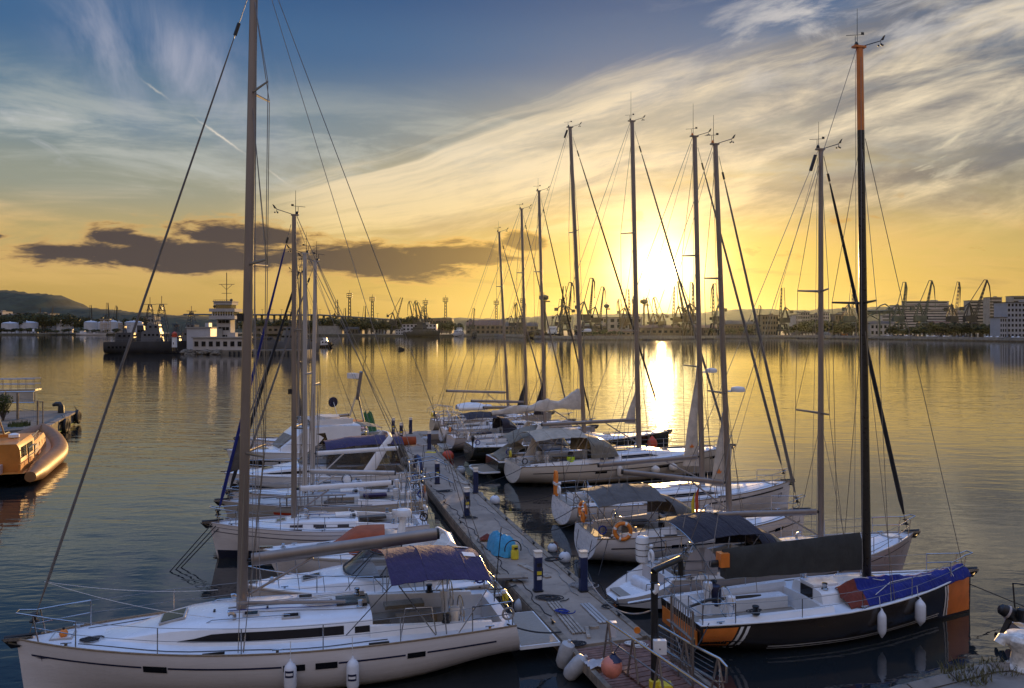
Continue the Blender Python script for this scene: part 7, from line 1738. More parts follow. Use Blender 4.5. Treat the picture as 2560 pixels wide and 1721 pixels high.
# ------------------------------------------------------------------ cranes
def lattice(mb, a, b, w0, w1, n, r):
    a, b = Vector(a), Vector(b); d = (b - a).normalized(); u = Vector((0, 1, 0)); v = d.cross(u).normalized(); u = v.cross(d).normalized()
    prev = None
    for i in range(n + 1):
        q = i / n; w = lerp(w0, w1, q) / 2; c = a.lerp(b, q); cr = [c + u * w + v * w, c - u * w + v * w, c - u * w - v * w, c + u * w - v * w]
        if prev:
            for k in range(4): mb.bar(prev[k], cr[k], r, 4); mb.bar(prev[k], cr[(k + 1) % 4], r * .7, 4)
        prev = cr
    return mb
CRN = [0]
def crane(label, px, ybase, ytip, lean, Y=None, fly=.33, flydx=.04, m='crane_dark', az=0.0, style='solid', group='harbour cranes on the far shore', base=2.1):
    Y = Y or 740; Hc = dp(0, ytip, Y).z - base; t = thing('harbour_crane', label, 'crane', ((px - CX) / F * Y, Y + 8, base), az, group); k = Hc; s = 1 if lean >= 0 else -1
    pb = MB()
    for sx in (-1, 1):
        for sy in (-1, 1): pb.beam((sx * .10 * k, sy * .10 * k, 0), (sx * .06 * k, sy * .06 * k, .24 * k), .028 * k)
    for z in (.12, .24):
        w = lerp(.10, .06, z / .24) * k
        for p, q in (((-w, -w), (w, -w)), ((w, -w), (w, w)), ((w, w), (-w, w)), ((-w, w), (-w, -w))): pb.beam((p[0], p[1], z * k), (q[0], q[1], z * k), .02 * k)
    pb.build('portal', m, t)
    MB().lathe([(.06 * k, .245 * k), (.06 * k, .27 * k)], (0, 0, 0), 10).build('slew_ring', m, t)
    MB().box((-s * .04 * k, 0, .325 * k), (.20 * k, .10 * k, .105 * k)).build('machine_house', m, t); MB().box((s * .085 * k, .03 * k, .335 * k), (.045 * k, .04 * k, .05 * k)).build('driver_cab', 'window', t)
    top = Vector((-s * .05 * k, 0, .60 * k)); mb = MB()
    for sy in (-1, 1): mb.beam((-s * .12 * k, sy * .04 * k, .375 * k), top, .016 * k); mb.beam((s * .02 * k, sy * .04 * k, .375 * k), top, .018 * k)
    mb.build('a_frame', m, t)
    piv = Vector((s * .05 * k, 0, .38 * k)); tip = Vector((lean * k, 0, k))
    jb = MB(); lattice(jb, piv, tip, .040 * k, .014 * k, 9, .0045 * k)
    if style == 'solid': jb.beam(piv, tip, .010 * k)
    jb.build('jib', m, t)
    rear = tip + Vector((-s * .05 * k, 0, .005 * k)); hook = tip + Vector((s * flydx * k, 0, -fly * k))
    if fly: fb = MB(); fb.tube([rear, tip, tip.lerp(hook, .3) + Vector((s * .02 * k, 0, 0)), hook], [.005 * k, .013 * k, .012 * k, .005 * k], 6); fb.build('fly_jib', m, t)
    MB().bar(top, rear, .007 * k, 4).build('tie_rod', m, t)
    cwp = top + Vector((-s * .13 * k, 0, -.10 * k)); MB().beam(top, cwp, .014 * k).box(cwp, (.07 * k, .05 * k, .06 * k)).build('counterweight', m, t)
    if fly: MB().bar(hook, hook - Vector((0, 0, .10 * k)), .004 * k, 4).ball(hook - Vector((0, 0, .11 * k)), .012 * k, 6).build('hook', m, t)
    return t
crane('lone tall lattice crane left of the grey mast', 1964, 845, 719, -.02, 760, 0, m='crane_dark', style='lattice')
crane('lattice crane hidden partly behind the black mast', 2136, 848, 705, .06, 740, .30, .01, 'crane_green', .5, 'lattice')
crane('green crane with hanging fly jib left of the terraced flats top', 2262, 848, 705, .10, 700, .36, .01, 'crane_green')
crane('green crane with a bent jib before the middle of the terraced flats', 2318, 849, 701, .17, 690, .36, .06, 'crane_green')
crane('dark crane with upright double jib between flats and slab', 2398, 851, 704, .13, 660, .38, .02, 'crane_dark', .35, 'lattice')
crane('rightmost dark crane with a long slanting jib', 2445, 853, 699, .26, 640, .36, .07, 'crane_dark')
crane('crane with a long raised jib left of the sun, among the first group', 1416, 848, 706, .11, 740, .25, .05, 'crane_dark')
crane('slim upright crane mast left of the first long jib', 1412, 848, 715, -.02, 760, 0, m='crane_dark')
crane('short crane with low jib at the left end of the shipyard', 1400, 846, 748, .05, 760, .25, .03, 'crane_dark')
crane('tall dark crane with curved tip behind the mast left of the sun', 1470, 846, 695, .10, 730, .22, .03, 'crane_dark')
crane('dark crane with curved hanging tip, two to the left of the sun', 1497, 848, 717, .12, 740, .26, .03, 'crane_dark')
crane('small crane with drooping jib left of the tall mast before the sun', 1558, 848, 748, -.10, 780, .30, .04, 'crane_ochre')
crane('thin lattice crane standing just left of the sun', 1571, 848, 722, .03, 800, 0, m='crane_ochre', style='lattice')
crane('crane silhouette straight under the sun with a low jib', 1632, 846, 745, -.13, 780, .28, .06, 'crane_ochre')
crane('crane under the sun leaning right', 1655, 846, 743, -.18, 760, .25, .05, 'crane_ochre', .2, 'lattice')
crane('lattice crane in the glare right of the sun', 1694, 846, 715, -.03, 760, .0, 0, 'crane_ochre', 0, 'lattice')
crane('tall crane with a steep jib right of the sun', 1722, 848, 702, -.17, 750, .0, .03, 'crane_ochre')
crane('lattice crane beside the tall mast right of the sun', 1734, 848, 706, .02, 740, .32, .01, 'crane_ochre', .4, 'lattice')
crane('lattice crane with hanging jib between two masts right of the sun', 1795, 848, 709, -.05, 740, .34, .05, 'crane_dark', .1, 'lattice')
crane('low crane with bent neck near the office shed', 1900, 846, 764, .10, 760, .20, .03, 'crane_dark')
crane('upright crane head before the pale hall on the left of the terraced block', 2150, 848, 758, .1, 780, .2, .04, 'crane_green')
for k, (px, yt, ln) in enumerate(((1036, 753, -.18), (1046, 752, -.12), (1058, 757, -.22), (1066, 765, -.14))): crane('dark crane of the crossed group behind the white waterside building, ' + ['first', 'second', 'third', 'fourth'][k] + ' from the left', px, 838, yt, ln, 960, .30, .05, 'crane_dark')
crane('lattice crane on the bridge line left of the light towers', 838, 838, 749, .03, 1050, 0, m='crane_dark', style='lattice'); crane('small crane on the bridge line near the first light tower', 858, 838, 770, .04, 1080, 0, m='crane_dark')
crane('slim crane jib on the bridge line between two light towers', 907, 838, 765, .05, 1050, 0, m='crane_dark'); crane('mobile crane with long slanting boom left of the crossed cranes', 984, 840, 744, .22, 960, 0, m='crane_dark', style='lattice')
crane('small crane at the hangar roof with short boom', 1180, 842, 771, .07, 950, .15, .03, 'crane_dark')
for k, (px, yt, ln) in enumerate(((1283, 757, .10), (1296, 760, -.1), (1306, 756, .08))): crane('dark crane of the small cluster between two thin masts, ' + ['left', 'middle', 'right'][k] + ' one', px, 842, yt, ln, 900, .28, .04, 'crane_dark')
for k, (px, yt, ln) in enumerate(((92, 770, .03), (126, 768, -.02))): crane(['faint crane on the slope above the third tank', 'reddish crane on the slope above the fourth tank'][k], px, 838, yt, ln, 1400, 0, m='crane_ochre')
crane('dark crane tower rising above the fifth tank', 220, 838, 763, .02, 1300, 0); crane('dark slim crane above the loading tower', 263, 838, 757, .01, 1320, 0); crane('angled crane jib on the hill foot left of the grey ship', 282, 838, 765, .06, 1350, .3, .05)
# gantry at the shipyard, two drum-headed towers
def headtower(label, px, ytop, Y, w, head, m='crane_dark'):
    k = dp(0, ytop, Y).z - 2.1; t = thing('shipyard_tower', label, 'tower', ((px - CX) / F * Y, Y + 5, 2.1), 0, 'shipyard towers'); ww = w / F * Y
    MB().lathe([(ww * .5, 0), (ww * .42, k * .86)], (0, 0, 0), 10).build('tower_shaft', m, t); MB().lathe([(ww * .6, k * .865), (head / F * Y, k * .90), (head / F * Y, k * .97), (ww * .4, k)], (0, 0, 0), 14).build('tower_head', m, t)
    MB().box((head / F * Y * .8, 0, k * .84), (head / F * Y, 1.2, 1.2)).build('side_arm', m, t); MB().bar((0, 0, k), (0, 0, k * 1.06), .3, 5).build('tower_aerial', m, t)
headtower('thick shipyard tower with wide flat head behind the thin masts', 1360, 737, 780, 12, 12); headtower('tower with drum head just right of the sun mast', 1612, 748, 770, 5, 10, 'crane_ochre'); headtower('stubby shipyard tower with crossed head left of the sun', 1518, 760, 780, 5, 7); headtower('slim chimney-like tower left of the sun mast', 1585, 748, 800, 4, 3, 'crane_ochre')
# steel gantry frame in front of the terraced flats
Yg = 735; t = thing('steel_gantry', 'open steel gantry frame with humped truss in front of the terraced flats', 'gantry', ((2200 - CX) / F * Yg, Yg + 4, 2.1)); mb = MB(); g = lambda px, py: Vector(((px - 2200) / F * Yg, 0, dp(0, py, Yg).z - 2.1))
for px in (2160, 2204, 2230): MB().beam(g(px, 843), g(px, 778), 1.2).build('gantry_leg', 'crane_green', t)
mb.beam(g(2150, 778), g(2262, 778), 1.6); mb.beam(g(2150, 783), g(2262, 783), 1.0)
for a, b in (((2192, 778), (2206, 764)), ((2206, 764), (2218, 760)), ((2218, 760), (2226, 766)), ((2226, 766), (2240, 778)), ((2160, 800), (2204, 778)), ((2204, 800), (2160, 778))): mb.beam(g(*a), g(*b), .8)
mb.build('gantry_truss', 'crane_green', t)
# light towers
for k, (px, yt) in enumerate(((874, 730), (931, 740), (1064, 749), (1114, 742), (1241, 750), (1307, 744))):
    Y_ = 1350; hh = dp(0, yt, Y_).z - 2.1; t = thing('floodlight_tower', ['tallest floodlight tower on the bridge line', 'floodlight tower right of the tallest one', 'floodlight tower behind the crossed cranes', 'floodlight tower standing clear in mid shore', 'floodlight tower beside the first thin mast', 'floodlight tower just behind the third thin mast'][k], 'floodlight tower', ((px - CX) / F * Y_, Y_, 2.1), 0, 'floodlight towers on the far shore')
    lattice(MB(), (0, 0, 0), (0, 0, hh * .86), 5.0, 3.0, 10, .45).build('tower_lattice', 'crane_dark', t)
    mb = MB()
    for z in (.86, .91, .96): mb.box((0, 0, hh * z), (9, 5, .9))
    for x in (-4, -1.3, 1.3, 4): mb.box((x, -2.4, hh * .91), (.8, .6, hh * .12))
    mb.build('lamp_rack', 'crane_dark', t); MB().bar((0, 0, hh * .97), (0, 0, hh * 1.04), .3, 4).build('lightning_rod', 'crane_dark', t)
# bridge
Yb = 1500; x0, x1, x2 = (540 - CX) / F * Yb, (800 - CX) / F * Yb, (1000 - CX) / F * Yb; z0, z1, z2 = dp(0, 787, Yb).z, dp(0, 788, Yb).z, dp(0, 801, Yb).z
bt = thing('bridge', 'long high road bridge on slim piers across the far shore', 'bridge', (x0, Yb, 2.1)); o_ = Vector((x0, Yb, 2.1))
pts = [Vector((x0 - 60, 0, z0)) + Vector((0, Yb, 0)), Vector((x1, Yb, z1)), Vector((x2, Yb + 10, z2)), Vector((x2 + 40, Yb + 15, z2 - 6))]
for a, b in zip(pts, pts[1:]): MB().beam(a - o_, b - o_, 2.2, 9).build('bridge_deck', 'crane_dark', bt)
px = 545
while px < 990:
    x = (px - CX) / F * Yb; z = z1 if x < x1 else lerp(z1, z2, (x - x1) / (x2 - x1)); MB().beam((x - x0, 3, 0), (x - x0, 3, z - 3.2), 3.2).box((x - x0, 3, z - 2.8), (6.5, 3, 1.5)).build('bridge_pier', 'crane_dark', bt); px += 15.5
for px in range(560, 980, 24):
    x = (px - CX) / F * Yb; z = (z1 if x < x1 else lerp(z1, z2, (x - x1) / (x2 - x1))) - 1; MB().bar((x - x0, 0, z), (x - x0, 0, z + 9), .25, 4).bar((x - x0 - 2.5, 0, z + 9), (x - x0 + 2.5, 0, z + 9), .25, 4).build('street_lamp', 'crane_dark', bt)

# ------------------------------------------------------------------ ships
M['warship'] = mat('warship_grey', (0.115, 0.115, 0.12), .5, var=.12, scale=.3); M['warship_dark'] = mat('warship_dark_grey', (0.045, 0.045, 0.05), .55, var=.2, scale=.3)
def ship(name, label, c, L, B, rz, fs, fb, hull, blocks, masts=(), cat='ship', deckm='warship_dark', over=3.0, ports=0, tw=.7):
    t = thing(name, label, cat, (c.x, c.y, 0), rz, 'ships along the far shore'); hl = Hull(L, B, fs, fb, tw, over, .3, deep=1.5, tm=.4)
    h = hl.mesh(TS).build('hull', hull, t, angle=50); deck_mesh(hl).build('deck', deckm, t)
    MB().grid(hl.strip(.02, .98, fs + .1, .5, 1, .02)).grid(hl.strip(.02, .98, fs + .1, .5, -1, .02)).build('waterline_band', 'hull_black', h)
    for sd_ in (1, -1):
        for i in range(ports): MB().grid(hl.strip(.05 + .022 * i * 2, .05 + .022 * i * 2 + .026, fs * .38, fs * .18, sd_, .03, 2)).build('porthole', 'window', h)
    for (x, w, l, z0, z1, m_) in blocks:
        bmb = MB().add([(x - l / 2, -w / 2, z0), (x + l / 2, -w / 2, z0), (x + l / 2, w / 2, z0), (x - l / 2, w / 2, z0), (x - l * .46, -w * .45, z1), (x + l * .42, -w * .45, z1), (x + l * .42, w * .45, z1), (x - l * .46, w * .45, z1)], [(3, 2, 1, 0), (4, 5, 6, 7), (0, 1, 5, 4), (1, 2, 6, 5), (2, 3, 7, 6), (3, 0, 4, 7)])
        sp = bmb.build('superstructure', m_, t, smooth=False)
        if z1 - z0 > 1.6 and l > 2:
            zz = lerp(z0, z1, .66); 
            for sd_ in (1, -1):
                n_ = max(2, int(l / 1.6))
                for i in range(n_): MB().box((x - l * .4 + l * .8 * (i + .5) / n_, sd_ * w * .475, zz), (.75, .25, .7)).build('ship_window', 'window', sp, smooth=False)
            for i in range(3): MB().box((x + l * .455 - .05, w * .28 * (i - 1), zz), (.3, w * .2, .7)).build('ship_window', 'window', sp, smooth=False)
    for (x, z0, z1, r) in masts:
        mb = MB(); lattice(mb, (x, 0, z0), (x, 0, lerp(z0, z1, .75)), r * 2.2, r * .6, 6, .10); mb.bar((x, 0, lerp(z0, z1, .7)), (x, 0, z1), .10, 5)
        for q, w in ((.55, 2.6), (.75, 3.4)): mb.bar((x, -w, lerp(z0, z1, q)), (x, w, lerp(z0, z1, q)), .08, 4); mb.bar((x - w * .6, 0, lerp(z0, z1, q)), (x + w * .6, 0, lerp(z0, z1, q)), .08, 4)
        mb.build('lattice_mast', 'warship_dark', t); MB().box((x, 0, lerp(z0, z1, .62)), (.5, 2.6, .9)).build('radar', 'warship_dark', t)
    rg = random.Random(int(L * 7)); zd = fs
    for i in range(int(L * .6)):
        x = rg.uniform(-L * .42, L * .36); y = rg.uniform(-.38, .38) * B; zz = hl.dz(hl.T(x), y); q = rg.random()
        if q < .45: s_ = rg.uniform(.5, 1.6); MB().box((x, y, zz + s_ * .4), (s_ * 1.3, s_, s_ * .8), rg.uniform(-.2, .2)).build('deck_locker', rg.choice([hull, deckm, 'warship']), t, smooth=False)
        elif q < .75: h_ = rg.uniform(1.2, 2.6); MB().tube([(x, y, zz), (x, y, zz + h_), (x + .5, y, zz + h_ + .3)], [.28, .24, .34], 8).build('ventilator', rg.choice([hull, 'warship']), t)
        else: h_ = rg.uniform(3, 6.5); MB().bar((x, y, zz), (x + rg.uniform(-2, 2), y * 1.2, zz + h_), .10, 5).bar((x, y, zz + h_ * .3), (x + 2.2, y, zz + h_ * .8), .08, 5).build('derrick', 'warship_dark', t)
    for sd_ in (1, -1):
        mb = MB(); top = [Vector((hl.X(q), sd_ * (hl.half(q) - .1), hl.zs(q) + 1.0)) for q in [i / 14 for i in range(15)]]; mb.tube(top, .05, 4)
        for p in top: mb.bar(p, p - Vector((0, 0, 1.0)), .04, 4)
        mb.build('guard_rail', 'warship', t)
    return t
Ym = 276
def mx_(px, Y=Ym): return (px - CX) / F * Y
a = Vector((mx_(375, 292), 292, 0)); ship('warship', 'dark grey navy ship moored behind the mole, stern to the left', a, 30, 8, R(12), 4.2, 4.6, 'warship_dark', ((-8, 6, 6, 4.2, 7.5, 'warship_dark'), (1, 6, 7, 4.2, 8.0, 'warship'), (1.5, 4.5, 4.5, 8, 10.5, 'warship'), (-3, 2.5, 2.5, 4, 10.2, 'warship_dark'), (9, 4, 3, 4.3, 6.3, 'warship')), ((0, 10, 20.5, 1.5), (4, 9, 21, 1.9), (-8.5, 7, 11, .5)), ports=6)
a = Vector((mx_(470, 318), 318, 0)); ship('warship', 'grey navy ship with radar mast between the first ship and the harbour tower', a, 26, 7, R(170), 3.6, 4.2, 'warship', ((4, 5, 6, 3.6, 7.5, 'warship'), (-2, 5, 6, 3.6, 8.5, 'warship'), (-2, 3.5, 4, 8.5, 10.6, 'warship'), (-8, 4, 4, 3.5, 6.2, 'warship')), ((-1.5, 10, 18, 1.4), (5, 7, 12, .8)), ports=0)
a = Vector((mx_(712, 290), 290, 0)); ship('warship', 'light grey patrol ship with sunlit side right of the nearest mast', a, 24, 7, R(-150), 4.0, 5.0, 'warship', ((-3, 5, 8, 4, 7.2, 'warship'), (-2, 4, 4.5, 7.2, 9.6, 'warship'), (6, 3, 3, 4.3, 6, 'warship_dark')), ((-2.5, 9.5, 17, .9),))
a = Vector((mx_(757, 305), 305, 0)); ship('service_boat', 'white service boat with sunlit bow behind the three clustered masts', a, 13, 4.5, R(-70), 3.0, 4.5, 'hull_white', ((-1, 3.4, 5, 3, 5.6, 'white'),), (), 'boat')
a = Vector((mx_(808, 380), 385, 0)); ship('tug_boat', 'small tug with white wheelhouse right of the clustered masts', a, 8.5, 3.5, R(5), 1.0, 1.6, 'hull_black', ((-.5, 2.6, 3.6, 1, 3.2, 'white'), (-.3, 1.8, 2, 3.2, 4.6, 'white')), (), 'boat')
a = Vector((mx_(1056, 880), 884, 0)); ship('warship', 'dark warship with tall mast in front of the white waterside building', a, 52, 11, R(-35), 5, 7, 'warship_dark', ((-4, 8, 16, 5, 11, 'warship_dark'), (-2, 6, 9, 11, 16, 'warship_dark'), (12, 5, 6, 6, 9, 'warship_dark')), ((-2, 16, 34, 2.2),))
a = Vector((mx_(1148, 885), 889, 0)); ship('ferry', 'white ferry with sunlit bow by the brown hangar', a, 26, 8, R(-62), 3.0, 5.5, 'hull_white', ((-2, 6, 14, 3, 7, 'white'), (0, 4.5, 7, 7, 10, 'white')), ((-1, 10, 17, .6),))
a = Vector((mx_(1184, 890), 910, 0)); ship('service_boat', 'dark service boat with sunlit bow beside the white ferry', a, 22, 7, R(-80), 3, 5, 'warship_dark', ((-2, 5, 8, 3, 8, 'brown_wall'),), (), 'boat')
a = Vector((mx_(1356, 700), 706, 0)); ship('cargo_ship', 'dark cargo ship with white deckhouse at the shipyard behind thin masts', a, 34, 10, R(172), 4.5, 6.5, 'hull_black', ((-9, 7, 8, 4.5, 11, 'white'), (2, 6, 8, 4.6, 8, 'crane_dark')), ((-9, 11, 20, .8),))
a = Vector((mx_(2066, 735), 741, 0)); ship('motor_yacht', 'white motor yacht at the far quay beside the grey mast', a, 17, 5, R(175), 2.2, 3.4, 'white', ((-1, 4, 9, 2.3, 4.8, 'white'), (-2, 3, 5, 4.8, 6.6, 'white')), ((-2, 6.6, 13, .4),), 'boat')
a = Vector((mx_(2118, 740), 746, 0)); ship('service_boat', 'small dark boat with ochre cabin at the far quay left of the black mast', a, 13, 4, R(10), 1.6, 2.6, 'hull_black', ((0, 3, 5, 1.6, 4, 'orange'),), (), 'boat')
a = Vector((mx_(222, 1060), 1068, 0)); ship('barge', 'long flat white barge at the tank jetty', a, 40, 9, 0, 2.6, 2.8, 'hull_white', ((-12, 6, 6, 2.6, 6, 'white'),), (), 'boat')
# tank jetty, loading tower, mast
Yj = 1075; t = thing('tank_jetty', 'long low jetty in front of the storage tanks', 'jetty', (mx_(225, Yj), Yj + 6, 0)); w = (350 - 126) / F * Yj
MB().box((0, 0, 3.3), (w, 6, 1.0)).build('jetty_deck', 'quaywall', t)
for i in range(14): MB().bar((-w / 2 + w * (i + .5) / 14, -2.5, -1), (-w / 2 + w * (i + .5) / 14, -2.5, 2.8), .6, 6).build('jetty_pile', 'crane_dark', t)
t = thing('loading_tower', 'open loading tower with round gauges in front of the tanks', 'tower', (mx_(258, Yj), Yj + 6, 3.8)); mb = MB(); ww, hh = 11, dp(0, 800, Yj).z - 3.8
for x in (-1, 0, 1):
    for y in (-1, 1): mb.beam((x * ww / 2, y * 2, 0), (x * ww / 2, y * 2, hh), .7)
for z in (.3, .65, 1.0):
    for y in (-1, 1): mb.beam((-ww / 2, y * 2, hh * z), (ww / 2, y * 2, hh * z), .7)
mb.build('tower_frame', 'tank_beige', t); MB().box((0, 0, hh + .7), (ww + 3, 6, .8)).build('tower_platform', 'tank_beige', t)
for x in (-1, 1):
    for z in (.48, .8): MB().torus((x * 2.7, -2.4, hh * z), 1.5, .35, 'Y', 12, 4).build('pipe_reel', 'tank_beige', t)
t = thing('jetty_mast', 'thin pale mast on the tank jetty', 'mast', (mx_(147, Yj), Yj + 5, 3.8)); MB().tube([(0, 0, 0), (0, 0, 16)], [.5, .25], 6).build('mast_pole', 'tank_beige', t); MB().box((0, 0, 16.2), (1.6, .5, .5)).build('mast_lamp', 'white', t)
t = thing('small_beacon', 'tiny pale beacon on a pile at the left shore', 'beacon', (mx_(83, 1040), 1040, 0)); MB().bar((0, 0, -1), (0, 0, 5), .5, 6).build('beacon_pile', 'crane_dark', t); MB().lathe([(1.1, 5), (1.2, 7.5), (.3, 8.6)], (0, 0, 0), 8).build('beacon_lamp', 'white', t)

# ------------------------------------------------------------------ navy mole with harbour tower and little lighthouse
mo = thing('mole', 'low concrete mole with a rocky tip in front of the navy ships', 'mole', (mx_(600), Ym, 0)); ox = mx_(600)
MB().prism([(mx_(556) - ox, 0), (mx_(762) - ox, 3), (mx_(765) - ox, 14), (mx_(480) - ox, 16), (mx_(430) - ox, 12), (mx_(440) - ox, 6)], -2, 1.5).build('mole_deck', 'quaywall', mo)
rg = random.Random(9); mb = MB()
for i in range(210):
    q = rg.random(); x = lerp(mx_(438), mx_(556), q) - ox; y = lerp(6.5, -.5, q) + rg.uniform(-2.2, 4); z = rg.uniform(-.2, 1.1) + .5 * max(0, 1 - abs(x - mx_(690) + ox) / 30)
    k = len(mb.v); mb.ball((x, y, z), rg.uniform(.4, 1.1), 6, rg.uniform(.5, .9)); 
    for j in range(k, len(mb.v)): p = mb.v[j]; mb.v[j] = (p[0] + rg.uniform(-.15, .15), p[1] + rg.uniform(-.15, .15), p[2] + rg.uniform(-.15, .15))
rk = mb.build('rocks', 'quaywall', mo, smooth=False)
for i in range(18): MB().lathe([(.3, -.5), (.34, 0), (.3, .8)], (lerp(mx_(575), mx_(760), i / 17) - ox, lerp(-.3, 2.7, i / 17), .3), 8).build('rubbing_pile', 'rubber', mo)
lt = thing('lighthouse', 'little white lighthouse with dark red lantern and black base on the mole tip', 'lighthouse', (mx_(421), Ym + 5, 1.0))
MB().lathe([(.95, 0), (.9, 1.4)], (0, 0, 0), 14).build('base_band', 'hull_black', lt); MB().lathe([(.9, 1.41), (.8, 5.0)], (0, 0, 0), 14).build('tower_shaft', 'white', lt); MB().lathe([(1.0, 5.01), (1.05, 5.2), (.85, 5.3), (.85, 6.3), (.5, 6.7), (.1, 7)], (0, 0, 0), 14).build('lantern', 'red', lt)
MB().box((0, -.93, 2.8), (.25, .1, .7)).build('slit_window', 'window', lt)
tw = thing('harbour_tower', 'pale concrete harbour control tower with two glazed galleries on the mole', 'control tower', (mx_(544), Ym + 8, 1.5)); u = Ym / F; zt = lambda py: dp(0, py, Ym).z - 1.5
MB().box((0, 0, zt(795) / 2), (35 * u, 4.6, zt(795))).build('tower_shaft', 'pale_wall', tw, smooth=False); MB().box((-8 * u, -2.5, zt(822) / 2 + 1), (12 * u, .5, zt(822) - 2)).build('stair_strip', 'grey_wall', tw, smooth=False)
for py in (804, 822, 842):
    for i in range(3): MB().box((-9 * u + 9.5 * u * i, -2.34, zt(py)), (8 * u, .12, 8 * u)).build('shaft_window', 'window', tw, smooth=False)
for (yb, yt, w, m_) in ((798, 789, 65, 'pale_wall'), (779, 771, 65, 'pale_wall'), (761, 754, 47, 'pale_wall')):
    MB().box((0, 0, (zt(yb) + zt(yt)) / 2), (w * u, 8.0 if w > 50 else 6.2, zt(yt) - zt(yb))).build('gallery_parapet', m_, tw, smooth=False)
MB().box((0, 0, (zt(789) + zt(779)) / 2), (52 * u, 6.4, zt(779) - zt(789))).build('gallery_glazing', 'win_smoke', tw, smooth=False); MB().box((0, 0, (zt(771) + zt(761)) / 2), (40 * u, 5, zt(761) - zt(771))).build('lookout_glazing', 'win_smoke', tw, smooth=False)
for i in range(9): MB().bar((-26 * u + 6.5 * u * i, -3.3, zt(789)), (-26 * u + 6.5 * u * i, -3.3, zt(779)), .12, 4).build('glazing_post', 'white', tw)
MB().box((0, 0, zt(753)), (50 * u, 6.8, .3)).build('tower_roof', 'grey_wall', tw, smooth=False)
mb = MB().bar((2 * u, 0, zt(753)), (2 * u, 0, zt(678)), .14, 6)
for py, w in ((708, 20), (731, 13)): mb.bar(((2 - w) * u, 0, zt(py)), ((2 + w) * u, 0, zt(py)), .08, 4)
for sx in (-1, 1): mb.bar(((2 + sx * 14) * u, 0, zt(709)), (2 * u, 0, zt(722)), .07, 4)
mb.build('aerial_mast', 'crane_dark', tw)
for x, py in ((-44, 765), (14, 749)): MB().ball((x * u * (.66 if x < 0 else 1), 0, zt(py)), .55, 10).bar((x * u * (.66 if x < 0 else 1), 0, zt(py + 6)), (x * u * (.66 if x < 0 else 1), 0, zt(py)), .12, 5).build('radar_ball', 'crane_dark', tw)
mb = MB()
for i in range(11): mb.bar((-23 * u + 4.6 * u * i, -3.2, zt(753)), (-23 * u + 4.6 * u * i, -3.2, zt(749)), .06, 4)
mb.bar((-23 * u, -3.2, zt(749)), (23 * u, -3.2, zt(749)), .06, 4); mb.build('roof_rail', 'crane_dark', tw)
building('long white single storey building at the foot of the harbour tower', 482, 608, 846, Ym + 2, 9, 1, 7, 'pale_wall', 'grey_wall', base=1.5, name='mole_building', wfrac=.42)
o = building('plain white boxy hall left of the harbour tower', 467, 526, 821, Ym + 12, 10, 1, 2, 'tank', 'grey_wall', base=1.5, name='mole_building', win=False)
# black float in open water
q = gp(1003, 876, 0); t = thing('mooring_float', 'black tilted mooring float alone on the open water', 'mooring float', q, R(15))
MB().box((0, 0, .45), (2.6, 1.8, 1.3), 0, .35).build('float_body', 'black', t); MB().torus((-.7, 0, 1.35), .3, .06, 'Y', 12, 5).build('float_ring', 'steel', t)
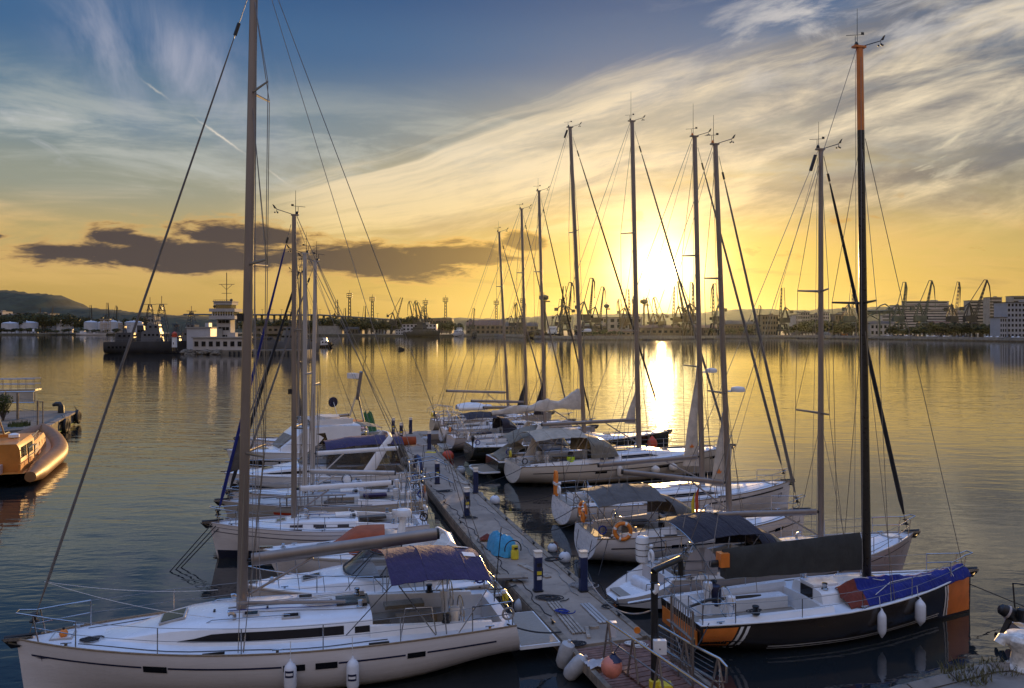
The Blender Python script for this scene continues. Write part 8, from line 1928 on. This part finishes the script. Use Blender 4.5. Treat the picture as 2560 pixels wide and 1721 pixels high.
# ------------------------------------------------------------------ parked cars on the far right quay
M['glass_car'] = M['window']
M['car_white'] = mat('white_car_paint', (0.7, 0.7, 0.7), .3, var=.03, coat=.5); M['car_dark'] = mat('dark_car_paint', (0.05, 0.05, 0.06), .3, var=.1, coat=.5)
def make_car(m_, lb):
    t = thing('parked_car', lb, 'car', (0, 0, 0), 0, 'cars parked on the far quay')
    prof = [(-2.1, .35), (-2.15, .75), (-1.95, .95), (-1.5, 1.42), (.1, 1.45), (.85, .98), (1.95, .82), (2.15, .6), (2.12, .35)]
    n = len(prof); mb = MB(); mb.add([(x, -.85, z) for x, z in prof] + [(x, .85, z) for x, z in prof], [tuple(range(n)), tuple(range(2 * n - 1, n - 1, -1))] + [(i, i + n, (i + 1) % n + n, (i + 1) % n) for i in range(n)]); mb.build('body', m_, t, angle=30)
    for sd_ in (-1, 1): MB().poly([(-1.75, sd_ * .86, .98), (-1.4, sd_ * .86, 1.34), (.05, sd_ * .86, 1.36), (.62, sd_ * .86, .98)]).build('side_window', 'window', t, smooth=False)
    for x in (-1.3, 1.35):
        for y in (-.8, .8): MB().lathe([(.2, -.1), (.33, -.09), (.33, .09), (.2, .1)], (x, y, .33), 12, 'Y').build('wheel', 'rubber', t)
    return t
cw = make_car('car_white', 'x'); cd = make_car('car_dark', 'x'); first = {0: True, 1: True}
for i, (px, kind) in enumerate(((2222, 0), (2236, 1), (2252, 1), (2268, 0), (2284, 1), (2324, 0), (2337, 0), (2352, 1), (2366, 0), (2380, 1), (2398, 1), (2414, 1), (2470, 0), (2484, 0), (2500, 0), (2520, 1), (2538, 0), (2552, 0))):
    Y_ = shore_y(px) + 7; src = (cw, cd)[kind]; o = src if first[kind] else dup(src); first[kind] = False; o.location = (mx_(px, Y_), Y_, 2.2); o.rotation_euler = (0, 0, R(180 * (i % 3 == 0) + 8)); o.scale = (1.1,) * 3
    o['label'] = ('white car' if kind == 0 else 'dark car') + (' parked on the far quay between the green cranes' if px < 2300 else ' parked on the far quay before the middle of the tree belt' if px < 2440 else ' parked on the far quay in front of the pale blue office')
for k, (px, h) in enumerate(((2072, 8), (2225, 9))):
    Y_ = shore_y(px) + 20; t = thing('street_lamp', ['street lamp on the far quay behind the white motor yacht', 'street lamp on the far quay near the green cranes'][k], 'street lamp', (mx_(px, Y_), Y_, 2.2)); MB().tube([(0, 0, 0), (0, 0, h * 1.6)], [.25, .12], 6).build('lamp_pole', 'crane_dark', t); MB().box((1, 0, h * 1.6), (2.4, .5, .35)).build('lamp_head', 'crane_dark', t)

# ------------------------------------------------------------------ the golden air over the harbour
def haze():
    m = bpy.data.materials.new('haze'); m.use_nodes = True; nt = m.node_tree; nt.nodes.clear()
    v = nt.nodes.new('ShaderNodeVolumePrincipled'); v.inputs['Color'].default_value = (0.78, 0.90, 0.86, 1); v.inputs['Density'].default_value = 0.000012; v.inputs['Anisotropy'].default_value = 0.8
    out = nt.nodes.new('ShaderNodeOutputMaterial'); nt.links.new(v.outputs[0], out.inputs['Volume'])
    M['haze'] = m
    o = MB().box((0, 2400, 78), (7000, 5600, 164)).build('haze', 'haze', None, smooth=False); tag(o, kind='stuff')
haze()
